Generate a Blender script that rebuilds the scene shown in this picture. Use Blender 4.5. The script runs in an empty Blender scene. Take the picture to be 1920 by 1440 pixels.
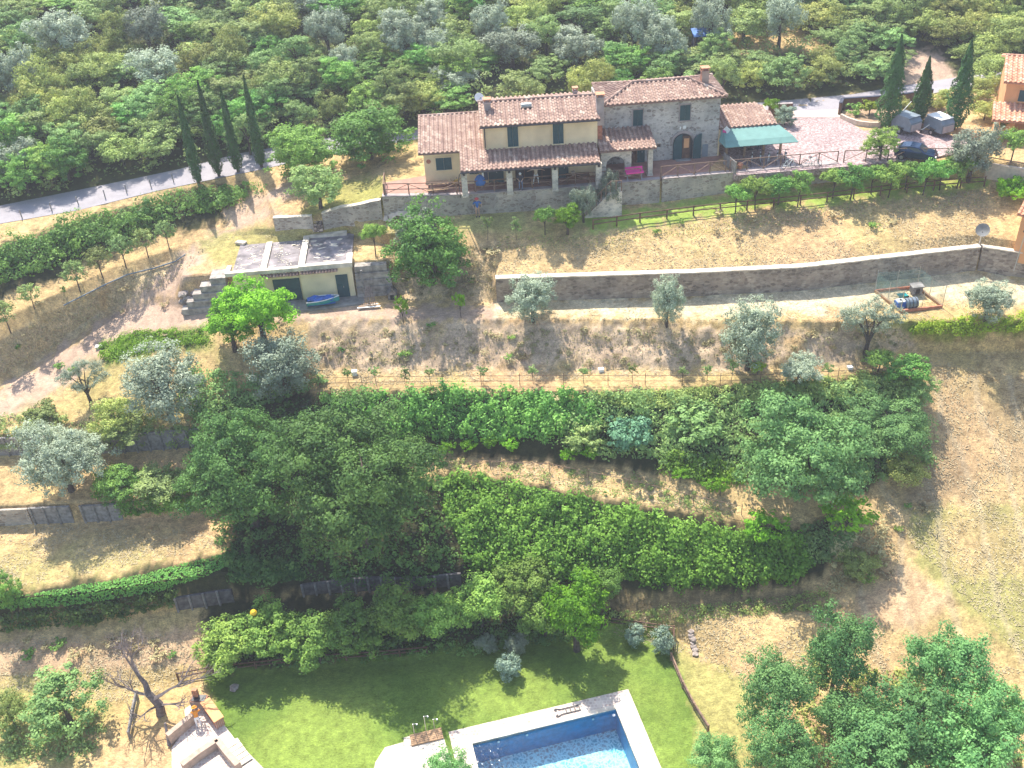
import bpy, bmesh, math, random
import numpy as np
from mathutils import Vector, Matrix, noise
from mathutils.bvhtree import BVHTree
R = math.radians
rnd = random.Random(7)
rng = np.random.default_rng(7)
S = bpy.context.scene
COL = S.collection
# ------------------------------------------------------------------ camera, world, sun, exposure
F_PX, W_PX, H_PX, ZC = 1900.0, 1920.0, 1440.0, 56.0
NAD = np.array([1122.0, 3450.0]); CEN = np.array([960.0, 720.0])
_r = NAD - CEN
_n = np.array([_r[0], _r[1], F_PX]); _n /= np.linalg.norm(_n)
_f = np.array([0, 0, 1.0]); _hy = _f - _n * (_f @ _n); _hy /= np.linalg.norm(_hy)
_hx = np.cross(_n, _hy)
RM = np.stack([_hx, _hy, -_n])
cam = bpy.data.cameras.new('camera'); camo = bpy.data.objects.new('camera', cam); COL.objects.link(camo)
cam.sensor_width = 36; cam.lens = F_PX / W_PX * 36; cam.clip_end = 5000; cam.clip_start = 0.5
right, up, back = RM[:, 0], -RM[:, 1], -RM[:, 2]
camo.matrix_world = Matrix(((right[0], up[0], back[0], 0), (right[1], up[1], back[1], 0), (right[2], up[2], back[2], ZC), (0, 0, 0, 1)))
S.camera = camo
SUN_EL, SUN_AZ = R(58), math.atan2(-0.355, 0.935)          # azimuth measured from +Y towards +X
sd = Vector((math.sin(SUN_AZ) * math.cos(SUN_EL), math.cos(SUN_AZ) * math.cos(SUN_EL), math.sin(SUN_EL)))
w = bpy.data.worlds.new('World'); S.world = w; w.use_nodes = True
nt = w.node_tree; bg = nt.nodes['Background']; sky = nt.nodes.new('ShaderNodeTexSky')
sky.sky_type = 'NISHITA'; sky.sun_disc = False; sky.sun_elevation = SUN_EL; sky.sun_rotation = SUN_AZ
sky.air_density = 1.2; sky.dust_density = 1.5
nt.links.new(sky.outputs[0], bg.inputs[0]); bg.inputs[1].default_value = 0.15
sl = bpy.data.lights.new('sun', 'SUN'); sl.energy = 4.4; sl.angle = R(0.5); sl.color = (1, .95, .86)
so = bpy.data.objects.new('sun', sl); COL.objects.link(so); so.rotation_euler = sd.to_track_quat('Z', 'Y').to_euler()
S.view_settings.view_transform = 'Standard'; S.view_settings.look = 'None'; S.view_settings.gamma = 1
S.view_settings.exposure = 1.0
S.cycles.max_bounces = 6; S.cycles.transparent_max_bounces = 8

def P(px, py, z):
    """point of the world at height z seen in the photograph at (px, py)"""
    v = RM @ np.array([px - CEN[0], py - CEN[1], F_PX]); t = (z - ZC) / v[2]
    return np.array([v[0] * t, v[1] * t, z])
def Qa(A):
    v = (A - np.array([0, 0, ZC])) @ RM
    return CEN + F_PX * v[:, :2] / v[:, 2:3]

# ------------------------------------------------------------------ materials
MAT = {}
def newmat(name):
    m = bpy.data.materials.new(name); m.use_nodes = True; MAT[name] = m
    return m, m.node_tree.nodes, m.node_tree.links, m.node_tree.nodes['Principled BSDF']
def N(ns, t, **k):
    n = ns.new(t)
    for a, b in k.items():
        if a in n.inputs.keys(): n.inputs[a].default_value = b
        else: setattr(n, a, b)
    return n
def ramp(ns, stops):
    r = ns.new('ShaderNodeValToRGB'); e = r.color_ramp.elements
    while len(e) < len(stops): e.new(0.5)
    for i, (p, c) in enumerate(stops):
        e[i].position = p; e[i].color = (*c, 1) if len(c) == 3 else c
    return r
def mixc(ns, ln, fac, a, b, blend='MIX'):
    m = ns.new('ShaderNodeMix'); m.data_type = 'RGBA'; m.blend_type = blend
    for s, v in ((m.inputs[0], fac), (m.inputs[6], a), (m.inputs[7], b)):
        if hasattr(v, 'is_linked'): ln.new(v, s)
        elif isinstance(v, (int, float)): s.default_value = v
        else: s.default_value = (*v, 1)
    return m.outputs[2]
def plain(name, c, rough=.7, var=.12, scale=3, metal=0, bump=0, bscale=20):
    m, ns, ln, b = newmat(name)
    tc = ns.new('ShaderNodeTexCoord'); no = N(ns, 'ShaderNodeTexNoise', Scale=scale, Detail=5.0)
    ln.new(tc.outputs['Object'], no.inputs['Vector'])
    lo = tuple(x * (1 - var * 1.6) for x in c); hi = tuple(min(1, x * (1 + var * 1.6)) for x in c)
    r = ramp(ns, [(.3, lo), (.7, hi)]); ln.new(no.outputs[0], r.inputs[0]); ln.new(r.outputs[0], b.inputs['Base Color'])
    b.inputs['Roughness'].default_value = rough; b.inputs['Metallic'].default_value = metal
    if bump:
        n2 = N(ns, 'ShaderNodeTexNoise', Scale=bscale, Detail=4.0); ln.new(tc.outputs['Object'], n2.inputs['Vector'])
        bp = N(ns, 'ShaderNodeBump', Strength=bump, Distance=.03); ln.new(n2.outputs[0], bp.inputs['Height']); ln.new(bp.outputs[0], b.inputs['Normal'])
    return m
def leafmat(name, dark, light, transl=.3, hv=.06, rough=.55):
    m, ns, ln, b = newmat(name)
    at = N(ns, 'ShaderNodeAttribute', attribute_name='tint'); oi = ns.new('ShaderNodeObjectInfo')
    c = mixc(ns, ln, at.outputs['Fac'], dark, light)
    hs = ns.new('ShaderNodeHueSaturation')
    mr = N(ns, 'ShaderNodeMapRange'); mr.inputs[3].default_value = .5 - hv * .5; mr.inputs[4].default_value = .5 + hv * .5
    ln.new(oi.outputs['Random'], mr.inputs[0]); ln.new(mr.outputs[0], hs.inputs['Hue'])
    ml = N(ns, 'ShaderNodeMath', operation='MULTIPLY'); ml.inputs[1].default_value = 7.31; ln.new(oi.outputs['Random'], ml.inputs[0])
    fr = N(ns, 'ShaderNodeMath', operation='FRACT'); ln.new(ml.outputs[0], fr.inputs[0])
    m2 = N(ns, 'ShaderNodeMapRange'); m2.inputs[3].default_value = .72; m2.inputs[4].default_value = 1.3
    ln.new(fr.outputs[0], m2.inputs[0]); ln.new(m2.outputs[0], hs.inputs['Value'])
    ln.new(mixc(ns, ln, 1.0, c, (2.0, 2.05, 1.7), 'MULTIPLY'), hs.inputs['Color']); ln.new(hs.outputs[0], b.inputs['Base Color']); b.inputs['Roughness'].default_value = rough
    b.inputs['Specular IOR Level'].default_value = .15
    tr = ns.new('ShaderNodeBsdfTranslucent'); ln.new(hs.outputs[0], tr.inputs[0])
    mx = ns.new('ShaderNodeMixShader'); mx.inputs[0].default_value = transl
    ln.new(b.outputs[0], mx.inputs[1]); ln.new(tr.outputs[0], mx.inputs[2]); ln.new(mx.outputs[0], ns['Material Output'].inputs[0])
    return m
def stonemat(name, mortar, c1, c2, c3, scale=2.6, bump=.6, ratio=.09):
    m, ns, ln, b = newmat(name)
    tc = ns.new('ShaderNodeTexCoord'); mp = ns.new('ShaderNodeMapping'); mp.inputs['Scale'].default_value = (1, 1, 1.7)
    ln.new(tc.outputs['Object'], mp.inputs[0])
    no = N(ns, 'ShaderNodeTexNoise', Scale=3.0, Detail=3.0); ln.new(mp.outputs[0], no.inputs['Vector'])
    wv = mixc(ns, ln, .12, mp.outputs[0], no.outputs['Color'])
    v1 = N(ns, 'ShaderNodeTexVoronoi', Scale=scale); v2 = N(ns, 'ShaderNodeTexVoronoi', Scale=scale, feature='DISTANCE_TO_EDGE')
    ln.new(wv, v1.inputs['Vector']); ln.new(wv, v2.inputs['Vector'])
    sp = ns.new('ShaderNodeSeparateColor'); ln.new(v1.outputs['Color'], sp.inputs[0])
    r = ramp(ns, [(0, c1), (.55, c2), (1, c3)]); ln.new(sp.outputs[0], r.inputs[0])
    st = ramp(ns, [(ratio * .5, (0, 0, 0)), (ratio * 1.4, (1, 1, 1))]); ln.new(v2.outputs['Distance'], st.inputs[0])
    big = N(ns, 'ShaderNodeTexNoise', Scale=.6, Detail=4.0); ln.new(tc.outputs['Object'], big.inputs['Vector'])
    bs = ramp(ns, [(.35, (.72, .72, .72)), (.65, (1.15, 1.12, 1.08))]); ln.new(big.outputs[0], bs.inputs[0])
    c = mixc(ns, ln, st.outputs[0], mortar, r.outputs[0]); c = mixc(ns, ln, 1.0, c, bs.outputs[0], 'MULTIPLY')
    ln.new(c, b.inputs['Base Color']); b.inputs['Roughness'].default_value = .9
    bp = N(ns, 'ShaderNodeBump', Strength=bump, Distance=.06); ln.new(st.outputs[0], bp.inputs['Height']); ln.new(bp.outputs[0], b.inputs['Normal'])
    return m
def tintmat(name, stops, rough=.85, nscale=6):
    m, ns, ln, b = newmat(name)
    at = N(ns, 'ShaderNodeAttribute', attribute_name='tint'); r = ramp(ns, stops); ln.new(at.outputs['Fac'], r.inputs[0])
    tc = ns.new('ShaderNodeTexCoord'); no = N(ns, 'ShaderNodeTexNoise', Scale=nscale, Detail=4.0); ln.new(tc.outputs['Object'], no.inputs['Vector'])
    g = ramp(ns, [(.3, (.7, .7, .7)), (.7, (1.2, 1.2, 1.2))]); ln.new(no.outputs[0], g.inputs[0])
    ln.new(mixc(ns, ln, 1.0, r.outputs[0], g.outputs[0], 'MULTIPLY'), b.inputs['Base Color']); b.inputs['Roughness'].default_value = rough
    return m

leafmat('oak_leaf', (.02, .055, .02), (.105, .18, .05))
leafmat('oak_leaf_light', (.04, .095, .025), (.17, .265, .06))
leafmat('olive_leaf', (.095, .118, .095), (.24, .265, .225), .25, .02)
leafmat('bush_leaf', (.065, .105, .04), (.2, .26, .1))
leafmat('dry_bush_leaf', (.09, .12, .035), (.27, .29, .1), .3, .05)
leafmat('bright_leaf', (.05, .13, .01), (.17, .3, .025), .35, .02)
leafmat('cypress_leaf', (.012, .035, .012), (.05, .1, .03), .1, .02)
leafmat('locust_leaf', (.035, .1, .04), (.14, .25, .1), .35, .03)
leafmat('ivy_leaf', (.025, .085, .012), (.13, .25, .04), .25)
leafmat('grey_leaf', (.09, .13, .12), (.26, .32, .27), .15, .02)
leafmat('blue_leaf', (.04, .11, .07), (.15, .27, .19), .2, .02)
leafmat('yellow_leaf', (.1, .15, .015), (.24, .29, .035), .35, .02)
leafmat('flower_petal', (.5, .5, .42), (.85, .85, .78), .2, .01)
leafmat('red_petal', (.5, .05, .1), (.8, .3, .25), .2, .01)
leafmat('dry_weed', (.13, .105, .07), (.34, .28, .17), .2, .02)
plain('bark', (.085, .065, .05), .95, .3, 4, bump=.5)
plain('dead_wood', (.24, .19, .17), .9, .25, 6)
plain('cream_plaster', (.8, .63, .38), .9, .1, .6)
plain('patio_wall', (.45, .33, .25), .9, .12, 3)
plain('pale_plaster', (.82, .68, .42), .9, .07, .8)
plain('orange_plaster', (.72, .36, .16), .9, .08, .8)
plain('white_cap', (.66, .57, .45), .85, .22, 1.6)
plain('roof_felt', (.24, .21, .21), .95, .3, 1.2, bump=.4)
plain('straw', (.46, .38, .23), .9, .2, 3)
plain('concrete', (.24, .23, .21), .9, .25, 1.5, bump=.3)
plain('dead_bark', (.17, .14, .13), .95, .3, 5, bump=.5)
plain('block_concrete', (.34, .3, .26), .95, .3, 2.2, bump=.4)
plain('fascia', (.36, .3, .28), .9, .15, 1.5)
plain('green_shutter', (.018, .075, .085), .5, .1, 3)
plain('dark_opening', (.015, .018, .022), .4, .1, 3)
plain('glass', (.03, .05, .06), .1, .1, 3)
plain('brown_wood', (.14, .075, .045), .8, .25, 4)
plain('pale_wood', (.36, .22, .12), .8, .2, 4)
plain('fence_wood', (.24, .15, .1), .85, .25, 4)
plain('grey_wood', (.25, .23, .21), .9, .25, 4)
plain('dark_metal', (.06, .05, .05), .5, .1, 4)
plain('steel', (.5, .5, .5), .35, .08, 4, metal=.8)
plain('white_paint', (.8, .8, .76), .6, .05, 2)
plain('blue_paint', (.02, .12, .45), .45, .12, 2)
plain('teal_paint', (.01, .28, .28), .45, .12, 2)
plain('pink_fabric', (.8, .06, .32), .8, .06, 2)
plain('yellow_fabric', (.75, .55, .08), .8, .06, 2)
plain('blue_fabric', (.03, .14, .42), .8, .1, 2)
plain('blue_roof', (.08, .2, .5), .6, .1, 2)
plain('red_fabric', (.7, .08, .08), .8, .1, 2)
plain('orange_fabric', (.85, .3, .03), .8, .1, 4)
plain('white_fabric', (.8, .8, .8), .85, .08, 4)
plain('dark_fabric', (.04, .045, .07), .85, .1, 4)
plain('denim', (.12, .16, .26), .85, .1, 4)
plain('skin', (.55, .34, .24), .6, .04, 4)
plain('hair', (.07, .045, .03), .7, .1, 4)
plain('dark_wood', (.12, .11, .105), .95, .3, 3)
plain('awning_fabric', (.13, .26, .23), .8, .06, 2)
plain('brick_red', (.42, .17, .1), .9, .2, 5)
plain('terracotta', (.52, .24, .13), .85, .15, 6)
plain('black_plastic', (.03, .03, .035), .5, .1, 4)
plain('car_blue', (.012, .035, .085), .22, .05, 1, metal=.4)
plain('rubber', (.02, .02, .02), .8, .1, 4)
plain('trailer_grey', (.17, .21, .24), .5, .12, 2)
plain('tarp_dark', (.14, .13, .12), .8, .25, 3)
plain('rock', (.33, .27, .23), .95, .25, 3, bump=.6, bscale=6)
plain('rail_iron', (.1, .085, .09), .6, .1, 4)
plain('yellow_paint', (.85, .5, .02), .4, .05, 2)
plain('soil', (.3, .2, .12), .95, .2, 3)
plain('tan_stone', (.62, .5, .38), .9, .12, 3)
stonemat('house_stone', (.56, .53, .49), (.27, .235, .2), (.48, .45, .41), (.6, .57, .52), 3.4)
stonemat('terrace_stone', (.47, .42, .35), (.25, .2, .16), (.4, .35, .29), (.52, .46, .38), 3.2)
stonemat('long_wall_stone', (.36, .3, .24), (.19, .15, .12), (.36, .29, .23), (.48, .4, .32), 3.0)
stonemat('pier_stone', (.66, .6, .5), (.4, .36, .3), (.58, .52, .44), (.7, .64, .54), 3.5, .3)
stonemat('rubble', (.12, .09, .07), (.3, .22, .17), (.42, .32, .26), (.55, .45, .38), 3.2, .9, .12)
tintmat('roof_tile', [(0, (.17, .1, .08)), (.4, (.29, .18, .14)), (.65, (.38, .25, .19)), (1, (.6, .46, .36))])
tintmat('new_roof_tile', [(0, (.42, .17, .1)), (.5, (.6, .28, .16)), (1, (.75, .5, .36))])
tintmat('paver_tile', [(0, (.42, .27, .2)), (.5, (.62, .42, .32)), (1, (.72, .5, .38))], .85, 8)

def brickmat(name, c1, c2, mortar, scale, bw=.5, rh=.25, rough=.85, off=.5, msize=.02):
    m, ns, ln, b = newmat(name)
    tc = ns.new('ShaderNodeTexCoord'); br = N(ns, 'ShaderNodeTexBrick', Scale=scale); br.offset = off
    br.inputs['Color1'].default_value = (*c1, 1); br.inputs['Color2'].default_value = (*c2, 1); br.inputs['Mortar'].default_value = (*mortar, 1)
    br.inputs['Mortar Size'].default_value = msize; br.inputs['Brick Width'].default_value = bw; br.inputs['Row Height'].default_value = rh
    ln.new(tc.outputs['Object'], br.inputs['Vector'])
    no = N(ns, 'ShaderNodeTexNoise', Scale=1.3, Detail=6.0); ln.new(tc.outputs['Object'], no.inputs['Vector'])
    g = ramp(ns, [(.3, (.75, .74, .73)), (.7, (1.15, 1.15, 1.15))]); ln.new(no.outputs[0], g.inputs[0])
    ln.new(mixc(ns, ln, 1.0, br.outputs[0], g.outputs[0], 'MULTIPLY'), b.inputs['Base Color']); b.inputs['Roughness'].default_value = rough
    return m
brickmat('terrace_paving', (.42, .22, .16), (.36, .18, .13), (.3, .19, .15), 3, .6, .3)
brickmat('pool_paving', (.66, .55, .45), (.5, .36, .3), (.7, .6, .5), 1.7, .4, .4, .8, .37, .05)
brickmat('brick_wall', (.45, .19, .11), (.36, .14, .09), (.4, .3, .24), 4)

def gravelmat():
    m, ns, ln, b = newmat('courtyard_gravel')
    tc = ns.new('ShaderNodeTexCoord'); v = N(ns, 'ShaderNodeTexVoronoi', Scale=8.0); ln.new(tc.outputs['Object'], v.inputs['Vector'])
    sp = ns.new('ShaderNodeSeparateColor'); ln.new(v.outputs['Color'], sp.inputs[0])
    r = ramp(ns, [(0, (.2, .13, .125)), (.5, (.33, .235, .22)), (1, (.5, .39, .37))]); ln.new(sp.outputs[0], r.inputs[0])
    no = N(ns, 'ShaderNodeTexNoise', Scale=.35, Detail=5.0); ln.new(tc.outputs['Object'], no.inputs['Vector'])
    g = ramp(ns, [(.3, (.85, .85, .85)), (.7, (1.12, 1.1, 1.08))]); ln.new(no.outputs[0], g.inputs[0])
    ln.new(mixc(ns, ln, 1.0, r.outputs[0], g.outputs[0], 'MULTIPLY'), b.inputs['Base Color']); b.inputs['Roughness'].default_value = .9
gravelmat()
def roadmat():
    m, ns, ln, b = newmat('asphalt')
    tc = ns.new('ShaderNodeTexCoord'); n1 = N(ns, 'ShaderNodeTexNoise', Scale=.5, Detail=8.0, Roughness=.7); ln.new(tc.outputs['Object'], n1.inputs['Vector'])
    n2 = N(ns, 'ShaderNodeTexNoise', Scale=14.0, Detail=3.0); ln.new(tc.outputs['Object'], n2.inputs['Vector'])
    r = ramp(ns, [(.3, (.25, .23, .24)), (.7, (.36, .33, .34))]); ln.new(n1.outputs[0], r.inputs[0])
    g = ramp(ns, [(.3, (.85, .85, .85)), (.7, (1.1, 1.1, 1.1))]); ln.new(n2.outputs[0], g.inputs[0])
    ln.new(mixc(ns, ln, 1.0, r.outputs[0], g.outputs[0], 'MULTIPLY'), b.inputs['Base Color']); b.inputs['Roughness'].default_value = .9
roadmat()
def groundmat():
    m, ns, ln, b = newmat('ground')
    at = N(ns, 'ShaderNodeAttribute', attribute_name='zone'); gr = N(ns, 'ShaderNodeAttribute', attribute_name='grain')
    tc = ns.new('ShaderNodeTexCoord')
    n1 = N(ns, 'ShaderNodeTexNoise', Scale=1.6, Detail=8.0, Roughness=.75); ln.new(tc.outputs['Object'], n1.inputs['Vector'])
    wv = ns.new('ShaderNodeMapping'); wv.inputs['Scale'].default_value = (1, 2.2, 1); wv.inputs['Rotation'].default_value = (0, 0, .5); ln.new(tc.outputs['Object'], wv.inputs[0])
    n2 = N(ns, 'ShaderNodeTexNoise', Scale=4.2, Detail=4.0, Roughness=.8); n2.inputs['Distortion'].default_value = 1.5; ln.new(wv.outputs[0], n2.inputs['Vector'])
    g1 = ramp(ns, [(.32, (.5, .46, .42)), (.5, (1, 1, 1)), (.66, (1.5, 1.46, 1.35))]); ln.new(n1.outputs[0], g1.inputs[0])
    g2 = ramp(ns, [(.36, (.5, .47, .43)), (.5, (.98, .98, .98)), (.62, (1.6, 1.54, 1.4))]); ln.new(n2.outputs[0], g2.inputs[0])
    wh = mixc(ns, ln, gr.outputs['Fac'], (1, 1, 1), g1.outputs[0]); w2 = mixc(ns, ln, gr.outputs['Fac'], (1, 1, 1), g2.outputs[0])
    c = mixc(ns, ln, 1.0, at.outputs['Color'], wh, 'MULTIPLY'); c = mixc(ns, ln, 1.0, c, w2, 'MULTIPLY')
    ln.new(c, b.inputs['Base Color']); b.inputs['Roughness'].default_value = 1.0; b.inputs['Specular IOR Level'].default_value = .1
    bp = N(ns, 'ShaderNodeBump', Strength=.28, Distance=.06); ln.new(n2.outputs[0], bp.inputs['Height']); ln.new(bp.outputs[0], b.inputs['Normal'])
groundmat()
def watermat():
    m, ns, ln, b = newmat('pool_water')
    tc = ns.new('ShaderNodeTexCoord'); n = N(ns, 'ShaderNodeTexNoise', Scale=4.0, Detail=3.0); ln.new(tc.outputs['Object'], n.inputs['Vector'])
    b.inputs['Base Color'].default_value = (.75, .93, .97, 1); b.inputs['Roughness'].default_value = .03; b.inputs['Transmission Weight'].default_value = 1; b.inputs['IOR'].default_value = 1.33
    bp = N(ns, 'ShaderNodeBump', Strength=.45, Distance=.05); ln.new(n.outputs[0], bp.inputs['Height']); ln.new(bp.outputs[0], b.inputs['Normal'])
    gl = ns.new('ShaderNodeBsdfGlossy'); gl.inputs['Roughness'].default_value = .06; ln.new(bp.outputs[0], gl.inputs['Normal'])
    tr = ns.new('ShaderNodeBsdfTransparent'); tr.inputs[0].default_value = (.62, .88, .95, 1)
    fr = ns.new('ShaderNodeFresnel'); fr.inputs[0].default_value = 1.33; ln.new(bp.outputs[0], fr.inputs['Normal'])
    mx = ns.new('ShaderNodeMixShader'); ln.new(fr.outputs[0], mx.inputs[0]); ln.new(tr.outputs[0], mx.inputs[1]); ln.new(gl.outputs[0], mx.inputs[2])
    ln.new(mx.outputs[0], ns['Material Output'].inputs[0])
    m, ns, ln, b = newmat('pool_glitter')
    tc = ns.new('ShaderNodeTexCoord')
    v = N(ns, 'ShaderNodeTexVoronoi', Scale=5.5, feature='DISTANCE_TO_EDGE'); no = N(ns, 'ShaderNodeTexNoise', Scale=3.0, Detail=3.0)
    ln.new(tc.outputs['Object'], no.inputs['Vector']); wv = mixc(ns, ln, .35, tc.outputs['Object'], no.outputs['Color']); ln.new(wv, v.inputs['Vector'])
    big = N(ns, 'ShaderNodeTexNoise', Scale=.45, Detail=2.0); ln.new(tc.outputs['Object'], big.inputs['Vector'])
    base = ramp(ns, [(.4, (.14, .4, .5)), (.48, (.36, .4, .46)), (.56, (.5, .36, .38))]); ln.new(big.outputs[0], base.inputs[0])  # lilac and pink water reflections painted into the floor colour
    e = ramp(ns, [(.0, (1, 1, 1)), (.14, (.35, .35, .35)), (.3, (0, 0, 0))]); ln.new(v.outputs['Distance'], e.inputs[0])  # white cell edges are water sparkle painted into the floor colour
    ln.new(mixc(ns, ln, e.outputs[0], base.outputs[0], (.92, .95, .95)), b.inputs['Base Color']); b.inputs['Roughness'].default_value = .6
watermat()
plain('pool_tile_blue', (.01, .2, .4), .4, .15, 3)
def netmat():
    m, ns, ln, b = newmat('net')
    tc = ns.new('ShaderNodeTexCoord'); ck = N(ns, 'ShaderNodeTexBrick', Scale=9.0); ln.new(tc.outputs['Object'], ck.inputs['Vector'])
    tr = ns.new('ShaderNodeBsdfTransparent'); mx = ns.new('ShaderNodeMixShader'); mx.inputs[0].default_value = .22
    b.inputs['Base Color'].default_value = (.25, .45, .38, 1)
    ln.new(tr.outputs[0], mx.inputs[1]); ln.new(b.outputs[0], mx.inputs[2]); ln.new(mx.outputs[0], ns['Material Output'].inputs[0])
netmat()

# ------------------------------------------------------------------ object helpers
def tag(o, label=None, cat=None, group=None, kind=None):
    if label: o['label'] = label
    if cat: o['category'] = cat
    if group: o['group'] = group
    if kind: o['kind'] = kind
    return o
def thing(name, label, cat, loc=(0, 0, 0), rz=0, group=None):
    o = bpy.data.objects.new(name, None); COL.objects.link(o); o.empty_display_size = .3
    o.location = loc; o.rotation_euler = (0, 0, rz); return tag(o, label, cat, group)
def link(name, me, parent=None, loc=None):
    o = bpy.data.objects.new(name, me); COL.objects.link(o)
    if parent is not None: o.parent = parent
    if loc is not None: o.location = loc
    return o
class MB:
    def __init__(s): s.v = []; s.f = []; s.m = []; s.cur = 0; s.t = []
    def add(s, vs, fs, tint=None):
        b = len(s.v); s.v += [tuple(map(float, p)) for p in vs]; s.f += [tuple(b + i for i in f) for f in fs]; s.m += [s.cur] * len(fs)
        s.t += [tint if tint is not None else .5] * len(fs); return s
    def box(s, c, d, rz=0, tint=None, ry=0, rx=0):
        x, y, z = (k / 2 for k in d); M = Matrix.Rotation(rz, 3, 'Z') @ Matrix.Rotation(ry, 3, 'Y') @ Matrix.Rotation(rx, 3, 'X'); c = Vector(c)
        vs = [c + M @ Vector((sx * x, sy * y, sz * z)) for sz in (-1, 1) for sx, sy in ((-1, -1), (1, -1), (1, 1), (-1, 1))]
        return s.add(vs, [(3, 2, 1, 0), (4, 5, 6, 7), (0, 1, 5, 4), (1, 2, 6, 5), (2, 3, 7, 6), (3, 0, 4, 7)], tint)
    def b2(s, x0, x1, y0, y1, z0, z1, tint=None): return s.box(((x0 + x1) / 2, (y0 + y1) / 2, (z0 + z1) / 2), (x1 - x0, y1 - y0, z1 - z0), 0, tint)
    def cyl(s, a, b, r0, r1=None, n=8, cap=True):
        a, b = Vector(a), Vector(b); r1 = r0 if r1 is None else r1; d = (b - a)
        if d.length < 1e-6: return s
        q = d.to_track_quat('Z', 'Y'); vs = []
        for p, r in ((a, r0), (b, r1)):
            for i in range(n): vs.append(p + q @ Vector((r * math.cos(2 * math.pi * i / n), r * math.sin(2 * math.pi * i / n), 0)))
        fs = [(i, (i + 1) % n, n + (i + 1) % n, n + i) for i in range(n)]
        if cap: fs += [tuple(range(n))[::-1], tuple(range(n, 2 * n))]
        return s.add(vs, fs)
    def tube(s, pts, rs, n=6):
        for i in range(len(pts) - 1): s.cyl(pts[i], pts[i + 1], rs[i], rs[i + 1], n, i in (0, len(pts) - 2))
        return s
    def lathe(s, c, prof, n=12, sc=(1, 1)):
        c = Vector(c); vs = []
        for r, z in prof:
            for i in range(n): vs.append(c + Vector((r * sc[0] * math.cos(2 * math.pi * i / n), r * sc[1] * math.sin(2 * math.pi * i / n), z)))
        fs = [(k * n + i, k * n + (i + 1) % n, (k + 1) * n + (i + 1) % n, (k + 1) * n + i) for k in range(len(prof) - 1) for i in range(n)]
        fs += [tuple(range(n))[::-1], tuple(range((len(prof) - 1) * n, len(prof) * n))]
        return s.add(vs, fs)
    def prism(s, poly, z0, z1):
        n = len(poly); vs = [(x, y, z0) for x, y in poly] + [(x, y, z1) for x, y in poly]
        return s.add(vs, [tuple(range(n))[::-1], tuple(range(n, 2 * n))] + [(i, (i + 1) % n, n + (i + 1) % n, n + i) for i in range(n)])
    def extr(s, poly, axis, a, b):
        """polygon in the plane across the axis, swept from a to b"""
        n = len(poly); mk = {'x': lambda p, t: (t, p[0], p[1]), 'y': lambda p, t: (p[0], t, p[1])}[axis]
        vs = [mk(p, a) for p in poly] + [mk(p, b) for p in poly]
        return s.add(vs, [tuple(range(n))[::-1], tuple(range(n, 2 * n))] + [(i, (i + 1) % n, n + (i + 1) % n, n + i) for i in range(n)])
    def build(s, name, mat, parent=None, loc=None, smooth=False):
        me = bpy.data.meshes.new(name); me.from_pydata(s.v, [], s.f)
        for mm in (mat if isinstance(mat, (list, tuple)) else [mat]): me.materials.append(MAT[mm])
        if max(s.m, default=0): me.polygons.foreach_set('material_index', s.m)
        if any(t != .5 for t in s.t):
            a = me.attributes.new('tint', 'FLOAT', 'FACE'); a.data.foreach_set('value', s.t)
        if smooth: me.polygons.foreach_set('use_smooth', [True] * len(s.f))
        bm = bmesh.new(); bm.from_mesh(me); bmesh.ops.recalc_face_normals(bm, faces=bm.faces); bm.to_mesh(me); bm.free()
        return link(name, me, parent, loc)

# ------------------------------------------------------------------ terrain
PX = np.arange(-400, 2321, 4.0)
ROWS = []
def row(pix=None, rel=None, mask=None, sub=6):
    A = B = None
    if pix:
        a = np.array(pix); py = np.interp(PX, a[:, 0], a[:, 1]); z = np.interp(PX, a[:, 0], a[:, 2])
        A = np.stack([P(x, y, k) for x, y, k in zip(PX, py, z)])
    if rel:
        a = np.array(rel); dz = np.interp(PX, a[:, 0], a[:, 1]); st = np.interp(PX, a[:, 0], a[:, 2])
        B = ROWS[-1][0].copy(); B[:, 1] += st; B[:, 2] += dz
    if A is None: Wd = B
    elif B is None: Wd = A
    else:
        mm = np.array(mask, float); k = np.interp(PX, mm[:, 0], mm[:, 1])[:, None]; Wd = A * (1 - k) + B * k
    if ROWS:
        bad = Wd[:, 1] - ROWS[-1][0][:, 1]
        if bad.min() < .01: print('row', len(ROWS), 'fold', [(int(PX[i]), round(float(bad[i]), 1)) for i in np.where(bad < .01)[0][::12]])
        Wd[:, 1] = np.maximum(Wd[:, 1], ROWS[-1][0][:, 1] + .02)
    ROWS.append((Wd, sub))
row([(-400, 1900, -1), (2320, 1900, -1)])
row([(-400, 1480, .3), (0, 1480, .1), (300, 1480, 0), (2320, 1480, 0)], sub=25)
row([(-400, 1340, 1.2), (0, 1300, .8), (250, 1290, .2), (380, 1268, 0), (800, 1235, 0), (1150, 1190, 0), (1280, 1200, .1), (1400, 1290, .1), (1650, 1300, .6), (1920, 1300, 1.0), (2320, 1330, 1.3)], sub=16)
row([(-400, 1215, 2.4), (0, 1180, 2.4), (200, 1165, 2.4), (420, 1130, 2.4), (600, 1112, 2.3), (860, 1098, 2.2), (1100, 1118, 2.0), (1300, 1135, 1.9), (1500, 1115, 2.2), (1650, 1070, 3.7), (1920, 1060, 4.0), (2320, 1060, 4.2)], sub=16)
row(rel=[(-400, 2.4, .4), (430, 2.6, .4), (600, 1.5, .4), (860, 1.5, .4), (900, 1.3, 1.2), (1500, 1.2, 1.3), (1700, .4, 1.4), (2320, .4, 1.4)], sub=3)
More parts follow.
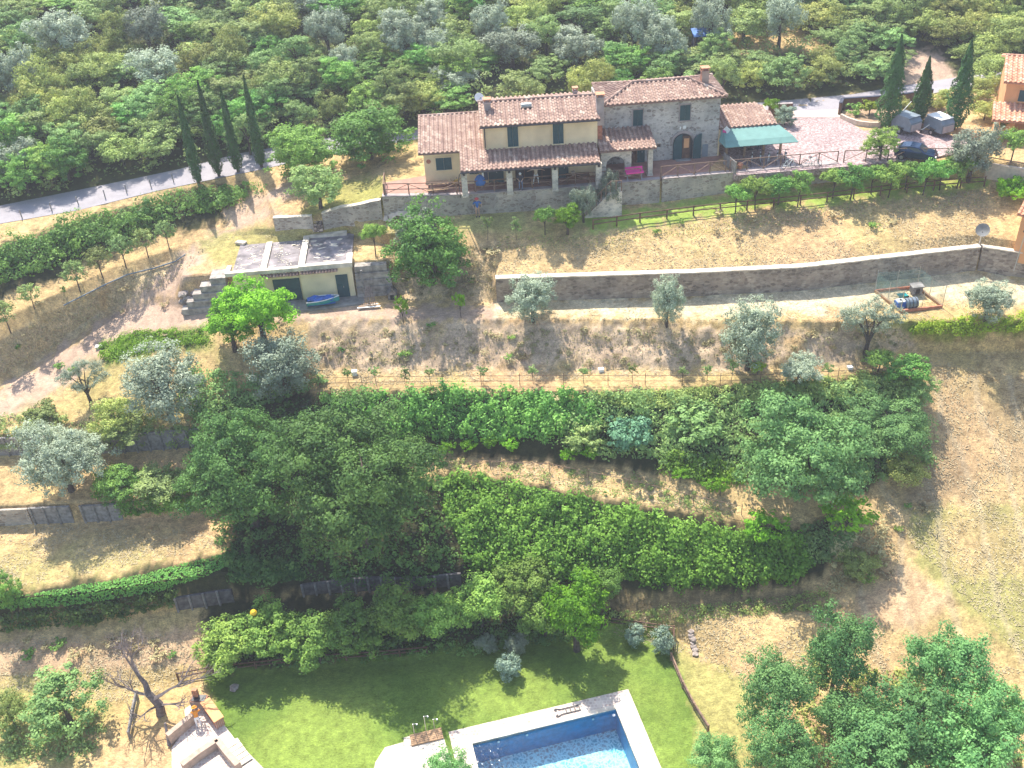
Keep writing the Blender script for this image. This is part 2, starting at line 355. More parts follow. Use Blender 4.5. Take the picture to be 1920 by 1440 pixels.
row([(-400, 885, 7), (870, 885, 7), (1150, 935, 6.6), (1390, 978, 6), (1520, 990, 5.6), (1650, 985, 5.0), (1920, 960, 5.3), (2320, 960, 5.6)], [(-400, .1, .7), (450, .1, .7), (2320, .1, .7)], [(430, 1), (870, 0)], sub=14)
row([(-400, 1000, 5.5), (0, 985, 5.6), (230, 975, 5.6), (420, 960, 5.7), (820, 850, 7.2), (1000, 862, 7.2), (1180, 880, 7.1), (1290, 925, 6.8), (1390, 945, 6.4), (1520, 955, 6.2), (1650, 930, 5.65), (1920, 900, 6.3), (2320, 900, 6.6)], sub=8)
row([(820, 735, 11.1), (1200, 735, 11.1), (1500, 715, 11.1), (1640, 705, 10.9), (1750, 710, 10.3), (1920, 720, 9.9), (2320, 720, 10)], [(-400, 1.6, .35), (2320, 1.6, .35)], [(400, 1), (820, 0)], sub=10)
row([(-400, 880, 8.0), (0, 853, 8.1), (200, 850, 8.1), (400, 835, 8.3), (600, 694, 11.3), (900, 694, 11.4), (1300, 692, 11.4), (1500, 690, 11.4), (1700, 664, 11.1), (1920, 660, 11.0), (2320, 662, 11.0)], sub=9)
row([(600, 645, 12.6), (1300, 645, 12.7), (1500, 645, 12.7), (1700, 642, 11.95), (1720, 642, 11.95), (1920, 641, 11.9), (2320, 640, 12.4)], [(-400, 1.7, .35), (2320, 1.7, .35)], [(400, 1), (600, 0)], sub=6)
row([(-400, 850, 9.7), (0, 792, 10.2), (100, 730, 10.8), (200, 662, 11.9), (300, 617, 13.2), (400, 603, 13.9), (600, 596, 14), (1000, 598, 14), (1500, 602, 14), (1700, 605, 13.7), (1920, 600, 13.7), (2320, 600, 13.9)], sub=8)
row([(-400, 770, 10.1), (0, 725, 10.5), (100, 660, 11.3), (200, 592, 12.7), (300, 568, 13.9), (345, 578, 14.1), (450, 570, 14.15), (650, 552, 14.2), (735, 548, 14.2), (800, 562, 14.2), (930, 566, 14.2), (1300, 555, 14.2), (1500, 545, 14.2), (1830, 507, 14.3), (1920, 521, 14.2), (2320, 560, 14.2)], sub=10)
SHED_ROW = len(ROWS) - 1
row(rel=[(-400, .5, .5), (330, .5, .5), (350, 2.6, .8), (655, 2.7, .8), (735, 2.7, .7), (760, .8, 1), (900, .6, .9), (925, 1, .6), (935, 2.0, .35), (2320, 2.1, .35)], sub=3)
row([(-400, 700, 12.7), (0, 640, 13.6), (100, 585, 14.3), (200, 540, 15.0), (300, 495, 15.8), (350, 476, 16.3), (400, 462, 16.7), (450, 470, 16.9), (600, 447, 16.95), (650, 440, 17), (730, 462, 17), (800, 480, 16.8), (930, 492, 16.7), (1300, 475, 16.9), (1500, 460, 17), (1830, 440, 17.1), (1920, 455, 17), (2320, 500, 17)], sub=10)
row([(-400, 650, 14.2), (0, 600, 14.8), (200, 507, 16), (400, 442, 17.1), (500, 440, 17.4), (730, 438, 18.15), (930, 428, 18.35), (1110, 432, 18.15), (1300, 405, 18.2), (1500, 385, 18.35), (1700, 362, 18.5), (1850, 350, 18.7), (1920, 380, 18.4), (2320, 430, 18)], sub=8)
row([(-400, 610, 15.1), (0, 560, 15.6), (100, 520, 16), (200, 475, 16.6), (300, 435, 17.2), (400, 425, 17.4), (515, 430, 17.9), (600, 426, 18.1), (700, 412, 18.5), (860, 403, 18.8), (1060, 391, 18.7), (1230, 380, 18.5), (1350, 363, 18.8), (1568, 340, 19), (1700, 335, 19), (1840, 333, 19.2), (1920, 345, 19.2), (2320, 380, 19)], sub=8)
WALL_ROW = len(ROWS) - 1
row([(-400, 520, 17.8), (0, 472, 18.1), (200, 402, 18.6), (400, 352, 19.1), (520, 340, 19.4)], [(-400, 1, .3), (520, 1.1, .3), (690, 1.2, .3), (722, 2.0, .3), (735, 1.8, .3), (860, 1.75, .3), (1230, 2.05, .3), (1568, 1.55, .5), (1840, 1.3, .6), (2320, 1.5, .6)], [(490, 0), (520, 1)], sub=5)
row([(-400, 480, 17.9), (0, 420, 18.6), (150, 394, 18.95), (300, 357, 19.35), (480, 320, 19.95), (560, 303, 20.2), (700, 275, 20.5), (850, 250, 20.55), (1130, 230, 20.55), (1480, 212, 20.55), (1570, 208, 20.55), (1700, 186, 20.8), (1790, 169, 21), (1920, 151, 21.4), (2320, 105, 22)], sub=24)
ROAD_ROW = len(ROWS) - 1
row([(-400, 445, 18.1), (0, 386, 18.8), (200, 346, 19.3), (330, 319, 19.8), (450, 288, 20.15), (640, 255, 20.5), (760, 243, 20.6), (1130, 215, 20.6), (1380, 196, 20.6), (1480, 188, 20.6), (1600, 177, 20.8), (1690, 162, 20.9), (1790, 146, 21.1), (1920, 126, 21.5), (2320, 82, 22.2)], sub=8)
row(rel=[(-400, 1.6, 5), (600, 1.6, 5), (1300, 1.0, 5), (2320, 1.0, 5)], sub=10)
row(rel=[(-400, 3, 12), (2320, 2.5, 12)], sub=20)
row(rel=[(-400, 6, 28), (2320, 6, 28)], sub=30)
row(rel=[(-400, 10, 90), (2320, 10, 90)], sub=12)
row(rel=[(-400, 8, 500), (2320, 8, 500)], sub=6)
# full grid; side aprons keep the same profile out to 400 m
G = [ROWS[0][0]]
for i in range(1, len(ROWS)):
    a, b, s = ROWS[i - 1][0], ROWS[i][0], int(ROWS[i][1] * 1.6)
    for k in range(1, s + 1):
        G.append(a + (b - a) * (k / s))
G = np.array(G)
front = G[0].copy(); front[:, 1] -= 60; front[:, 2] -= 12; G = np.concatenate([front[None], G])
G = np.concatenate([G[:, :1] + np.array([d, 0, 0]) for d in (-500, -150, -50, -20, -8)] + [G] + [G[:, -1:] + np.array([d, 0, 0]) for d in (8, 20, 50, 150, 500)], axis=1)
nr, nc = G.shape[:2]
V = G.reshape(-1, 3)
def inpoly(Q, poly):
    p = np.array(poly, float); x, y = Q[:, 0], Q[:, 1]; c = np.zeros(len(Q), bool); j = len(p) - 1
    for i in range(len(p)):
        m = ((p[i, 1] > y) != (p[j, 1] > y)) & (x < (p[j, 0] - p[i, 0]) * (y - p[i, 1]) / (p[j, 1] - p[i, 1] + 1e-9) + p[i, 0]); c ^= m; j = i
    return c
def vn(A, sc, seed=0, oct=3):
    """value noise, 0..1, on world x,y"""
    out = np.zeros(len(A)); amp = 1; tot = 0
    rg = np.random.default_rng(seed + 99); T = rg.random((128, 128))
    for o in range(oct):
        x = A[:, 0] * sc + 17.3 * o + 500; y = A[:, 1] * sc + 9.1 * o + 500
        xi = np.floor(x).astype(int); yi = np.floor(y).astype(int); fx = x - xi; fy = y - yi; fx = fx * fx * (3 - 2 * fx); fy = fy * fy * (3 - 2 * fy)
        g = lambda a, b: T[a % 128, b % 128]
        out += amp * ((g(xi, yi) * (1 - fx) + g(xi + 1, yi) * fx) * (1 - fy) + (g(xi, yi + 1) * (1 - fx) + g(xi + 1, yi + 1) * fx) * fy); tot += amp; amp *= .5; sc *= 2.1
    return out / tot
QV = Qa(V)
wob = np.stack([vn(V, .9, 1) - .5, vn(V, .9, 2) - .5], 1) * 26
QW = QV + wob
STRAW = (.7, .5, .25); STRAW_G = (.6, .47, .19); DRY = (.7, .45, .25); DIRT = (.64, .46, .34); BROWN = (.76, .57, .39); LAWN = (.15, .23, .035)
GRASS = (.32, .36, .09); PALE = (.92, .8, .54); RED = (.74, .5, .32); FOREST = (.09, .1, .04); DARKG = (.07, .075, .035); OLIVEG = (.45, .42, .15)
zone = np.tile(np.array(STRAW), (len(V), 1)); grain = np.full(len(V), .8)
def sdist(Q, poly):
    p = np.array(poly, float); d = np.full(len(Q), 1e9)
    for i in range(len(p)):
        a, b = p[i - 1], p[i]; ab = b - a; t = np.clip(((Q - a) @ ab) / (ab @ ab + 1e-9), 0, 1)
        d = np.minimum(d, np.hypot(*(Q - (a + t[:, None] * ab)).T))
    return np.where(inpoly(Q, poly), d, -d)
FINE = (vn(V, 3.1, 51, 3) - .5) * 26
def paint(poly, c, g=.8, k=1.0, n=None, soft=7):
    a = np.array(poly, float); lo, hi = a.min(0) - 40, a.max(0) + 40
    ix = np.where((QW[:, 0] > lo[0]) & (QW[:, 0] < hi[0]) & (QW[:, 1] > lo[1]) & (QW[:, 1] < hi[1]))[0]
    if not len(ix): return
    kk = np.clip((sdist(QW[ix], poly) + FINE[ix]) / soft * .5 + .5, 0, 1) * k
    if n is not None: kk = kk * np.clip((vn(V[ix], n[0], n[1], 4) - n[2]) * n[3], 0, 1)
    kk = kk[:, None]
    zone[ix] = zone[ix] * (1 - kk) + np.array(c) * kk
    grain[ix] = g * kk[:, 0] + grain[ix] * (1 - kk[:, 0])
full = [(-9999, -9999), (9999, -9999), (9999, 9999), (-9999, 9999)]
paint(full, DRY, .8, .6, (.12, 5, .45, 4)); paint(full, STRAW_G, .8, .6, (.2, 6, .5, 4))
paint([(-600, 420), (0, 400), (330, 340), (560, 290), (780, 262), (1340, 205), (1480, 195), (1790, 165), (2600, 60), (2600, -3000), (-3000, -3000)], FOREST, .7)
paint([(1370, 60), (1540, 60), (1560, 100), (1370, 105)], STRAW, .8, .9); paint([(1690, 90), (1760, 95), (1800, 160), (1690, 180)], DIRT, .5)
paint([(1700, -40), (2400, -60), (2400, 60), (1700, 40)], RED, .6, .6, (.3, 8, .35, 4))
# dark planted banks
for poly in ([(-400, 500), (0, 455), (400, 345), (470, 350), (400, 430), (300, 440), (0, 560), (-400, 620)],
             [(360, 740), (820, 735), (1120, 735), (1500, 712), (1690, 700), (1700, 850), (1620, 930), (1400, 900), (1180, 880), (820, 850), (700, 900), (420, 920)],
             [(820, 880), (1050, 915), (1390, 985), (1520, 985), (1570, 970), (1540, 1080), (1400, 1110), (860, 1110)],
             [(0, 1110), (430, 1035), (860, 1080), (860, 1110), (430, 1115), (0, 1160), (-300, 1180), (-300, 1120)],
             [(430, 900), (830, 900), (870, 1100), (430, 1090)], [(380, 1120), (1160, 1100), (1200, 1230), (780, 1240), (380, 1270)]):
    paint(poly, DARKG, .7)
paint([(860, 1110), (1540, 1110), (1560, 1150), (860, 1150)], (.2, .16, .09), .7, .8)
# brown clod banks
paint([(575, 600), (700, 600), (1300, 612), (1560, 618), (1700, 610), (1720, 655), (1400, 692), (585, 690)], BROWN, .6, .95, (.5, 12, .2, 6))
paint([(575, 620), (1700, 630), (1700, 690), (585, 690)], (.56, .41, .29), .6, .5, (.35, 13, .4, 4))
paint([(0, 640), (350, 470), (420, 450), (300, 545), (200, 590), (0, 720), (-300, 780), (-300, 690)], (.68, .53, .33), .8, .8, (.6, 14, .25, 5))
paint([(700, 475), (930, 455), (940, 560), (740, 560)], (.68, .52, .34), .8, .8, (.5, 15, .3, 5))
# tracks
paint([(-300, 800), (0, 735), (120, 650), (230, 580), (330, 545), (420, 440), (520, 400), (470, 395), (640, 330), (560, 330), (420, 395), (440, 425), (340, 490), (250, 560), (560, 575), (780, 575), (940, 570), (940, 596), (400, 602), (250, 640), (120, 720), (0, 790), (-300, 860)], DIRT, .5, .9)
paint([(-300, 800), (0, 735), (230, 580), (330, 560), (520, 580), (940, 575), (940, 600), (400, 602), (250, 640), (120, 720), (0, 800), (-300, 880)], DIRT, .5, .85)
paint([(300, 560), (330, 540), (400, 455), (480, 408), (520, 398), (500, 390), (400, 440), (330, 490), (270, 560)], DIRT, .5, .85)
paint([(930, 566), (1300, 558), (1830, 510), (1920, 528), (2300, 570), (2300, 610), (1750, 560), (1500, 590), (930, 592)], PALE, .6, .85)
paint([(370, 455), (470, 425), (640, 425), (730, 420), (760, 440), (640, 445), (450, 500), (400, 500)], OLIVEG, .7, .8)
paint([(735, 405), (1120, 392), (1400, 370), (1400, 395), (1110, 435), (930, 440), (740, 425)], (.5, .47, .18), .7, .9, (.25, 16, .3, 5))
paint([(1060, 400), (1240, 385), (1370, 368), (1560, 345), (1850, 335), (1850, 352), (1500, 386), (1300, 407), (1110, 434)], (.38, .52, .1), .45, .95)
paint([(585, 340), (720, 330), (720, 395), (560, 415)], GRASS, .7, .7)
# lawn by the pool
LP = [(375, 1262), (800, 1215), (1150, 1170), (1260, 1175), (1300, 1300), (1350, 1400), (1430, 1600), (470, 1620), (445, 1420), (400, 1340)]
paint(LP, (.17, .27, .05), .5, 1); paint(LP, (.29, .39, .08), .7, .9, (.14, 20, .35, 4))
paint([(1250, 1200), (1420, 1290), (1450, 1600), (1330, 1600), (1300, 1330)], OLIVEG, .7, .9)
paint([(-400, 1290), (160, 1260), (260, 1300), (250, 1600), (-400, 1600)], OLIVEG, .8, .8, (.3, 21, .35, 5))
paint([(-400, 1195), (120, 1200), (380, 1175), (400, 1245), (160, 1255), (-400, 1290)], RED, .6, .8, (.3, 22, .2, 5))
# right field
paint([(1700, 960), (1980, 940), (2300, 1000), (2300, 1250), (1900, 1220), (1720, 1060)], OLIVEG, .6, .9, (.12, 23, .2, 4))
paint([(1610, 1110), (1700, 1060), (1790, 1120), (1720, 1180), (1620, 1170)], RED, .7, .55)
paint([(1750, 700), (2300, 690), (2300, 940), (1700, 940)], (.47, .33, .19), .7, .7, (.2, 24, .25, 4))
paint([(1640, 600), (1760, 600), (2300, 600), (2300, 625), (1700, 632)], (.26, .32, .06), .7, .8)
paint([(30, 1010), (380, 985), (400, 1030), (50, 1100), (-100, 1110), (-100, 1020)], OLIVEG, .7, .6, (.25, 25, .3, 4))
paint([(0, 825), (0, 790), (180, 640), (400, 625), (440, 690), (380, 800)], OLIVEG, .8, .5, (.3, 26, .4, 4))
paint([(200, 640), (230, 625), (380, 615), (400, 650), (300, 660), (200, 680)], (.14, .25, .04), .7, .9)
# mowing / wheel lines in the right field and dry terraces
line = (np.sin(V[:, 0] * 2.1 + vn(V, .15, 30) * 6) > .86) & inpoly(QW, [(1650, 700), (2300, 700), (2300, 1250), (1600, 1250)])
zone[line] = zone[line] * .6 + np.array([.66, .54, .36]) * .4
zone *= (.64 * (.82 + .36 * vn(V, .5, 31, 3)))[:, None]
# relief
amp = np.full(len(V), .07)
amp[inpoly(QV, [(575, 596), (1720, 600), (1720, 690), (585, 692)])] = .45
amp[inpoly(QV, [(0, 640), (420, 450), (300, 545), (0, 720), (-300, 780)])] = .3
amp[inpoly(QV, [(700, 475), (930, 455), (940, 560), (740, 560)])] = .25
for poly in (LP, [(690, 300), (1300, 200), (1900, 200), (1900, 345), (1568, 335), (1230, 345), (690, 385)], [(400, 440), (740, 430), (740, 600), (400, 600)],
             [(-400, 500), (0, 425), (560, 305), (850, 260), (2400, 60), (2400, 20), (1480, 185), (760, 240), (-400, 360)]): amp[inpoly(QV, poly)] = .0
V2 = V.copy(); V2[:, 2] += amp * (vn(V, 1.3, 40, 3) - .5) * 1.6
gi = np.arange(nr * nc).reshape(nr, nc)
faces = np.stack([gi[:-1, :-1], gi[:-1, 1:], gi[1:, 1:], gi[1:, :-1]], -1).reshape(-1, 4)
_pa = np.array([5.57, 42.39]); _e1 = np.array([-.9785, -.206]); _e2 = np.array([.206, -.9785]); _fc = V2[faces][:, :, :2] - _pa; _a = _fc @ _e1; _b = _fc @ _e2
BVH = BVHTree.FromPolygons(V2.tolist(), faces.tolist())
faces = faces[~((_a.max(1) > -.25) & (_a.min(1) < 9.95) & (_b.max(1) > -.25) & (_b.min(1) < 5.45))]
me = bpy.data.meshes.new('ground'); me.vertices.add(len(V2)); me.vertices.foreach_set('co', V2.ravel())
me.loops.add(faces.size); me.loops.foreach_set('vertex_index', faces.ravel())
me.polygons.add(len(faces)); me.polygons.foreach_set('loop_start', np.arange(0, faces.size, 4)); me.update()
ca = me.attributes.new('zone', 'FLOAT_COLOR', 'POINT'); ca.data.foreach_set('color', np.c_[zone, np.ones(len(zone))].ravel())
ga = me.attributes.new('grain', 'FLOAT', 'POINT'); ga.data.foreach_set('value', grain)
me.materials.append(MAT['ground']); me.polygons.foreach_set('use_smooth', np.ones(len(faces), bool))
ground = link('ground', me); ground['kind'] = 'structure'
def zt(x, y):
    h = BVH.ray_cast(Vector((x, y, 200)), Vector((0, 0, -1))); return h[0].z if h[0] else 0.0
def gp(px, py):
    v = RM @ np.array([px - CEN[0], py - CEN[1], F_PX]); h = BVH.ray_cast(Vector((0, 0, ZC)), Vector(v).normalized())
    return h[0], h[1]
def gpt(px, py): return gp(px, py)[0]
def gc(px, py, hc):
    """ground point under a thing whose middle, hc above the ground, shows at (px, py)"""
    v = Vector(RM @ np.array([px - CEN[0], py - CEN[1], F_PX])).normalized(); o = Vector((0, 0, ZC)); t = 20.0
    while t < 400:
        p = o + v * t
        if p.z <= zt(p.x, p.y) + hc: return Vector((p.x, p.y, zt(p.x, p.y)))
        t += .25
    return gpt(px, py)
def pscale(p): return F_PX / abs((np.array(p) - np.array([0, 0, ZC])) @ RM[:, 2])

# road, courtyard, terrace floors (sheets over the ground)
def strip(name, ra, rb, mat, j0, j1, n=4, lift=.03, kind='structure'):
    m = MB(); A, B = ROWS[ra][0], ROWS[rb][0]
    for j in range(j0, j1 + 1):
        for k in range(n + 1): m.v.append(tuple(A[j] + (B[j] - A[j]) * k / n + np.array([0, 0, lift])))
    m.f = [((j * (n + 1) + k), (j + 1) * (n + 1) + k, (j + 1) * (n + 1) + k + 1, j * (n + 1) + k + 1) for j in range(j1 - j0) for k in range(n)]
    m.m = [0] * len(m.f); m.t = [.5] * len(m.f)
    o = m.build(name, mat); o['kind'] = kind; return o
strip('road', ROAD_ROW, ROAD_ROW + 1, 'asphalt', 0, len(PX) - 1)
def sheet(name, pts, z0, z1, mat, kind='structure'):
    m = MB(); m.prism([(p[0], p[1]) for p in pts], z0, z1); o = m.build(name, mat)
    if kind: o['kind'] = kind
    return o

# air between the camera and the slope: one even box of pale haze round everything
m = bpy.data.materials.new('haze'); m.use_nodes = True; m.node_tree.nodes.clear(); vo = m.node_tree.nodes.new('ShaderNodeVolumePrincipled'); ou = m.node_tree.nodes.new('ShaderNodeOutputMaterial')
vo.inputs['Color'].default_value = (.9, .9, 1, 1); vo.inputs['Density'].default_value = .0006; vo.inputs['Anisotropy'].default_value = .2; m.node_tree.links.new(vo.outputs[0], ou.inputs['Volume']); MAT['haze'] = m
hz = MB().b2(-700, 700, -150, 900, float(V2[:, 2].min()) - 1, max(62.0, float(V2[:, 2].max()) + 1)).build('haze', 'haze'); hz['kind'] = 'stuff'; hz['label'] = 'pale summer haze over the hillside'
print('haze', V2[:, 2].min(), V2[:, 2].max())

# ------------------------------------------------------------------ vegetation
def leaves(name, C, Nn, size, tint, mat, parent=None, aspect=.62, droop=0.0):
    """one mesh of bent leaf-clump faces; C centres, Nn normals (n,3), size and tint (n,)"""
    n = len(C); Nn = Nn / (np.linalg.norm(Nn, axis=1, keepdims=True) + 1e-9)
    r = rng.normal(size=(n, 3)); r[:, 2] -= droop; U = np.cross(Nn, np.cross(r, Nn)); U /= (np.linalg.norm(U, axis=1, keepdims=True) + 1e-9); W = np.cross(Nn, U)
    s = size[:, None] * .5; fold = Nn * s * rng.uniform(-.35, .35, (n, 1))
    v = np.stack([C - U * s, C + W * s * aspect + fold, C + U * s, C - W * s * aspect + fold], 1).reshape(-1, 3)
    me = bpy.data.meshes.new(name); me.vertices.add(4 * n); me.vertices.foreach_set('co', v.astype(np.float32).ravel())
    me.loops.add(4 * n); me.loops.foreach_set('vertex_index', np.arange(4 * n)); me.polygons.add(n); me.polygons.foreach_set('loop_start', np.arange(0, 4 * n, 4)); me.update()
    a = me.attributes.new('tint', 'FLOAT', 'FACE'); a.data.foreach_set('value', np.clip(tint, 0, 1).astype(np.float32))
    me.materials.append(MAT[mat]); return link(name, me, parent)
def crown(lobes, nclump, per, cr, leaf, low=-.35, flat=.6, inner=.25):
    """leaf clumps over the shell and inside of ellipsoid lobes (cx, cy, cz, rx, ry, rz)"""
    Cs, Ns, Ts = [], [], []
    wts = np.array([l[3] * l[4] + l[3] * l[5] for l in lobes]); wts = wts / wts.sum()
    for l, wt in zip(lobes, wts):
        k = max(4, int(nclump * wt)); d = rng.normal(size=(k * 3, 3)); d /= np.linalg.norm(d, axis=1, keepdims=True); d = d[d[:, 2] > low][:k]; k = len(d)
        rad = np.where(rng.random(k) < inner, rng.uniform(.25, .75, k), rng.uniform(.78, 1.08, k))
        c = np.array(l[:3]) + d * rad[:, None] * np.array(l[3:]); ct = rng.beta(2, 2, k)
        m = k * per; idx = np.repeat(np.arange(k), per); off = rng.normal(size=(m, 3)); off /= np.linalg.norm(off, axis=1, keepdims=True); off *= (cr * 1.0 * rng.random(m) ** .42)[:, None]; off[:, 2] *= flat
        sz = rng.uniform(.6, 1.35, k)[idx][:, None]
        Cs.append(c[idx] + off * sz); ou = off / (np.linalg.norm(off, axis=1, keepdims=True) + 1e-9); nn = d[idx] * .45 + ou * .75 + rng.normal(size=(m, 3)) * .36 + np.array([0, 0, .35]); Ns.append(nn)
        Ts.append(np.clip(ct[idx] * .7 + rng.random(m) * .35, 0, 1))
    C = np.concatenate(Cs); n = len(C)
    return C, np.concatenate(Ns), leaf * rng.uniform(.6, 1.4, n), np.concatenate(Ts)
def trunk_mb(h, r, tips, fork=.35, wig=.12):
    m = MB(); top = Vector((rnd.uniform(-wig, wig), rnd.uniform(-wig, wig), h * fork))
    m.cyl((0, 0, -.4), top, r * 1.25, r * .85, 8)
    for t in tips:
        t = Vector(t); a = top.lerp(t, .5) + Vector((rnd.uniform(-wig, wig) * 2, rnd.uniform(-wig, wig) * 2, rnd.uniform(0, .1) * h))
        m.tube([top - Vector((0, 0, .1)), a, t], [r * .6, r * .38, r * .12], 6)
        for _ in range(2):
            e = a + Vector((rnd.uniform(-1, 1), rnd.uniform(-1, 1), rnd.uniform(.2, .9))) * h * .16; m.tube([a, e], [r * .28, r * .07], 5)
    return m
PROTO = {}
def proto(kind, h, wd, lobes, n, per, cr, leaf, mat, r, names=('crown', 'trunk'), bark='bark', low=-.35, flat=.6, fork=.35, inner=.25, droop=0):
    PROTO.setdefault(kind, []).append(dict(h=h, w=wd, hc=np.mean([l[2] for l in lobes]) if lobes else h / 2, mat=mat, names=names, bark=bark,
                          gen=lambda: (crown(lobes, n, per, cr, leaf, low, flat, inner), trunk_mb(h, r, [(l[0] * .8, l[1] * .8, l[2]) for l in lobes[:6]], fork)), cr=None, tk=None, droop=droop))
def blob(h, wd, base, k, seed, jit=.5, tall=1.0):
    """one main lobe and k satellites that make the outline uneven"""
    g = random.Random(seed); rz = (h - base) / 2; cz = base + rz; L = [(0, 0, cz, wd * .36, wd * .36, rz * .82)]
    for i in range(k):
        a = 2 * math.pi * (i + g.uniform(-.3, .3)) / k; rr = wd * g.uniform(.2, .34); q = g.uniform(.32, .62) * jit + .2
        L.append((math.cos(a) * rr, math.sin(a) * rr, cz + g.uniform(-.5, .62) * rz, wd * q * .42, wd * q * .42, rz * q * .9 * tall))
    return L
for sd_ in (1, 2): proto('oak', 13.5, 12, blob(13.5, 12, 2.5, 17, sd_), 420, 120, .85, .22, 'oak_leaf', .42)
for sd_ in (3, 4): proto('dome', 6.5, 9.5, blob(6.5, 9.5, .3, 12, sd_), 290, 84, .66, .21, 'locust_leaf', .25, low=-.6)
for sd_ in (5, 6, 7): proto('broad', 5, 4.6, blob(5, 4.6, .5, 8, sd_, .7), 100, 62, .45, .19, 'bush_leaf', .14, low=-.6)
for sd_ in (8, 9): proto('darkbroad', 5, 4.6, blob(5, 4.6, .5, 8, sd_, .7), 100, 62, .45, .19, 'oak_leaf_light', .14, low=-.6)
for sd_ in (10, 11): proto('dry', 4.2, 4.6, blob(4.2, 4.6, .2, 8, sd_, .7), 120, 54, .5, .18, 'dry_bush_leaf', .1, low=-.6)
for sd_ in (12, 13, 14): proto('olive', 4.4, 4.2, blob(4.4, 4.2, .5, 11, sd_, .6), 170, 62, .38, .15, 'olive_leaf', .17, fork=.2, flat=1.0, inner=.35, low=-.7)
proto('bigolive', 6, 7.5, blob(6, 7.5, .8, 12, 15, .6), 360, 76, .5, .16, 'olive_leaf', .26, fork=.2, flat=.8)
proto('openolive', 6, 5.6, [(-1.5, .6, 4.3, 1.4, 1.2, 1.2), (-.9, -.6, 2.9, 1.1, 1, .7), (1.5, -.5, 3.1, 1.4, 1.2, 1.0), (.7, 1.2, 4.6, 1.1, 1.1, 1.0), (-.2, .2, 5.2, .8, .8, .8), (1.7, .8, 4.0, .9, .9, .8)], 160, 54, .4, .13, 'olive_leaf', .2, fork=.22, flat=.9, inner=.35)
proto('bright', 6, 5, blob(6, 5, 1.0, 8, 16, .7), 180, 66, .5, .19, 'bright_leaf', .22)
for sd_ in (38, 39): proto('full', 6, 5, blob(6, 5, .2, 13, sd_, .9) + [(0, 0, 2.6, 2.0, 2.0, 2.3)], 260, 64, .5, .19, 'oak_leaf_light', .16, low=-.8)
proto('fullolive', 5, 4.2, blob(5, 4.2, .2, 12, 41, .9) + [(0, 0, 2.3, 1.7, 1.7, 2.0)], 250, 60, .4, .14, 'olive_leaf', .17, low=-.8, flat=1.0)
for sd_ in (17, 18): proto('nut', 4.6, 4.4, blob(4.6, 4.4, .9, 9, sd_, .6), 150, 56, .42, .19, 'oak_leaf_light', .12, flat=.8)
for sd_ in (19, 20): proto('hedgetree', 3.0, 2.7, blob(3.0, 2.7, 1.25, 7, sd_, .7), 85, 46, .3, .15, 'oak_leaf_light', .06, fork=.42)
for sd_ in (21, 22, 23): proto('sapling', 2.4, 1.5, blob(2.4, 1.5, .8, 5, sd_, .6), 26, 14, .2, .17, 'nut_leaf' if 'nut_leaf' in MAT else 'bush_leaf', .03, fork=.5)
for sd_ in (24, 25, 26): proto('locust', 8.5, 5.6, blob(8.5, 5.6, 1.2, 11, sd_, .55), 215, 64, .55, .18, 'locust_leaf', .16, flat=.7, inner=.3)
for sd_ in (27, 28): proto('shrub', 1.5, 1.9, blob(1.5, 1.9, 0, 5, sd_, .7), 60, 30, .25, .16, 'bush_leaf', .05, ('foliage', 'stem'), low=-.8)
proto('greyshrub', 1.6, 1.8, blob(1.6, 1.8, 0, 6, 29, .5) + [(0, 0, .8, .85, .85, .78)], 110, 44, .22, .11, 'grey_leaf', .05, ('foliage', 'stem'), low=-.8)
proto('blueshrub', 2.4, 4.2, blob(2.4, 4.2, 0, 7, 30, .7), 120, 34, .35, .26, 'blue_leaf', .06, ('foliage', 'stem'), low=-.8)
proto('yellowshrub', 1.6, 1.6, blob(1.6, 1.6, .3, 5, 31, .7), 36, 24, .2, .2, 'yellow_leaf', .05, ('foliage', 'stem'), low=-.8)
proto('flower', 1.8, 2.6, blob(1.8, 2.6, 0, 6, 32, .7), 70, 26, .3, .2, 'bush_leaf', .05, ('foliage', 'stem'), low=-.8)
proto('brightbush', 2.2, 3.4, blob(2.2, 3.4, 0, 6, 33, .7), 120, 40, .32, .2, 'bright_leaf', .05, ('foliage', 'stem'), low=-.8)
proto('weed', .7, 1.1, blob(.7, 1.1, 0, 4, 34, .7), 14, 12, .18, .16, 'oak_leaf_light', .02, ('foliage', 'stem'), low=-.2)
proto('dryweed', .7, 1.2, blob(.7, 1.2, 0, 4, 35, .7), 14, 12, .2, .16, 'dry_weed', .02, ('foliage', 'stem'), low=-.2)
proto('fruit', 3.0, 2.6, blob(3.0, 2.6, .9, 7, 37, .5), 46, 24, .3, .17, 'bush_leaf', .05, fork=.4)
proto('peach', 3.4, 3.4, blob(3.4, 3.4, .5, 8, 36, .5), 60, 22, .34, .24, 'bright_leaf', .07, fork=.3)
CNT = {}
def plant(kind, base, wd, h, name, label, cat, group=None, var=None, rz=None):
    """a tree or shrub as one thing: crown and trunk under an Empty at its base; later ones share the first one's meshes"""
    L = PROTO[kind]; i = CNT.get(kind, 0) if var is None else var; CNT[kind] = CNT.get(kind, 0) + 1; p = L[i % len(L)]
    t = thing(name, label, cat, base, rnd.uniform(0, 6.28) if rz is None else rz, group)
    t.scale = (wd / p['w'], wd / p['w'], h / p['h'])
    if p['cr'] is None:
        c, tm = p['gen'](); p['cr'] = leaves(p['names'][0], *c, p['mat'], t, droop=p['droop']); p['tk'] = tm.build(p['names'][1], p['bark'], t)
    else:
        for src in (p['cr'], p['tk']):
            d = src.copy(); COL.objects.link(d); d.parent = t
            d.name = p['names'][0] if src is p['cr'] else p['names'][1]
    return t
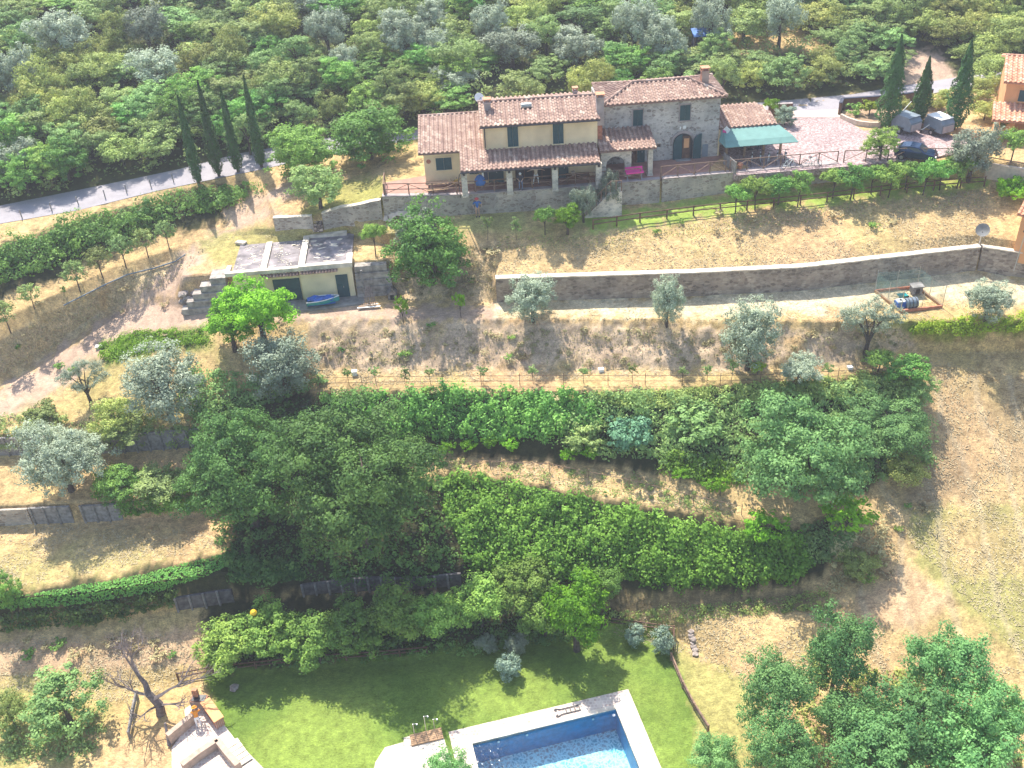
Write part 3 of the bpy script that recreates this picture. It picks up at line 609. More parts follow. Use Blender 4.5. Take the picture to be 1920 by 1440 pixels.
def tree(kind, px, py, wpx, h, name, label, cat='tree', group=None, **k):
    """placed by the middle of its crown in the photograph"""
    L = PROTO[kind]; p = L[0]; hc = p['hc'] / p['h'] * h; b = gc(px, py, hc); s = pscale(b)
    return plant(kind, b - Vector((0, 0, .05)), wpx / s, h, name, label, cat, group, **k)

# cypresses
def cyp(px, py, h, r, label, group, seed):
    b = gpt(px, py); g = np.random.default_rng(seed); n = int(5200 * max(1, r / .6))
    z = g.random(n) ** .9; prof = np.where(z < .12, .55 + z * 3.6, (1 - ((z - .12) / .88) ** 1.7)) ; a = g.random(n) * 6.283
    ph = seed * 1.7; lump = 1 + .2 * np.sin(a * 3 + z * 17 + ph) + .16 * np.sin(a * 5 - z * 31 + ph) + .1 * np.sin(z * 9 + ph); rr = r * prof * lump * np.where(g.random(n) < .25, g.uniform(.3, .8, n), g.uniform(.85, 1.08, n))
    C = np.stack([np.cos(a) * rr, np.sin(a) * rr, .35 + z * (h - .35)], 1); Nn = np.stack([np.cos(a), np.sin(a), .5 + 0 * a], 1) + g.normal(size=(n, 3)) * .35
    t = thing('cypress_tree', label, 'tree', b, 0, group)
    leaves('crown', C, Nn, g.uniform(.12, .26, n), .25 + .5 * ((np.sin(a * 3 + z * 17) * .5 + .5) * .5 + .5 * g.random(n)), 'cypress_leaf', t, .5, 0)
    MB().cyl((0, 0, -.2), (0, 0, h * .8), .14, .03, 7).build('trunk', 'bark', t)
for i, (x, y, h, r, lb) in enumerate([(373, 346, 8.3, .5, 'thin cypress beside the road, leftmost of the four slim ones'), (411, 331, 8.9, .58, 'slim cypress beside the road, second from the left and the thickest of its row'),
        (447, 323, 8.0, .48, 'slim cypress beside the road, third from the left of its row'), (491, 314, 8.6, .5, 'slim cypress beside the road nearest the bushy trees, right end of its row')]):
    cyp(x, y, h, r, lb, 'slim cypresses beside the road', 50 + i)
for i, (x, y, h, r, lb) in enumerate([(1662, 240, 8.4, 1.0, 'thick cypress left of the two parked trailers'), (1720, 236, 6.3, .78, 'shorter thick cypress between the two parked trailers'), (1788, 243, 8.0, .95, 'tall thick cypress right of the trailer with the pale cover')]):
    cyp(x, y, h, r, lb, 'thick cypresses by the gravel courtyard', 60 + i)

T_ = [  # kind, px, py, width px, height m, name, label
 ('oak', 452, 880, 235, 9.5, 'oak_tree', 'big dark leafy oak, left one of the pair above the pool'),
 ('oak', 668, 905, 300, 11.5, 'oak_tree', 'largest leafy oak in the middle, right one of the pair'),
 ('dome', 1500, 850, 265, 6.8, 'fig_tree', 'broad dome-shaped blue-green tree in the middle of the right-hand bank'),
 ('dome', 1660, 790, 180, 3.4, 'bushy_tree', 'wide bushy tree at the right end of the overgrown bank'),
 ('bright', 482, 580, 138, 5.6, 'leafy_tree', 'bright green leafy tree in front of the flat-roofed outbuilding'),
 ('bright', 430, 612, 100, 3.8, 'leafy_tree', 'lower yellow-green tree leaning left of the bright tree by the outbuilding'),
 ('fullolive', 526, 680, 128, 5.5, 'olive_tree', 'dense grey-green olive right behind the big oaks'),
 ('fullolive', 300, 715, 140, 6.2, 'olive_tree', 'tall grey olive above the timber wall, right of the dirt track'),
 ('openolive', 155, 708, 92, 3.6, 'olive_tree', 'small thin olive with a bent trunk on the edge of the dirt track'),
 ('bigolive', 112, 862, 172, 5.6, 'olive_tree', 'broad silver olive standing above the plank wall on the left'),
 ('dry', 212, 780, 90, 3.0, 'bush', 'brownish green bush beneath the small bent olive', 'bush'),
 ('broad', 235, 800, 110, 2.2, 'bush', 'yellow-green bush on the edge of the left terrace wall', 'bush'),
 ('shrub', 78, 775, 62, 1.4, 'bush', 'sparse green shrub between dirt track and silver olive', 'bush'),
 ('darkbroad', 220, 905, 90, 2.6, 'bush', 'dark green bush right of the broad silver olive', 'bush'),
 ('broad', 300, 905, 110, 2.2, 'bush', 'pale green bush spilling over the terrace between plank wall and left oak', 'bush'),
 ('full', 805, 470, 142, 6.6, 'leafy_tree', 'dense green tree below the terrace, right of the flat-roofed outbuilding'),
 ('olive', 780, 440, 90, 4.6, 'leafy_tree', 'grey-green tree growing into the left of the dense tree below the terrace'),
 ('hedgetree', 698, 436, 48, 3.2, 'round_tree', 'small round-headed tree at the right edge of the flat roof'),
 ('peach', 753, 573, 30, 2.6, 'young_tree', 'young fruit tree on the track right of the outbuilding, left of two'),
 ('peach', 862, 566, 26, 2.4, 'young_tree', 'young fruit tree on the track below the shaded bank, right of two'),
 ('fullolive', 997, 556, 88, 4.0, 'olive_tree', 'olive at the left end of the long stone wall'),
 ('fullolive', 1252, 562, 62, 4.2, 'olive_tree', 'slender pale olive in front of the middle of the long stone wall'),
 ('fullolive', 1408, 622, 104, 6.0, 'olive_tree', 'tall dense olive standing on the brown bank'),
 ('openolive', 1634, 592, 120, 5.2, 'olive_tree', 'open many-limbed olive beside the netted pen'),
 ('fullolive', 1856, 565, 84, 3.3, 'olive_tree', 'pale olive near the right edge below the long stone wall'),
 ('olive', 1094, 380, 50, 3.3, 'olive_tree', 'grey olive beside the terrace wall, left of the stone stairs'),
 ('olive', 1143, 352, 48, 4.0, 'garden_tree', 'taller yellowish tree beside the foot of the stone stairs'),
 ('hedgetree', 1021, 408, 44, 2.5, 'round_tree', 'small bluish green tree below the terrace wall, left of its bright neighbour'),
 ('bright', 1064, 410, 52, 2.5, 'round_tree', 'small bright green round tree below the terrace wall'),
 ('full', 565, 285, 120, 5.0, 'garden_tree', 'feathery green tree beside the road right of the four slim cypresses'),
 ('broad', 592, 335, 115, 4.4, 'garden_tree', 'dull brownish tree above the small stone steps'),
 ('full', 690, 250, 140, 5.2, 'garden_tree', 'wide green tree beside the road left of the tiled roof'),
 ('greyshrub', 1473, 218, 42, 2.0, 'bush', 'round silver bush at the corner of the low tiled roof by the gate', 'bush'),
 ('peach', 1447, 195, 36, 2.2, 'bush', 'loose bright green bush behind the silver bush at the gate', 'bush'),
 ('darkbroad', 1655, 268, 74, 3.2, 'garden_tree', 'round green tree in the courtyard left of the blue car'),
 ('olive', 1828, 280, 100, 5.2, 'olive_tree', 'grey olive right of the blue car at the courtyard edge'),
 ('hedgetree', 1905, 262, 60, 3.2, 'garden_tree', 'dark leafy tree at the right edge beside the orange house'),
 ('brightbush', 1897, 350, 62, 1.8, 'bush', 'very bright green clipped bush at the right edge by the curved wall', 'bush'),
 ('bright', 1080, 1145, 128, 6.2, 'leafy_tree', 'vivid lime green tree above the pool lawn'),
 ('blueshrub', 1178, 812, 100, 2.4, 'bush', 'blue-green feathery shrub in the middle of the overgrown bank', 'bush'),
 ('flower', 1095, 820, 90, 1.8, 'bush', 'white-flecked shrub left of the blue-green feathery shrub', 'bush'),
 ('flower', 1310, 800, 110, 1.9, 'bush', 'white-flecked shrub between the feathery shrub and the dome-shaped tree', 'bush'),
 ('yellowshrub', 1421, 688, 34, 1.2, 'bush', 'small lime yellow shrub in the shade of the tall dense olive', 'bush'),
 ('olive', 1500, 695, 80, 2.6, 'bush', 'sparse grey-green shrub right of the small lime yellow shrub', 'bush'),
 ('hedgetree', 1703, 690, 84, 2.6, 'bush', 'leafy green bush at the right end of the wire-fenced strip', 'bush'),
 ('broad', 1725, 730, 70, 2.4, 'bush', 'lower green bush beside the right-hand field, below the wire-fenced strip', 'bush'),
 ('peach', 1430, 990, 90, 2.4, 'bush', 'spiky yellow-green shrub below the dome-shaped tree, left of its twin', 'bush'),
 ('peach', 1590, 960, 110, 2.6, 'bush', 'spiky yellow-green shrub right of and below the dome-shaped tree', 'bush'),
 ('dry', 1700, 880, 90, 2.2, 'bush', 'olive coloured bush at the edge of the right-hand field', 'bush'),
 ('dry', 1610, 1060, 90, 1.8, 'bush', 'dry grey brush at the foot of the right-hand bank', 'bush'),
 ('greyshrub', 953, 1250, 52, 2.0, 'bush', 'round silver shrub standing out in the tree shade on the lawn', 'bush'),
 ('olive', 912, 1205, 46, 1.8, 'bush', 'dark grey shrub in the shade, leftmost of the two by the silver shrub', 'bush'),
 ('olive', 967, 1205, 48, 1.8, 'bush', 'dark grey shrub in the shade just above the silver shrub', 'bush'),
 ('greyshrub', 1190, 1193, 40, 1.6, 'bush', 'grey shrub at the top right of the lawn, left of its neighbour', 'bush'),
 ('greyshrub', 1243, 1205, 48, 2.0, 'bush', 'larger grey shrub beside the rail fence corner', 'bush'),
 ('locust', 1455, 1290, 140, 7.5, 'locust_tree', 'narrow blue-green tree at the left of the grove in the lower right'),
 ('locust', 1575, 1215, 135, 8.5, 'locust_tree', 'tallest blue-green tree at the top of the lower right grove'),
 ('locust', 1590, 1345, 130, 5.5, 'locust_tree', 'low pale green tree in the middle of the lower right grove'),
 ('locust', 1770, 1250, 150, 7.0, 'locust_tree', 'blue-green tree on the upper right of the lower right grove'),
 ('locust', 1700, 1350, 170, 6.8, 'locust_tree', 'wide pale tree in the centre of the lower right grove'),
 ('locust', 1860, 1330, 150, 7.0, 'locust_tree', 'hazy green tree at the right edge of the lower right grove'),
 ('locust', 1640, 1430, 170, 6.2, 'locust_tree', 'yellowish green tree at the bottom of the lower right grove'),
 ('locust', 1820, 1430, 180, 6.6, 'locust_tree', 'pale green tree in the bottom right corner'),
 ('locust', 1470, 1405, 140, 7.0, 'locust_tree', 'dark green tree at the bottom left of the lower right grove'),
 ('locust', 842, 1448, 90, 4.4, 'leafy_tree', 'feathery tree top in front of the left end of the pool'),
 ('locust', 1345, 1415, 100, 3.4, 'bush', 'pale green bush at the bottom right of the pool', 'bush'),
 ('broad', 112, 1310, 150, 4.2, 'leafy_tree', 'rounded green tree in the lower left corner beside the dead tree'),
 ('broad', 8, 1320, 70, 3.6, 'leafy_tree', 'green tree cut by the lower left edge of the picture'),
 ('darkbroad', 15, 1120, 60, 3.4, 'leafy_tree', 'small green tree at the left edge on the end of the ivy wall'),
 ('hedgetree', 1650, 672, 56, 1.8, 'bush', 'low green shrub behind the white box at the right end of the wire fence', 'bush'),
 ('broad', 1302, 115, 60, 2.4, 'bush', 'rounded bright green bush below the blue-roofed hut', 'bush'),
 ('broad', 1265, 125, 48, 1.8, 'bush', 'small rounded green bush behind the stone house ridge', 'bush'),
 ('hedgetree', 1885, 228, 42, 1.8, 'bush', 'pale green shrub at the foot of the orange house', 'bush'),
]
for r_ in T_:
    k, x, y, wp, h, nm, lb = r_[:7]; tree(k, x, y, wp, h, nm, lb, r_[7] if len(r_) > 7 else 'tree', rz=rnd.uniform(0, 6.28))
# row of nut trees along the top of the lawn
for i, (x, y, wp, h, lb) in enumerate([(430, 1205, 120, 3.6, 'nut tree at the left end of the row above the lawn, nearest the dead tree'), (510, 1180, 120, 4.0, 'nut tree with the yellow ball in its leaves'), (590, 1195, 115, 3.8, 'sunlit nut tree third from the left above the lawn'),
        (665, 1175, 120, 3.8, 'half shaded nut tree in front of the low timber wall'), (745, 1150, 125, 4.0, 'shaded nut tree below the largest oak'), (820, 1150, 110, 3.6, 'shaded nut tree right below the largest oak'),
        (900, 1125, 110, 4.0, 'sunlit nut tree just right of the largest oak shade'), (975, 1105, 120, 4.2, 'sunlit nut tree left of the vivid lime tree'), (1020, 1150, 100, 3.8, 'nut tree partly behind the vivid lime tree'), (1130, 1100, 70, 3.2, 'small nut tree right behind the vivid lime tree')]):
    tree('nut', x, y, wp, h, 'nut_tree', lb, 'tree', 'nut trees along the top of the lawn')
# hedge of small trees along the post fence
for i, (x, y) in enumerate([(1382, 362), (1420, 352), (1462, 348), (1500, 346), (1566, 333), (1600, 334), (1640, 326), (1672, 330), (1704, 320), (1738, 322), (1770, 318), (1802, 312)]):
    tree('hedgetree', x, y, 53 + 5 * (i % 3), 2.7 + .3 * (i % 2), 'hedge_tree', 'small clipped tree on a bare stem in the row behind the post fence', 'tree', 'small clipped trees behind the post fence')
# saplings
for x, y, wp, h in [(5, 585, 60, 3.0), (55, 553, 50, 2.4), (138, 510, 60, 3.0), (182, 485, 58, 3.0), (226, 466, 60, 3.2), (268, 447, 52, 2.8), (308, 432, 50, 2.8)]:
    tree('fruit', x, y, wp, h, 'young_tree', 'young fruit tree in the row above the black hose', 'tree', 'young fruit trees above the black hose')
for x in (655, 707, 762, 808, 905, 1000, 1095, 1187, 1280, 1325, 1370, 1478, 1550): 
    b = gpt(x, 720 - (x - 900) * .008); plant('sapling', b, .9, rnd.uniform(1.5, 2.1), 'sapling', 'thin sapling in the wire-fenced strip', 'sapling', 'saplings in the wire-fenced strip')
for x, y in [(838, 858), (880, 850), (918, 845), (958, 850), (1065, 868), (1105, 868), (1275, 905), (1330, 925), (1350, 930)]:
    plant('peach', gpt(x, y), 1.5, rnd.uniform(1.2, 1.8), 'sapling', 'spiky light green sapling on the middle dry terrace', 'sapling', 'light green saplings on the middle terrace')
for x, y in [(914, 450), (968, 450)]:
    plant('sapling', gpt(x, y), 1.0, 2.2, 'sapling', 'bare thin sapling on the dry slope below the terrace wall', 'sapling', 'bare saplings below the terrace wall')
# weeds and tufts one can count
for i in range(90):
    x, y = rnd.choice([(rnd.uniform(580, 1700), rnd.uniform(610, 685)), (rnd.uniform(20, 330), rnd.uniform(500, 700)), (rnd.uniform(1100, 1840), rnd.uniform(400, 450)), (rnd.uniform(1560, 1750), rnd.uniform(950, 1100)), (rnd.uniform(620, 1100), rnd.uniform(738, 745)), (rnd.uniform(20, 380), rnd.uniform(1190, 1240)), (rnd.uniform(740, 930), rnd.uniform(470, 540))])
    b = gpt(x, y)
    if b is None: continue
    plant('dryweed' if rnd.random() < .7 else 'weed', b, rnd.uniform(.5, 1.3), rnd.uniform(.25, .6), 'weed_tuft', 'low tuft of weeds on the dry slope', 'weeds', 'weed tufts on the dry slopes')

# masses of creeper and hedge: uncountable foliage over the banks
def mass(name, poly, thick, n, leafsz, mat, label, cat='ivy', lumps=1.0, hang=0, seed=1, kind='stuff', base=0.0):
    """foliage over a bank: a thin cover plus many overlapping sprays of their own size, lean and tint"""
    g = np.random.default_rng(seed); a = np.array(poly, float); lo, hi = a.min(0), a.max(0)
    leafsz *= .76; n = int(n * 1.55); per = 52; nc_ = int(n * .72 / per); nb = int(n * .2)
    Qs = g.uniform(lo, hi, ((nc_ + nb) * 4, 2)); Qs = Qs[inpoly(Qs, poly)][:nc_ + nb]; C, Nn, T, Z = [], [], [], []
    for i, q in enumerate(Qs):
        p, no = gp(q[0], q[1])
        if p is None: continue
        if no.z < 0: no = -no
        k = noise.fractal(Vector((p.x, p.y, p.z)) * lumps * .6, 1.0, 2.1, 3) * .9 + .5; k = max(0, min(1.15, k)); d = thick * (base + (1 - base) * k)
        dirn = (Vector(no) * .6 + Vector((0, -.35, .7))).normalized(); tn = g.beta(2, 2)
        if i < nb: c = p + dirn * d * .35; C.append(np.array([tuple(c)])); Nn.append(np.array([tuple(no)]) + g.normal(size=(1, 3)) * .4); T.append(np.array([tn * .7])); continue
        s = g.uniform(.4, 1.9) ** 1.1; c = np.array(tuple(p + dirn * d * g.uniform(.3, 1.25))); o = g.normal(size=(per, 3)); o = o / np.linalg.norm(o, axis=1, keepdims=True) * (g.random(per) ** .42)[:, None] * 1.6 * np.array([.2, .24, .34] if hang else [.3, .3, .17]) * s * max(.6, thick ** .5)
        if hang: o[:, 2] -= np.abs(g.normal(size=per)) * .28 * hang * s; o[:, 1] -= .1
        C.append(c + o); Nn.append(np.array([tuple(Vector(no) * .4 + Vector((0, -.1, .4)))]) + g.normal(size=(per, 3)) * .36 + g.normal(size=(1, 3)) * .2 + o / (np.linalg.norm(o, axis=1, keepdims=True) + 1e-9) * .8); T.append(tn * .75 + g.random(per) * .3)
    C = np.concatenate(C); Nn = np.concatenate(Nn); t = np.concatenate(T) + (vn(C, .35, seed + 5, 2) - .5) * .5; m = len(C)
    o = leaves(name, C, Nn, leafsz * g.uniform(.6, 1.4, m), np.clip(t, 0, 1), mat, None, .65, hang); return tag(o, label, cat, None, kind)
mass('ivy', [(822, 896), (900, 892), (1050, 926), (1150, 947), (1250, 974), (1390, 998), (1490, 1002), (1530, 1060), (1490, 1085), (1300, 1095), (1120, 1085), (980, 1075), (880, 1070), (835, 960)], 1.2, 42000, .28, 'ivy_leaf', 'thick bright green creeper covering the bank below the middle dry terrace', lumps=.7, hang=.6, seed=11)
mass('ivy', [(600, 745), (820, 728), (1100, 735), (1130, 800), (1020, 822), (820, 820), (700, 820)], .95, 17000, .26, 'oak_leaf_light', 'dark green creeper hanging over the bank below the wire-fenced strip', lumps=.8, hang=.6, seed=12)
mass('undergrowth', [(1050, 770), (1120, 735), (1300, 745), (1500, 722), (1720, 700), (1750, 870), (1640, 900), (1500, 920), (1380, 880), (1180, 860), (1050, 835)], .9, 26000, .26, 'bush_leaf', 'tangled green scrub between the wire-fenced strip and the dome-shaped tree', 'scrub', lumps=.8, seed=13)
mass('undergrowth', [(1120, 738), (1300, 730), (1500, 710), (1700, 700), (1700, 740), (1500, 750), (1250, 765), (1120, 765)], .8, 10000, .22, 'dry_bush_leaf', 'yellowish low scrub along the lower edge of the wire-fenced strip', 'scrub', lumps=1.0, seed=14)
mass('ivy', [(1240, 850), (1390, 870), (1400, 905), (1300, 900), (1240, 880)], .7, 3000, .24, 'ivy_leaf', 'creeper spilling over the small bank left of the dome-shaped tree', seed=15)
mass('hedge', [(-380, 520), (0, 462), (200, 405), (400, 352), (505, 348), (500, 362), (410, 395), (300, 425), (100, 500), (0, 540), (-380, 600)], 1.5, 24000, .28, 'oak_leaf_light', 'long dark green hedge on the bank below the road', 'hedge', lumps=.8, seed=16, base=.35)
mass('ivy', [(-200, 1135), (50, 1118), (250, 1082), (425, 1040), (430, 1065), (300, 1108), (130, 1135), (0, 1142), (-200, 1170)], .7, 13000, .24, 'oak_leaf_light', 'ivy growing along the top of the lowest left terrace wall', seed=17, base=.3)
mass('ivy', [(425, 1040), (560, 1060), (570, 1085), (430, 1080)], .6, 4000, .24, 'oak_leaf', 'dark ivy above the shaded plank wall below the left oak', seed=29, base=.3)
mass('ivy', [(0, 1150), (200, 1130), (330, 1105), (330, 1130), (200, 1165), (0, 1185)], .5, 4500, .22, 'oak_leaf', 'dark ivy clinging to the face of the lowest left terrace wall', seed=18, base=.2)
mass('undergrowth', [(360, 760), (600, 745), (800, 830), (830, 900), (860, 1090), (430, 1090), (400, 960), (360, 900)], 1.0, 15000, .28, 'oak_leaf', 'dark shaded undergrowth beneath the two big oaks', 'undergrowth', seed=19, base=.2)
mass('undergrowth', [(330, 690), (480, 700), (620, 715), (560, 740), (400, 790), (340, 770)], .8, 5000, .25, 'bush_leaf', 'green scrub behind the left oak', 'scrub', seed=20, base=.2)
mass('undergrowth', [(185, 650), (240, 625), (380, 618), (395, 640), (300, 655), (200, 680)], .6, 5000, .2, 'bright_leaf', 'strip of fresh green plants along the lower edge of the dirt track', 'ground cover', seed=21)
mass('undergrowth', [(1705, 612), (1800, 595), (1925, 590), (2100, 600), (2100, 622), (1900, 622), (1710, 628)], .6, 5000, .2, 'yellow_leaf', 'yellow-green ground cover on the small bank at the right', 'ground cover', seed=22)
mass('undergrowth', [(-100, 760), (180, 795), (380, 800), (380, 830), (200, 840), (0, 840)], .6, 5000, .22, 'bush_leaf', 'green growth along the upper left timber wall', 'ground cover', seed=23)
mass('undergrowth', [(190, 880), (350, 885), (400, 950), (240, 965), (180, 930)], .9, 6000, .24, 'ivy_leaf', 'green growth spilling over the plank wall on the left', 'ground cover', seed=24)
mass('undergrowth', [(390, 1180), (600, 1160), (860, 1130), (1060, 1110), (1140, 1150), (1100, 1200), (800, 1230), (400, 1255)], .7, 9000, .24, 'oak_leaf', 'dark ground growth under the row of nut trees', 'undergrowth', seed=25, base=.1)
mass('undergrowth', [(1500, 985), (1600, 960), (1600, 1020), (1540, 1060), (1510, 1050)], .6, 2600, .24, 'bush_leaf', 'scrub at the right foot of the creeper bank', 'scrub', seed=26)
mass('undergrowth', [(200, 1330), (40, 1300), (-60, 1330), (-60, 1440), (180, 1420)], .5, 4000, .22, 'bush_leaf', 'weedy growth in the lower left corner', 'ground cover', seed=27)
mass('undergrowth', [(1500, 1230), (1950, 1290), (2000, 1520), (1420, 1500), (1440, 1400)], .6, 9000, .26, 'dry_bush_leaf', 'low growth under the lower right grove', 'undergrowth', seed=28)

# the wooded hillside beyond the road
FR = [(-420, 480), (0, 370), (330, 300), (560, 255), (760, 225), (1130, 195), (1370, 188), (1480, 180), (1660, 158), (1700, 100), (1760, 85), (1800, 138), (1920, 118), (2320, 60), (2320, -260), (-420, -260)]
FR2 = FR
mass('undergrowth', [(-420, 430), (0, 385), (330, 315), (560, 262), (760, 238), (1370, 190), (1660, 160), (1695, 100), (1695, -200), (-420, -200)], 1.6, 70000, .36, 'bush_leaf', 'dense green scrub covering the hillside beyond the road', 'scrub', lumps=.35, seed=31, base=.25)
mass('undergrowth', [(1770, 80), (1810, 135), (2300, 60), (2300, -200), (1720, -200), (1720, 40)], 1.2, 14000, .32, 'dry_bush_leaf', 'pale dry scrub on the hillside in the upper right corner', 'scrub', lumps=.35, seed=32, base=.25)
SP = [('olive', 610, 55, 80, 5), ('olive', 755, 55, 98, 5.5), ('olive', 915, 40, 80, 5), ('olive', 1190, 45, 85, 6), ('olive', 1245, 70, 90, 5.5), ('olive', 1335, 35, 85, 6), ('olive', 1465, 30, 85, 6), ('olive', 115, 60, 120, 6), ('olive', 270, 45, 90, 5),
      ('olive', 290, 125, 100, 4.5), ('olive', 640, 110, 60, 3.6), ('olive', 20, 130, 100, 6), ('olive', 960, 85, 110, 4), ('olive', 1080, 80, 100, 4.2)]
LBS = ['silver olive at the top of the hillside, right of the group of three', 'large silver olive at the top of the hillside above the left tiled roof', 'silver olive at the top edge behind the low cream house', 'dark-bellied olive left of the blue-roofed hut', 'silver olive overlapping the left of the blue-roofed hut', 'olive directly above the blue-roofed hut', 'round olive casting shade on the dry clearing', 'large grey-brown olive in the upper left corner', 'olive at the top edge above the slim cypresses', 'broad grey tree behind the slim cypresses', 'small silver olive below the large one of the hillside', 'brown-grey tree at the upper left edge', 'loose grey tree on the hillside above the house', 'loose grey tree uphill of the stone house']
for (k, x, y, wp, h), lb in zip(SP, LBS): tree(k, x, y, wp, h, 'olive_tree', lb, 'tree', 'olives on the hillside')
fcount = 0; y = -40.0
while y < 470:
    x = -380 + rnd.uniform(0, 30); sp = 52 + y * .03
    while x < 2300:
        qx, qy = x + rnd.uniform(-14, 14), y + rnd.uniform(-9, 9)
        inside = inpoly(np.array([[qx, qy + 34]]), FR)[0] and rnd.random() > .1 and not (1360 < qx < 1545 and 45 < qy < 100) and not (1680 < qx < 1810 and 60 < qy) and not (1290 < qx < 1330 and 60 < qy < 105)
        near = min([math.hypot((qx - a[1]) / a[3] * 1.7, (qy - a[2]) / a[3] * 2.4) for a in SP])
        if inside and near > 1:
            n_ = vn(np.array([[qx / 30, qy / 18, 0]]), .35, 77, 2)[0]
            kd = 'dry' if (qx > 1740 or n_ > .62) else ('olive' if n_ < .3 and rnd.random() < .35 else ('darkbroad' if n_ < .4 else 'broad'))
            hh = rnd.triangular(1.8, 5.6, 3.4) if qy > 150 else rnd.triangular(1.5, 5.0, 2.8)
            if qx > 1500 and qy > 60: hh *= .8
            nm = {'dry': ('scrub_tree', 'dull yellow-green scrub tree on the wooded hillside'), 'olive': ('olive_tree', 'grey olive-like tree in the wooded hillside'), 'darkbroad': ('forest_tree', 'dark green bushy tree in the wooded hillside'), 'broad': ('forest_tree', 'mid green bushy tree in the wooded hillside')}[kd]
            if abs(qx - 960) < 1050 and qy > -60:
                tree(kd, qx, qy, rnd.uniform(62, 105), hh, nm[0], nm[1], 'tree', {'dry': 'scrub trees on the hillside', 'olive': 'grey trees in the wood', 'darkbroad': 'dark green trees in the wood', 'broad': 'mid green trees in the wood'}[kd]); fcount += 1
        x += sp * rnd.uniform(.8, 1.2)
    y += 21 + y * .012
print('forest trees', fcount)

def litter(poly, n, seed, label, mat='straw', size=.2):
    g = np.random.default_rng(seed); a = np.array(poly, float); Qs = g.uniform(a.min(0), a.max(0), (n * 3, 2)); Qs = Qs[inpoly(Qs, poly)][:n]; C = []
    for q in Qs:
        p = gpt(*q)
        if p is not None: C.append((p.x, p.y, p.z + .03))
    C = np.array(C); keep = vn(C, .6, seed, 3) > g.uniform(.3, .65, len(C)); C = C[keep]; m = len(C)
    Nn = g.normal(size=(m, 3)) * .25 + np.array([0, 0, .9]); tag(leaves('dry_grass', C, Nn, size * g.uniform(.5, 1.5, m), g.random(m), mat, None, .22), label, 'grass', None, 'stuff')
litter([(935, 515), (930, 450), (1110, 440), (1500, 395), (1840, 355), (1880, 450), (1830, 470), (1400, 500)], 16000, 61, 'pale dry grass on the slope above the long stone wall')
litter([(930, 570), (1300, 560), (1830, 515), (1920, 530), (1920, 600), (1700, 600), (930, 600)], 7000, 62, 'pale straw on the flat strip below the long stone wall')
litter([(580, 692), (1700, 690), (1500, 700), (590, 725)], 5000, 63, 'dry grass on the brown bank and the sapling strip')
litter([(1750, 660), (2000, 650), (2000, 1280), (1700, 1200), (1560, 1150), (1150, 1150), (1150, 1190), (1290, 1230), (1420, 1300), (1980, 1300), (1650, 960)], 24000, 64, 'mown straw on the right-hand field')
litter([(0, 990), (220, 980), (400, 1000), (400, 1030), (40, 1100), (-20, 1110)], 6000, 65, 'dry grass on the left terrace')
litter([(820, 855), (1180, 885), (1380, 940), (1380, 970), (1050, 910), (825, 878)], 4000, 66, 'dry grass on the middle terrace')
litter([(0, 1200), (380, 1180), (380, 1260), (250, 1320), (0, 1290)], 5000, 67, 'reddish straw left of the nut trees')
litter([(300, 440), (730, 430), (900, 470), (930, 560), (740, 540), (660, 440), (450, 450)], 4000, 68, 'dry grass around the flat-roofed outbuilding')

mass('dry_brush', [(0, 650), (120, 580), (250, 520), (350, 478), (400, 455), (330, 530), (250, 560), (120, 640), (0, 715), (-200, 760), (-200, 690)], .5, 9000, .2, 'dry_weed', 'dry brown brush on the bank between hose and dirt track', 'dry brush', seed=41, base=.2)
mass('dry_brush', [(590, 622), (900, 615), (1350, 622), (1700, 615), (1700, 650), (1500, 675), (1100, 688), (600, 688)], .28, 8000, .17, 'dry_weed', 'rough brown growth on the cloddy bank below the straw strip', 'dry brush', seed=42, base=.1)
mass('dry_brush', [(720, 470), (930, 460), (930, 545), (880, 560), (760, 555)], .35, 2500, .17, 'dry_weed', 'dry brush on the bank right of the dense tree', 'dry brush', seed=43, base=.1)
mass('dry_brush', [(1550, 1010), (1650, 960), (1680, 1040), (1560, 1110)], .6, 2000, .2, 'dry_weed', 'dry grey brush at the right end of the creeper bank', 'dry brush', seed=44, base=.2)
mass('dry_grass', [(1130, 1150), (1560, 1110), (1580, 1140), (1150, 1175)], .4, 3000, .16, 'dry_bush_leaf', 'tall dry grass along the foot of the creeper bank', 'grass', seed=45, base=.2)
mass('dry_grass', [(820, 860), (1180, 890), (1380, 950), (1380, 975), (1050, 915), (825, 882)], .4, 2500, .16, 'dry_bush_leaf', 'tall dry grass along the edge of the middle terrace', 'grass', seed=46, base=.2)
mass('dry_grass', [(930, 445), (1110, 440), (1500, 392), (1840, 356), (1870, 380), (1500, 420), (1110, 465), (930, 470)], .35, 4500, .15, 'dry_bush_leaf', 'taller dry grass below the post fence', 'grass', seed=47, base=.1)

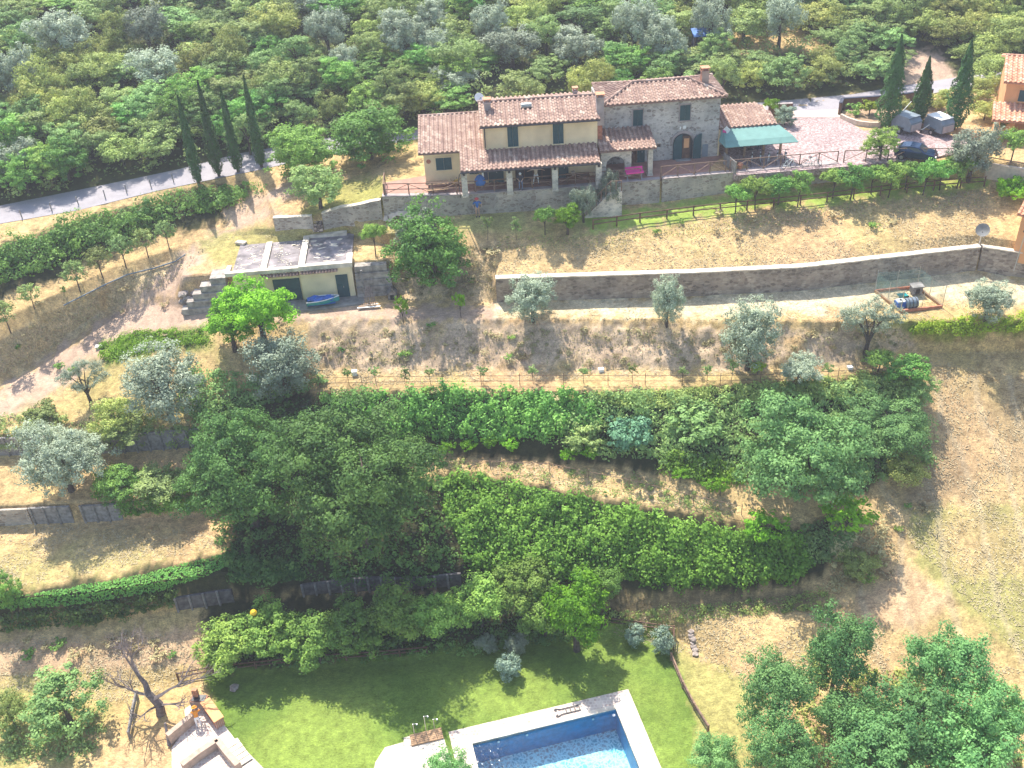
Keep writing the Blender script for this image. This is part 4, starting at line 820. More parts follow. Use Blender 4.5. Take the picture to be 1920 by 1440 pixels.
# ------------------------------------------------------------------ buildings
ZT = 20.6
def tiles(m, p0, U, Vd, length, vmin, vmax, cw=.4, rl=.42, hgt=.125):
    """rows of curved tiles on the plane p0 + u U + v Vd"""
    p0, U, Vd = Vector(p0), Vector(U).normalized(), Vector(Vd).normalized(); Nn = U.cross(Vd).normalized()
    if Nn.z < 0: Nn = -Nn
    n = int(round(length / cw)); w_ = length / n; prof = [(0, .0), (.12, .75), (.32, 1), (.52, .75), (.64, 0), (1, 0)]
    for i in range(n):
        uc = (i + .5) * w_; a, b = vmin(uc), vmax(uc)
        if b - a < .08: continue
        k = max(1, int(round((b - a) / rl))); ct = rnd.random() * .15
        for j in range(k):
            v0 = a + (b - a) * j / k; v1 = a + (b - a) * (j + 1) / k + .03; tn = min(1, max(0, rnd.gauss(.5, .13) + ct)); tn = tn if abs(tn - .5) > .001 else .51
            vs = [p0 + U * (i + pu) * w_ + Vd * v0 + Nn * (hgt * ph + .05) for pu, ph in prof] + [p0 + U * (i + pu) * w_ + Vd * v1 + Nn * (hgt * ph + .012) for pu, ph in prof]
            q = len(prof); m.add(vs, [(e, e + 1, q + e + 1, q + e) for e in range(q - 1)] + [tuple(range(q))], tn)
def slab(m, pts, th=.12):
    """flat slab through a 3d polygon, th thick downwards"""
    n = len(pts); a = [Vector(p) for p in pts]; vs = a + [p - Vector((0, 0, th)) for p in a]
    m.add(vs, [tuple(range(n)), tuple(range(n, 2 * n))[::-1]] + [(i, n + i, n + (i + 1) % n, (i + 1) % n) for i in range(n)], .3)
def ridge(m, a, b, r=.12):
    a, b = Vector(a), Vector(b); n = max(1, int((b - a).length / .4))
    for i in range(n):
        m.cyl(a.lerp(b, i / n), a.lerp(b, (i + 1.08) / n), r * 1.08, r * .92, 8); m.t[-10:] = [min(1, max(0, rnd.gauss(.55, .2)))] * 10
def shutter(t, u0, u1, v, h0, h1, name='shutter', mat='green_shutter', frame='cream_plaster', leaves_=2, arch=False):
    """shuttered opening: frame with sill, leaves with slats, hinges"""
    fm = MB(); w_ = .07
    for a in ((u0 - w_, u0, h0, h1), (u1, u1 + w_, h0, h1), (u0 - w_, u1 + w_, h1, h1 + w_)): fm.b2(a[0], a[1], v - .05, v + .05, a[2], a[3])
    fm.b2(u0 - .12, u1 + .12, v - .12, v + .05, h0 - .08, h0)
    m = MB(); k = leaves_
    for i in range(k):
        a = u0 + (u1 - u0) * i / k + .01; b = u0 + (u1 - u0) * (i + 1) / k - .01
        m.b2(a, b, v - .05, v - .01, h0 + .01, h1 - .01)
        for q in (a, b - .06): m.b2(q, q + .06, v - .08, v - .05, h0 + .01, h1 - .01)
        z = h0 + .1
        while z < h1 - .1: m.b2(a + .06, b - .06, v - .07, v - .05, z, z + .04); z += .1
    w = m.build('window', mat, t); fm.build('frame', frame, w); return w
def door(t, u0, u1, v, h0, h1, mat='green_shutter', handle=True):
    m = MB(); m.b2(u0, u1, v - .04, v + .02, h0, h1)
    for q in (u0, (u0 + u1) / 2 - .03, u1 - .07): m.b2(q, q + .07, v - .07, v - .04, h0, h1)
    for z in (h0 + .1, (h0 + h1) / 2, h1 - .16): m.b2(u0 + .07, u1 - .07, v - .065, v - .04, z, z + .08)
    d = m.build('door', mat, t)
    if handle: MB().b2((u0 + u1) / 2 + .05, (u0 + u1) / 2 + .09, v - .12, v - .07, h0 + (h1 - h0) * .45, h0 + (h1 - h0) * .52).build('handle', 'steel', d)
    return d
O0 = Vector((-3.0, 78.8, ZT)); A_, B_ = R(1.2), R(2.8)
def fr(ang, u, v, h=0, o=O0): return Vector((o.x + u * math.cos(ang) - v * math.sin(ang), o.y + u * math.sin(ang) + v * math.cos(ang), o.z + h))
# --- the cream house
t = thing('farmhouse', 'long cream plastered house with tiled lean-to roofs and green shutters, joined to the stone house', 'house', O0, A_)
rh = lambda v: 2.35 + .22 * (v + .3)
m = MB(); m.b2(1.9, 11.45, 2.5, 8.4, -.3, 5.12); m.extr([(3.1, -.3), (8.0, -.3), (8.0, rh(8.0) - .14), (3.1, rh(3.1) - .14)], 'x', -3.3, 1.9); m.extr([(2.5, -.3), (3.1, -.3), (3.1, rh(3.1) - .14), (2.5, rh(2.5) - .14)], 'x', -.1, 1.9)
m.extr([(8.39, 5.12), (5.44, 6.0), (2.5, 5.12)], 'x', 1.95, 11.4); wall_ = m.build('wall', 'cream_plaster', t)
m = MB()
sl_ = (0, 1, .22); tiles(m, (-3.7, 2.54, rh(2.54)), (1, 0, 0), sl_, 3.5, lambda u: 0, lambda u: 5.8)
tiles(m, (-.2, -.3, rh(-.3)), (1, 0, 0), sl_, 2.05, lambda u: 0, lambda u: 8.7)
tiles(m, (1.85, -.3, rh(-.3)), (1, 0, 0), sl_, 9.5, lambda u: 0, lambda u: 2.86)
slab(m, [(-3.7, 2.54, rh(2.54)), (-.2, 2.54, rh(2.54)), (-.2, 8.2, rh(8.2)), (-3.7, 8.2, rh(8.2))]); slab(m, [(-.2, -.3, rh(-.3)), (1.87, -.3, rh(-.3)), (1.87, 8.2, rh(8.2)), (-.2, 8.2, rh(8.2))]); slab(m, [(1.87, -.3, rh(-.3)), (11.35, -.3, rh(-.3)), (11.35, 2.5, rh(2.5)), (1.87, 2.5, rh(2.5))])
ridge(m, (-3.7, 8.2, rh(8.2) + .05), (1.85, 8.2, rh(8.2) + .05))
m.build('lower_roof', 'roof_tile', t)
m = MB(); s2 = (0, 1, .27); tiles(m, (1.65, 2.1, 5.14), (1, 0, 0), s2, 10.0, lambda u: 0, lambda u: 3.46); tiles(m, (1.65, 8.8, 5.14), (1, 0, 0), (0, -1, .27), 10.0, lambda u: 0, lambda u: 3.46)
slab(m, [(1.65, 2.1, 5.14), (11.65, 2.1, 5.14), (11.65, 5.45, 6.04), (1.65, 5.45, 6.04)]); slab(m, [(1.65, 5.45, 6.04), (11.65, 5.45, 6.04), (11.65, 8.8, 5.14), (1.65, 8.8, 5.14)]); ridge(m, (1.6, 5.45, 6.13), (11.7, 5.45, 6.13))
rf = m.build('roof', 'roof_tile', t)
def chimney(par, u, v, h0, h1, wd, mat='fascia'):
    c = MB().b2(u - wd / 2, u + wd / 2, v - wd / 2, v + wd / 2, h0, h1 - .25).b2(u - wd / 2 - .06, u + wd / 2 + .06, v - wd / 2 - .06, v + wd / 2 + .06, h1 - .3, h1 - .2).build('chimney', mat, par)
    k = MB(); 
    for sx in (-1, 1):
        for sy in (-1, 1): k.b2(u + sx * wd * .4 - .05, u + sx * wd * .4 + .05, v + sy * wd * .4 - .05, v + sy * wd * .4 + .05, h1 - .2, h1)
    k.b2(u - wd / 2 - .08, u + wd / 2 + .08, v - wd / 2 - .08, v + wd / 2 + .08, h1, h1 + .07); k.build('chimney_cap', 'terracotta', par); return c
chimney(rf, 2.4, 4.5, 5.5, 6.65, .55)
chimney(rf, 11.75, 3.2, 4.3, 6.9, .62)
chimney(rf, 10.0, 6.3, 5.7, 6.5, .35)
m = MB(); m.b2(0, .95, 0, .6, 0, .1); sk = m.build('skylight', 'dark_metal', rf, (5.2, 4.1, 5.78)); sk.rotation_euler = (math.atan(.27), 0, 0)
g = MB().b2(.07, .88, .07, .35, .1, .13).build('skylight_pane', 'glass', rf, (5.2, 4.1, 5.78)); g.rotation_euler = (math.atan(.27), 0, 0)
g = MB().b2(.05, .9, .36, .56, .11, .16).build('skylight_blind', 'white_paint', rf, (5.2, 4.1, 5.78)); g.rotation_euler = (math.atan(.27), 0, 0)
for a, b in ((3.9, 4.8), (7.7, 8.6)): shutter(t, a, b, 2.46, 3.15, 4.95)
shutter(t, -2.3, -.95, 3.06, 1.25, 2.35)
shutter(t, .5, 1.3, 2.46, .95, 1.9); door(t, 2.1, 3.4, 2.47, .02, 2.1); door(t, 8.1, 8.95, 2.47, .02, 2.0)
m = MB().b2(4.4, 7.5, 2.44, 2.52, .02, 2.15); d = m.build('glazed_door', 'dark_opening', t)
m = MB(); 
for k in range(5): m.b2(4.4 + k * .75, 4.46 + k * .75, 2.38, 2.44, .02, 2.15)
m.b2(4.4, 7.46, 2.39, 2.43, 1.15, 1.22); m.build('door_frame', 'brown_wood', d)
for u in (.05, 3.8, 7.6, 11.25):
    c = MB().b2(u - .24, u + .24, -.12, .36, -.02, 2.18).build('porch_pillar', 'pier_stone', t)
    MB().b2(u - .28, u + .28, -.16, .4, -.02, .18).build('pillar_base', 'pier_stone', c)
    MB().b2(u - .1, u + .1, -.26, -.12, 1.95, 2.1).build('porch_lamp', 'black_plastic', c)
MB().b2(-.2, 11.4, -.05, .2, 2.18, 2.3).build('porch_beam', 'brown_wood', t)
m = MB(); 
for k in range(19): m.b2(.1 + k * .62, .2 + k * .62, -.25, 2.5, 2.2, 2.3)
m.build('rafters', 'brown_wood', t)
m = MB(); m.cyl((2.0, 2.43, 3.2), (2.0, 2.43, 5.1), .05); m.cyl((1.6, 2.06, 5.06), (11.6, 2.06, 5.06), .06, n=6); m.build('gutter', 'dark_metal', t)
m = MB(); m.cyl((-.25, -.36, 2.26), (11.4, -.36, 2.26), .06, n=6); m.tube([(-.3, -.36, 2.2), (-.42, -.1, 1.6), (-.38, -.1, 0)], [.04, .04, .04]); m.build('gutter', 'dark_metal', t)
m = MB(); m.lathe((0, 0, 0), [(.02, 0), (.16, .03), (.2, .05)], 10); o = m.build('wall_plaque', 'brick_red', t, (-2.9, 3.04, 2.1)); o.rotation_euler = (R(90), 0, 0)
# --- entry porch and stone house
t = thing('stone_house', 'two-storey grey stone house with hipped tile roof, arched door and two shuttered upper windows', 'house', O0, B_)
m = MB(); m.b2(12.0, 22.45, 4.3, 9.0, -.3, 5.45); wl = m.build('wall', 'house_stone', t)
EU0, EU1, EV0, EV1, EH, RH = 12.15, 22.9, 3.85, 9.45, 5.5, 6.32; RM_ = (EV0 + EV1) / 2; RU0, RU1 = 15.2, 20.1
m = MB(); sf = (RH - EH) / (RM_ - EV0); L_ = math.hypot(RM_ - EV0, RH - EH)
fmax = lambda u: L_ * min(1, u / (RU0 - EU0), (EU1 - EU0 - u) / (EU1 - RU1))
tiles(m, (EU0, EV0, EH), (1, 0, 0), (0, 1, sf), EU1 - EU0, lambda u: 0, fmax); tiles(m, (EU0, EV1, EH), (1, 0, 0), (0, -1, sf), EU1 - EU0, lambda u: 0, fmax)
for x0, x1, sg in ((EU0, RU0, 1), (EU1, RU1, -1)):
    Ls = math.hypot(abs(x1 - x0), RH - EH); hw = (EV1 - EV0) / 2
    tiles(m, (x0, EV0, EH), (0, 1, 0), (x1 - x0, 0, RH - EH), EV1 - EV0, lambda u: 0, lambda u: Ls * min(u, 2 * hw - u) / hw)
a0, a1, a2, a3, r0_, r1_ = (EU0, EV0, EH), (EU1, EV0, EH), (EU1, EV1, EH), (EU0, EV1, EH), (RU0, RM_, RH), (RU1, RM_, RH)
slab(m, [a0, a1, r1_, r0_]); slab(m, [a3, r0_, r1_, a2]); slab(m, [a0, r0_, a3]); slab(m, [a1, a2, r1_])
up_ = Vector((0, 0, .1))
for p, q in ((r0_, r1_), (a0, r0_), (a1, r1_), (a2, r1_), (a3, r0_)): ridge(m, Vector(p) + up_, Vector(q) + up_, .13)
rf = m.build('roof', 'roof_tile', t); chimney(rf, 21.45, 6.3, 5.6, 7.3, .6, 'brick_wall')
shutter(t, 14.9, 15.75, 4.26, 3.4, 4.8, frame='fascia'); shutter(t, 18.95, 19.85, 4.26, 3.55, 4.9, frame='fascia')
m = MB(); ar = [(18.5 + .85 + .85 * math.cos(a), 1.5 + .85 * math.sin(a)) for a in [math.pi * i / 10 for i in range(11)]]; m.extr([(20.2, 0), *ar, (18.5, 0)], 'y', 4.22, 4.32)
d = m.build('arched_door', 'dark_opening', t)
m = MB(); arl = [(x, z) for x, z in ar if x <= 19.3]; m.extr([(19.25, 0), (19.25, 2.33)] + arl + [(18.5, 0)], 'y', 4.14, 4.2); m.build('door_leaf', 'green_shutter', d)
m = MB(); m.b2(19.3, 19.95, 4.14, 4.2, 0, 2.15); m.build('door_leaf', 'brown_wood', d); MB().b2(19.4, 19.85, 4.1, 4.14, 1.1, 1.95).build('door_pane', 'orange_plaster', d)
m = MB(); m.extr([(20.25, 0), (20.95, 0), (20.95, 2.3), (20.7, 2.25), (20.25, 1.85)], 'y', 4.1, 4.16); m.build('door_leaf', 'green_shutter', d)
m = MB()
for i in range(12):
    a = math.pi * (i + .5) / 12; m.box((19.35 + 1.0 * math.cos(a), 4.27, 1.5 + 1.0 * math.sin(a)), (.22, .12, .26), 0, None, -a)
m.build('arch_bricks', 'fascia', d)
m = MB().b2(19.3, 19.55, 4.22, 4.3, 2.8, 3.05).b2(19.0, 19.1, 4.22, 4.3, 2.75, 3.0); m.build('wall_plaque', 'white_paint', t)
MB().b2(21.1, 21.6, 4.24, 4.3, .1, 1.2).build('meter_cabinet', 'trailer_grey', t)
MB().b2(18.7, 20.0, 3.7, 4.3, .03, .12).build('doorstep', 'concrete', t)
eh = lambda v: 2.6 + .21 * (v - 1.0)
m = MB(); tiles(m, (11.55, 1.0, eh(1)), (1, 0, 0), (0, 1, .21), 4.8, lambda u: 0, lambda u: 3.37 if u > .75 else 2.3); slab(m, [(11.55, 1.0, eh(1)), (16.35, 1.0, eh(1)), (16.35, 4.3, eh(4.3)), (12.3, 4.3, eh(4.3)), (11.55, 3.2, eh(3.2))]); m.build('entry_roof', 'roof_tile', t)
m = MB(); ar = [(12.95 + .8 * math.cos(a), 1.15 + .8 * math.sin(a)) for a in [math.pi * i / 10 for i in range(11)]]
m.extr([(11.7, 0), (12.15, 0)] + ar[::-1] + [(13.75, 0), (14.3, 0), (14.3, 2.5), (11.7, 2.5)], 'y', 1.4, 1.85); m.build('arched_wall', 'pier_stone', t)
c = MB().b2(15.7, 16.1, 1.2, 1.65, -.02, 2.5).build('porch_pillar', 'pier_stone', t); MB().b2(15.65, 16.15, 1.15, 1.7, -.02, .18).build('pillar_base', 'pier_stone', c)
MB().b2(11.6, 16.3, 1.25, 1.5, 2.5, 2.6).build('porch_beam', 'brown_wood', t)
door(t, 14.35, 15.3, 4.27, .02, 2.05, 'brown_wood'); door(t, 15.35, 16.0, 4.27, .02, 2.1)
MB().b2(11.42, 12.02, 2.7, 4.35, -.2, 4.3).build('chimney_breast', 'brick_red', t)
m = MB().box((16.55, 1.2, 2.75), (.28, .2, .28)); m.build('floodlight', 'black_plastic', t)
# --- low tiled outbuilding with green awning
t = thing('garden_room', 'low tile-roofed annex with a green awning, right of the stone house', 'annex', O0, B_)
lh = lambda v: 2.55 + .17 * (v - 4.25)
m = MB(); m.b2(22.5, 27.4, 7.6, 7.8, -.2, lh(7.6) - .12); m.extr([(4.3, -.2), (7.6, -.2), (7.6, lh(7.6) - .13), (4.3, lh(4.3) - .13)], 'x', 22.47, 22.6); m.extr([(6.0, -.2), (7.6, -.2), (7.6, lh(7.6) - .13), (6.0, lh(6.0) - .13)], 'x', 27.2, 27.35); m.build('wall', 'cream_plaster', t)
m = MB(); tiles(m, (22.5, 4.25, lh(4.25)), (1, 0, 0), (0, 1, .17), 5.1, lambda u: 0, lambda u: 3.85 if u < 4.3 else 3.85 - (u - 4.3) * 2.6); slab(m, [(22.5, 4.25, lh(4.25)), (27.6, 4.25, lh(4.25)), (27.6, 5.8, lh(5.8)), (26.8, 8.05, lh(8.05)), (22.5, 8.05, lh(8.05))]); m.build('roof', 'roof_tile', t)
m = MB(); slab(m, [(22.75, 4.22, 2.5), (27.75, 4.22, 2.5), (28.5, 2.35, 2.12), (22.55, 2.35, 2.12)], .05); slab(m, [(22.55, 2.35, 2.12), (28.5, 2.35, 2.12), (28.75, 1.75, 1.82), (22.45, 1.75, 1.82)], .05); slab(m, [(22.75, 4.22, 2.5), (22.55, 2.35, 2.12), (22.45, 1.75, 1.82), (22.25, 3.3, 1.85)], .05); m.build('awning', 'awning_fabric', t)
for u in (23.1, 24.7, 26.4, 27.9):
    MB().b2(u - .09, u + .09, 3.6, 3.78, 0, 2.35).build('post', 'pale_wood', t)
MB().b2(22.9, 28.2, 3.58, 3.74, 2.22, 2.32).build('beam', 'pale_wood', t)
MB().b2(23.25, 24.5, 6.7, 7.3, .05, 1.9).b2(23.3, 24.45, 6.66, 6.7, .9, .96).build('cupboard', 'white_paint', t)
t = thing('garden_table', 'round dining table with pale cloth under the green awning roof', 'table', fr(B_, 25.7, 5.2), B_)
m = MB(); m.lathe((0, 0, .7), [(.02, 0), (.6, 0), (.62, .04), (.02, .05)], 14); m.build('tabletop', 'tan_stone', t)
MB().cyl((0, 0, 0), (0, 0, .7), .06).lathe((0, 0, 0), [(.3, 0), (.28, .05), (.05, .08)], 10).build('pedestal', 'dark_metal', t)
for i in range(4):
    a = i * 1.57 + .4; c = thing('garden_chair', 'dark garden chair at the table under the green awning', 'chair', fr(B_, 25.7 + .95 * math.cos(a), 5.2 + .95 * math.sin(a)), B_ + a + math.pi / 2, 'chairs at the awning table')
    MB().b2(-.22, .22, -.22, .22, .42, .46).build('seat', 'dark_fabric', c); MB().b2(-.22, .22, -.25, -.21, .46, .9).build('backrest', 'dark_fabric', c)
    for sx in (-.2, .2):
        for sy in (-.2, .2): MB().cyl((sx, sy, 0), (sx, sy, .42), .02, n=5).build('leg', 'dark_metal', c)
# flag
t = thing('flag', 'pink and white striped flag hanging at the corner of the stone house', 'flag', fr(B_, 22.6, 3.9, 1.9), B_)
MB().cyl((0, 0, 0), (.35, -.5, 1.3), .025).build('pole', 'pale_wood', t)
m = MB(); n = 8
for i in range(n):
    for j in range(4):
        f_ = lambda a, b: (.35 * (a / n) + .07 * math.sin(b * 1.7 + a) + b * .08 - .1, -.5 * a / n - .02 + .05 * math.cos(a * 1.3 + b), 1.3 * a / n - .12 * b)
        m.cur = 1 if i < 5 else 0; m.add([f_(i, j), f_(i + 1, j), f_(i + 1, j + 1), f_(i, j + 1)], [(0, 1, 2, 3)])
m.build('flag_cloth', ['white_fabric', 'pink_fabric'], t)
# satellite dishes
def dish(base, h, r, label, az, mast=.035):
    t = thing('satellite_dish', label, 'satellite dish', base, az); MB().cyl((0, 0, -.1), (0, 0, h), mast).build('mast', 'steel', t)
    m = MB(); n = 14; pr = [(0, 0), (.4, .03), (.75, .09), (1, .17)]; vs = [(0, 0, 0)]
    for q, z in pr[1:]:
        for i in range(n): vs.append((q * r * math.cos(6.2832 * i / n), q * r * math.sin(6.2832 * i / n), z * r))
    fs = [(0, 1 + i, 1 + (i + 1) % n) for i in range(n)] + [(1 + k * n + i, 1 + k * n + (i + 1) % n, 1 + (k + 1) * n + (i + 1) % n, 1 + (k + 1) * n + i) for k in range(2) for i in range(n)]
    m.add(vs, fs); o = m.build('dish', 'white_paint' if r < .5 else 'concrete', t, (0, -.06, h)); o.rotation_euler = (R(55), 0, 0)
    MB().cyl((0, -.1, h - .1), (0, -.55 * r / .4 * .8, h + .1), .015).box((0, -.6 * r / .4 * .8, h + .12), (.07, .1, .07)).build('receiver_arm', 'dark_metal', t)
dish(fr(A_, 1.75, 6.6, 4.2), 1.9, .42, 'white round satellite dish at the left end of the upper tiled roof', R(20))
# --- terrace floor, paving, courtyard, threshold
def rowpt(i, px): A = ROWS[i][0]; return np.array([np.interp(px, PX, A[:, k]) for k in range(3)])
_tw = lambda px: Vector(rowpt(WALL_ROW, px)) + Vector((0, .3, 0))
sheet('terrace', [_tw(x) for x in (722, 860, 1000, 1120, 1236, 1240, 1300, 1362)] + [fr(B_, 22.9, 4.6), fr(B_, 12, 6), fr(B_, 3, 6), fr(B_, -3.5, 5.0), fr(B_, -6.9, 4.2)], ZT - .5, ZT + .045, 'terrace_paving')
sheet('courtyard', [fr(B_, 22.9, -.1), fr(B_, 33, -.1), fr(B_, 40, .3), fr(B_, 44.5, 1.2), fr(B_, 45.5, 5), P(1790, 243, ZT), P(1690, 236, ZT), P(1620, 246, ZT), P(1574, 220, ZT), P(1487, 220, ZT), P(1470, 226, ZT), fr(B_, 27.3, 8.4), fr(B_, 22.9, 8)], ZT - .5, ZT + .04, 'courtyard_gravel')
sheet('driveway', [P(1480, 220.5, ZT), P(1576, 220.5, ZT), P(1574, 206, ZT), P(1482, 210, ZT)], ZT - .3, ZT + .06, 'tan_stone')
sheet('court_lower', [fr(B_, 44, .8), fr(B_, 60, 1.5), fr(B_, 60, 5), fr(B_, 45, 5)], ZT - .9, ZT - .05, 'courtyard_gravel')

# ------------------------------------------------------------------ retaining walls along the terrain steps
def rowpt(i, px): A = ROWS[i][0]; return np.array([np.interp(px, PX, A[:, k]) for k in range(3)])
def wallrow(name, ri, px0, px1, hf, th, mat, label, cat, cap=None, capth=.1, step=24, fwd=.05, plank=None, group=None):
    n = max(1, int((px1 - px0) / step)); xs = np.linspace(px0, px1, n + 1); pts = [rowpt(ri, x) for x in xs]; c0 = pts[0]
    t = thing(name, label, cat, c0, 0, group); m, cm, pm = MB(), MB(), MB()
    for i in range(n):
        a, b = pts[i] - c0, pts[i + 1] - c0; ha, hb = hf(xs[i]), hf(xs[i + 1])
        a = a - [0, fwd, 0]; b = b - [0, fwd, 0]; off = np.array([0, th, 0])
        q = [a - [0, 0, .4], b - [0, 0, .4], b + off - [0, 0, .4], a + off - [0, 0, .4], a + [0, 0, ha], b + [0, 0, hb], b + off + [0, 0, hb], a + off + [0, 0, ha]]
        fs = [(4, 5, 6, 7), (0, 1, 5, 4), (2, 3, 7, 6)] + ([(3, 0, 4, 7)] if i == 0 else []) + ([(1, 2, 6, 5)] if i == n - 1 else [])
        m.add(q, fs)
        if cap:
            o = np.array([0, .05, 0]); z = [0, 0, capth]
            q = [a - o + [0, 0, ha + .003], b - o + [0, 0, hb + .003], b + off + o + [0, 0, hb + .003], a + off + o + [0, 0, ha + .003]]; q += [p + z for p in q]
            cm.add(q, [(0, 3, 2, 1), (4, 5, 6, 7), (0, 1, 5, 4), (2, 3, 7, 6)] + ([(3, 0, 4, 7)] if i == 0 else []) + ([(1, 2, 6, 5)] if i == n - 1 else []))
        if plank: pm.cyl(a + [0, -.06, -.2], a + [0, -.06, ha + .12], .09, n=7)
    m.build('wall_face', mat, t)
    if cap: cm.build('coping', cap, t)
    if plank: pm.build('posts', plank, t)
    return t
wallrow('stone_wall', SHED_ROW, 932, 1828, lambda x: 2.12, .5, 'long_wall_stone', 'long brown stone retaining wall with pale coping across the dry slope', 'wall', 'white_cap')
wallrow('stone_wall', SHED_ROW, 1832, 2310, lambda x: 2.12, .5, 'long_wall_stone', 'right end of the brown stone wall running down beyond the bend by the dish', 'wall', 'white_cap')
wallrow('terrace_wall', WALL_ROW, 722, 1236, lambda x: ZT - rowpt(WALL_ROW, x)[2] + .03, .42, 'terrace_stone', 'stone wall holding up the house terrace below the wooden railing', 'wall', 'fascia', .06)
wallrow('terrace_wall', WALL_ROW, 1240, 1566, lambda x: ZT - rowpt(WALL_ROW, x)[2] + .03, .5, 'terrace_stone', 'stone wall below the stone house terrace, right of the stairs and half hidden by trees', 'wall', 'fascia', .06)
wallrow('garden_wall', WALL_ROW, 516, 588, lambda x: 1.05, .4, 'terrace_stone', 'low stone wall with pale coping left of the small steps', 'wall', 'white_cap', .06, 18)
wallrow('garden_wall', WALL_ROW, 606, 718, lambda x: 1.1 + (x - 606) * .006, .4, 'terrace_stone', 'low stone wall with pale coping between the small steps and the terrace', 'wall', 'white_cap', .06, 18)
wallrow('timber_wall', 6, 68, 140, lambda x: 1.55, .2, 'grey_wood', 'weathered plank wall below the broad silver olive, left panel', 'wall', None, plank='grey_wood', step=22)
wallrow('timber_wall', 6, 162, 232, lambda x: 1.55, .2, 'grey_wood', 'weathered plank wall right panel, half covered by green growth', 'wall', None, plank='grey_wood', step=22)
wallrow('timber_wall', 6, -390, 62, lambda x: 1.5, .2, 'terrace_stone', 'dark low wall at the left edge below the broad silver olive', 'wall', None)
wallrow('timber_wall', 8, -390, 380, lambda x: 1.65, .2, 'grey_wood', 'shaded timber wall on the left below the dirt track', 'wall', None, plank='grey_wood', step=24)
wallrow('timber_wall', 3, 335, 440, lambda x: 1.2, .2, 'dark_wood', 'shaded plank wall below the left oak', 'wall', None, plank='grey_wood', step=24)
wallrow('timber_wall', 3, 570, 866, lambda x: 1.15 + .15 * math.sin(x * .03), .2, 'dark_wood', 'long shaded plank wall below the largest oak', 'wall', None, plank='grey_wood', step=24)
wallrow('curved_wall', WALL_ROW, 1844, 2100, lambda x: 1.3, .4, 'tan_stone', 'smooth curved wall below the very bright green bush at the right edge', 'wall', None)
# small steps in the garden wall
t = thing('garden_steps', 'small dark stone steps cut through the low garden wall', 'steps', rowpt(WALL_ROW, 597), R(3))
for k in range(6): MB().b2(-.36, .36, -.5 + k * .28, -.22 + k * .28, -.3, .12 + k * .17).build('step', 'rubble', t)

# ------------------------------------------------------------------ railings and fences
def railing(name, pts, label, cat, h=1.0, bay=1.75, mat='fence_wood', x=True, rails=(1.0,), r=.05, group=None, wob=0.0):
    t = thing(name, label, cat, pts[0], 0, group); o = Vector(pts[0]); rm, bm_ = MB(), MB(); prev = None; k = 0
    P_ = [Vector(p) for p in pts]; first = True
    for a, b in zip(P_[:-1], P_[1:]):
        n = max(1, int(round((b - a).length / bay)))
        for i in range(n + (1 if b is P_[-1] else 0)):
            p = a.lerp(b, i / n) - o; q = p + Vector((rnd.uniform(-wob, wob), rnd.uniform(-wob, wob), h))
            MB().cyl(p - Vector((0, 0, .3)), q, r * 1.2, r, 6).build('post', mat, t)
            if prev:
                for f_ in rails: rm.cyl(prev[0].lerp(prev[1], f_), p.lerp(q, f_), r * .8, n=6)
                if x:
                    if k % 2: bm_.cyl(prev[0].lerp(prev[1], .08), p.lerp(q, .94), r * .6, n=5)
                    else: bm_.cyl(prev[0].lerp(prev[1], .94), p.lerp(q, .08), r * .6, n=5)
            prev = (p, q); k += 1
    rm.build('rail', mat, t)
    if bm_.v: bm_.build('brace', mat, t)
    return t
wt = lambda px, dy=.12: Vector(rowpt(WALL_ROW, px)) * 1 + Vector((0, dy, 0))
def wtz(px, z=ZT + .08, dy=.2): p = rowpt(WALL_ROW, px); return Vector((p[0], p[1] + dy, z))
railing('wooden_railing', [fr(B_, -6.75, 4.0, .05), wtz(726)], 'wooden railing at the left end of the house terrace, running away from the edge', 'railing')
railing('wooden_railing', [wtz(x) for x in (728, 860, 1000, 1120, 1200)], 'long wooden railing with diagonal braces along the house terrace wall', 'railing', rails=(1.0, .5))
railing('wooden_railing', [wtz(x) for x in (1238, 1300, 1358)], 'wooden railing with diagonal braces in front of the stone house', 'railing')
railing('wooden_railing', [wtz(x) for x in (1366, 1460, 1566)], 'wooden railing beside the bicycles at the edge of the courtyard', 'railing')
railing('wooden_railing', [wtz(x) for x in (1578, 1700, 1838)], 'wooden railing behind the clipped trees at the courtyard edge', 'railing')
railing('wooden_railing', [gpt(1850, 318) + Vector((0, 0, .1)), gpt(1930, 332) + Vector((0, 0, .1)), gpt(2050, 345) + Vector((0, 0, .1))], 'wooden railing at the right edge below the orange house', 'railing')
t = thing('wood_panel', 'flat grey wooden panel closing the terrace between stone house and annex', 'panel', fr(B_, 22.95, 0.0, .06), B_ + R(100))
MB().b2(0, 2.4, -.03, .03, .05, 1.1).build('panel_board', 'grey_wood', t)
for k in range(3): MB().b2(k * 1.15, k * 1.15 + .09, -.07, -.03, 0, 1.15).build('post', 'fence_wood', t)
FC = [(1112, 430), (1200, 417), (1300, 404), (1400, 394), (1500, 384), (1600, 372), (1700, 361), (1800, 352), (1845, 349)]
railing('post_fence', [gpt(x, y) for x, y in FC], 'long post and rail fence along the green strip above the dry slope', 'fence', .9, 1.9, 'brown_wood', False, (.93, .5), .062, wob=.02)
railing('rail_fence', [gpt(1258, 1238), gpt(1280, 1290), gpt(1302, 1330), gpt(1328, 1372)], 'rustic wooden rail fence at the right side of the pool lawn', 'fence', .75, 2.1, 'fence_wood', False, (.9, .45), .075, wob=.05)
railing('rail_fence', [gpt(1135, 1172), gpt(1200, 1180), gpt(1262, 1188), gpt(1262, 1225)], 'rustic wooden rail fence at the upper right corner of the lawn', 'fence', .8, 1.8, 'brown_wood', False, (.9, .45), .06, wob=.05)
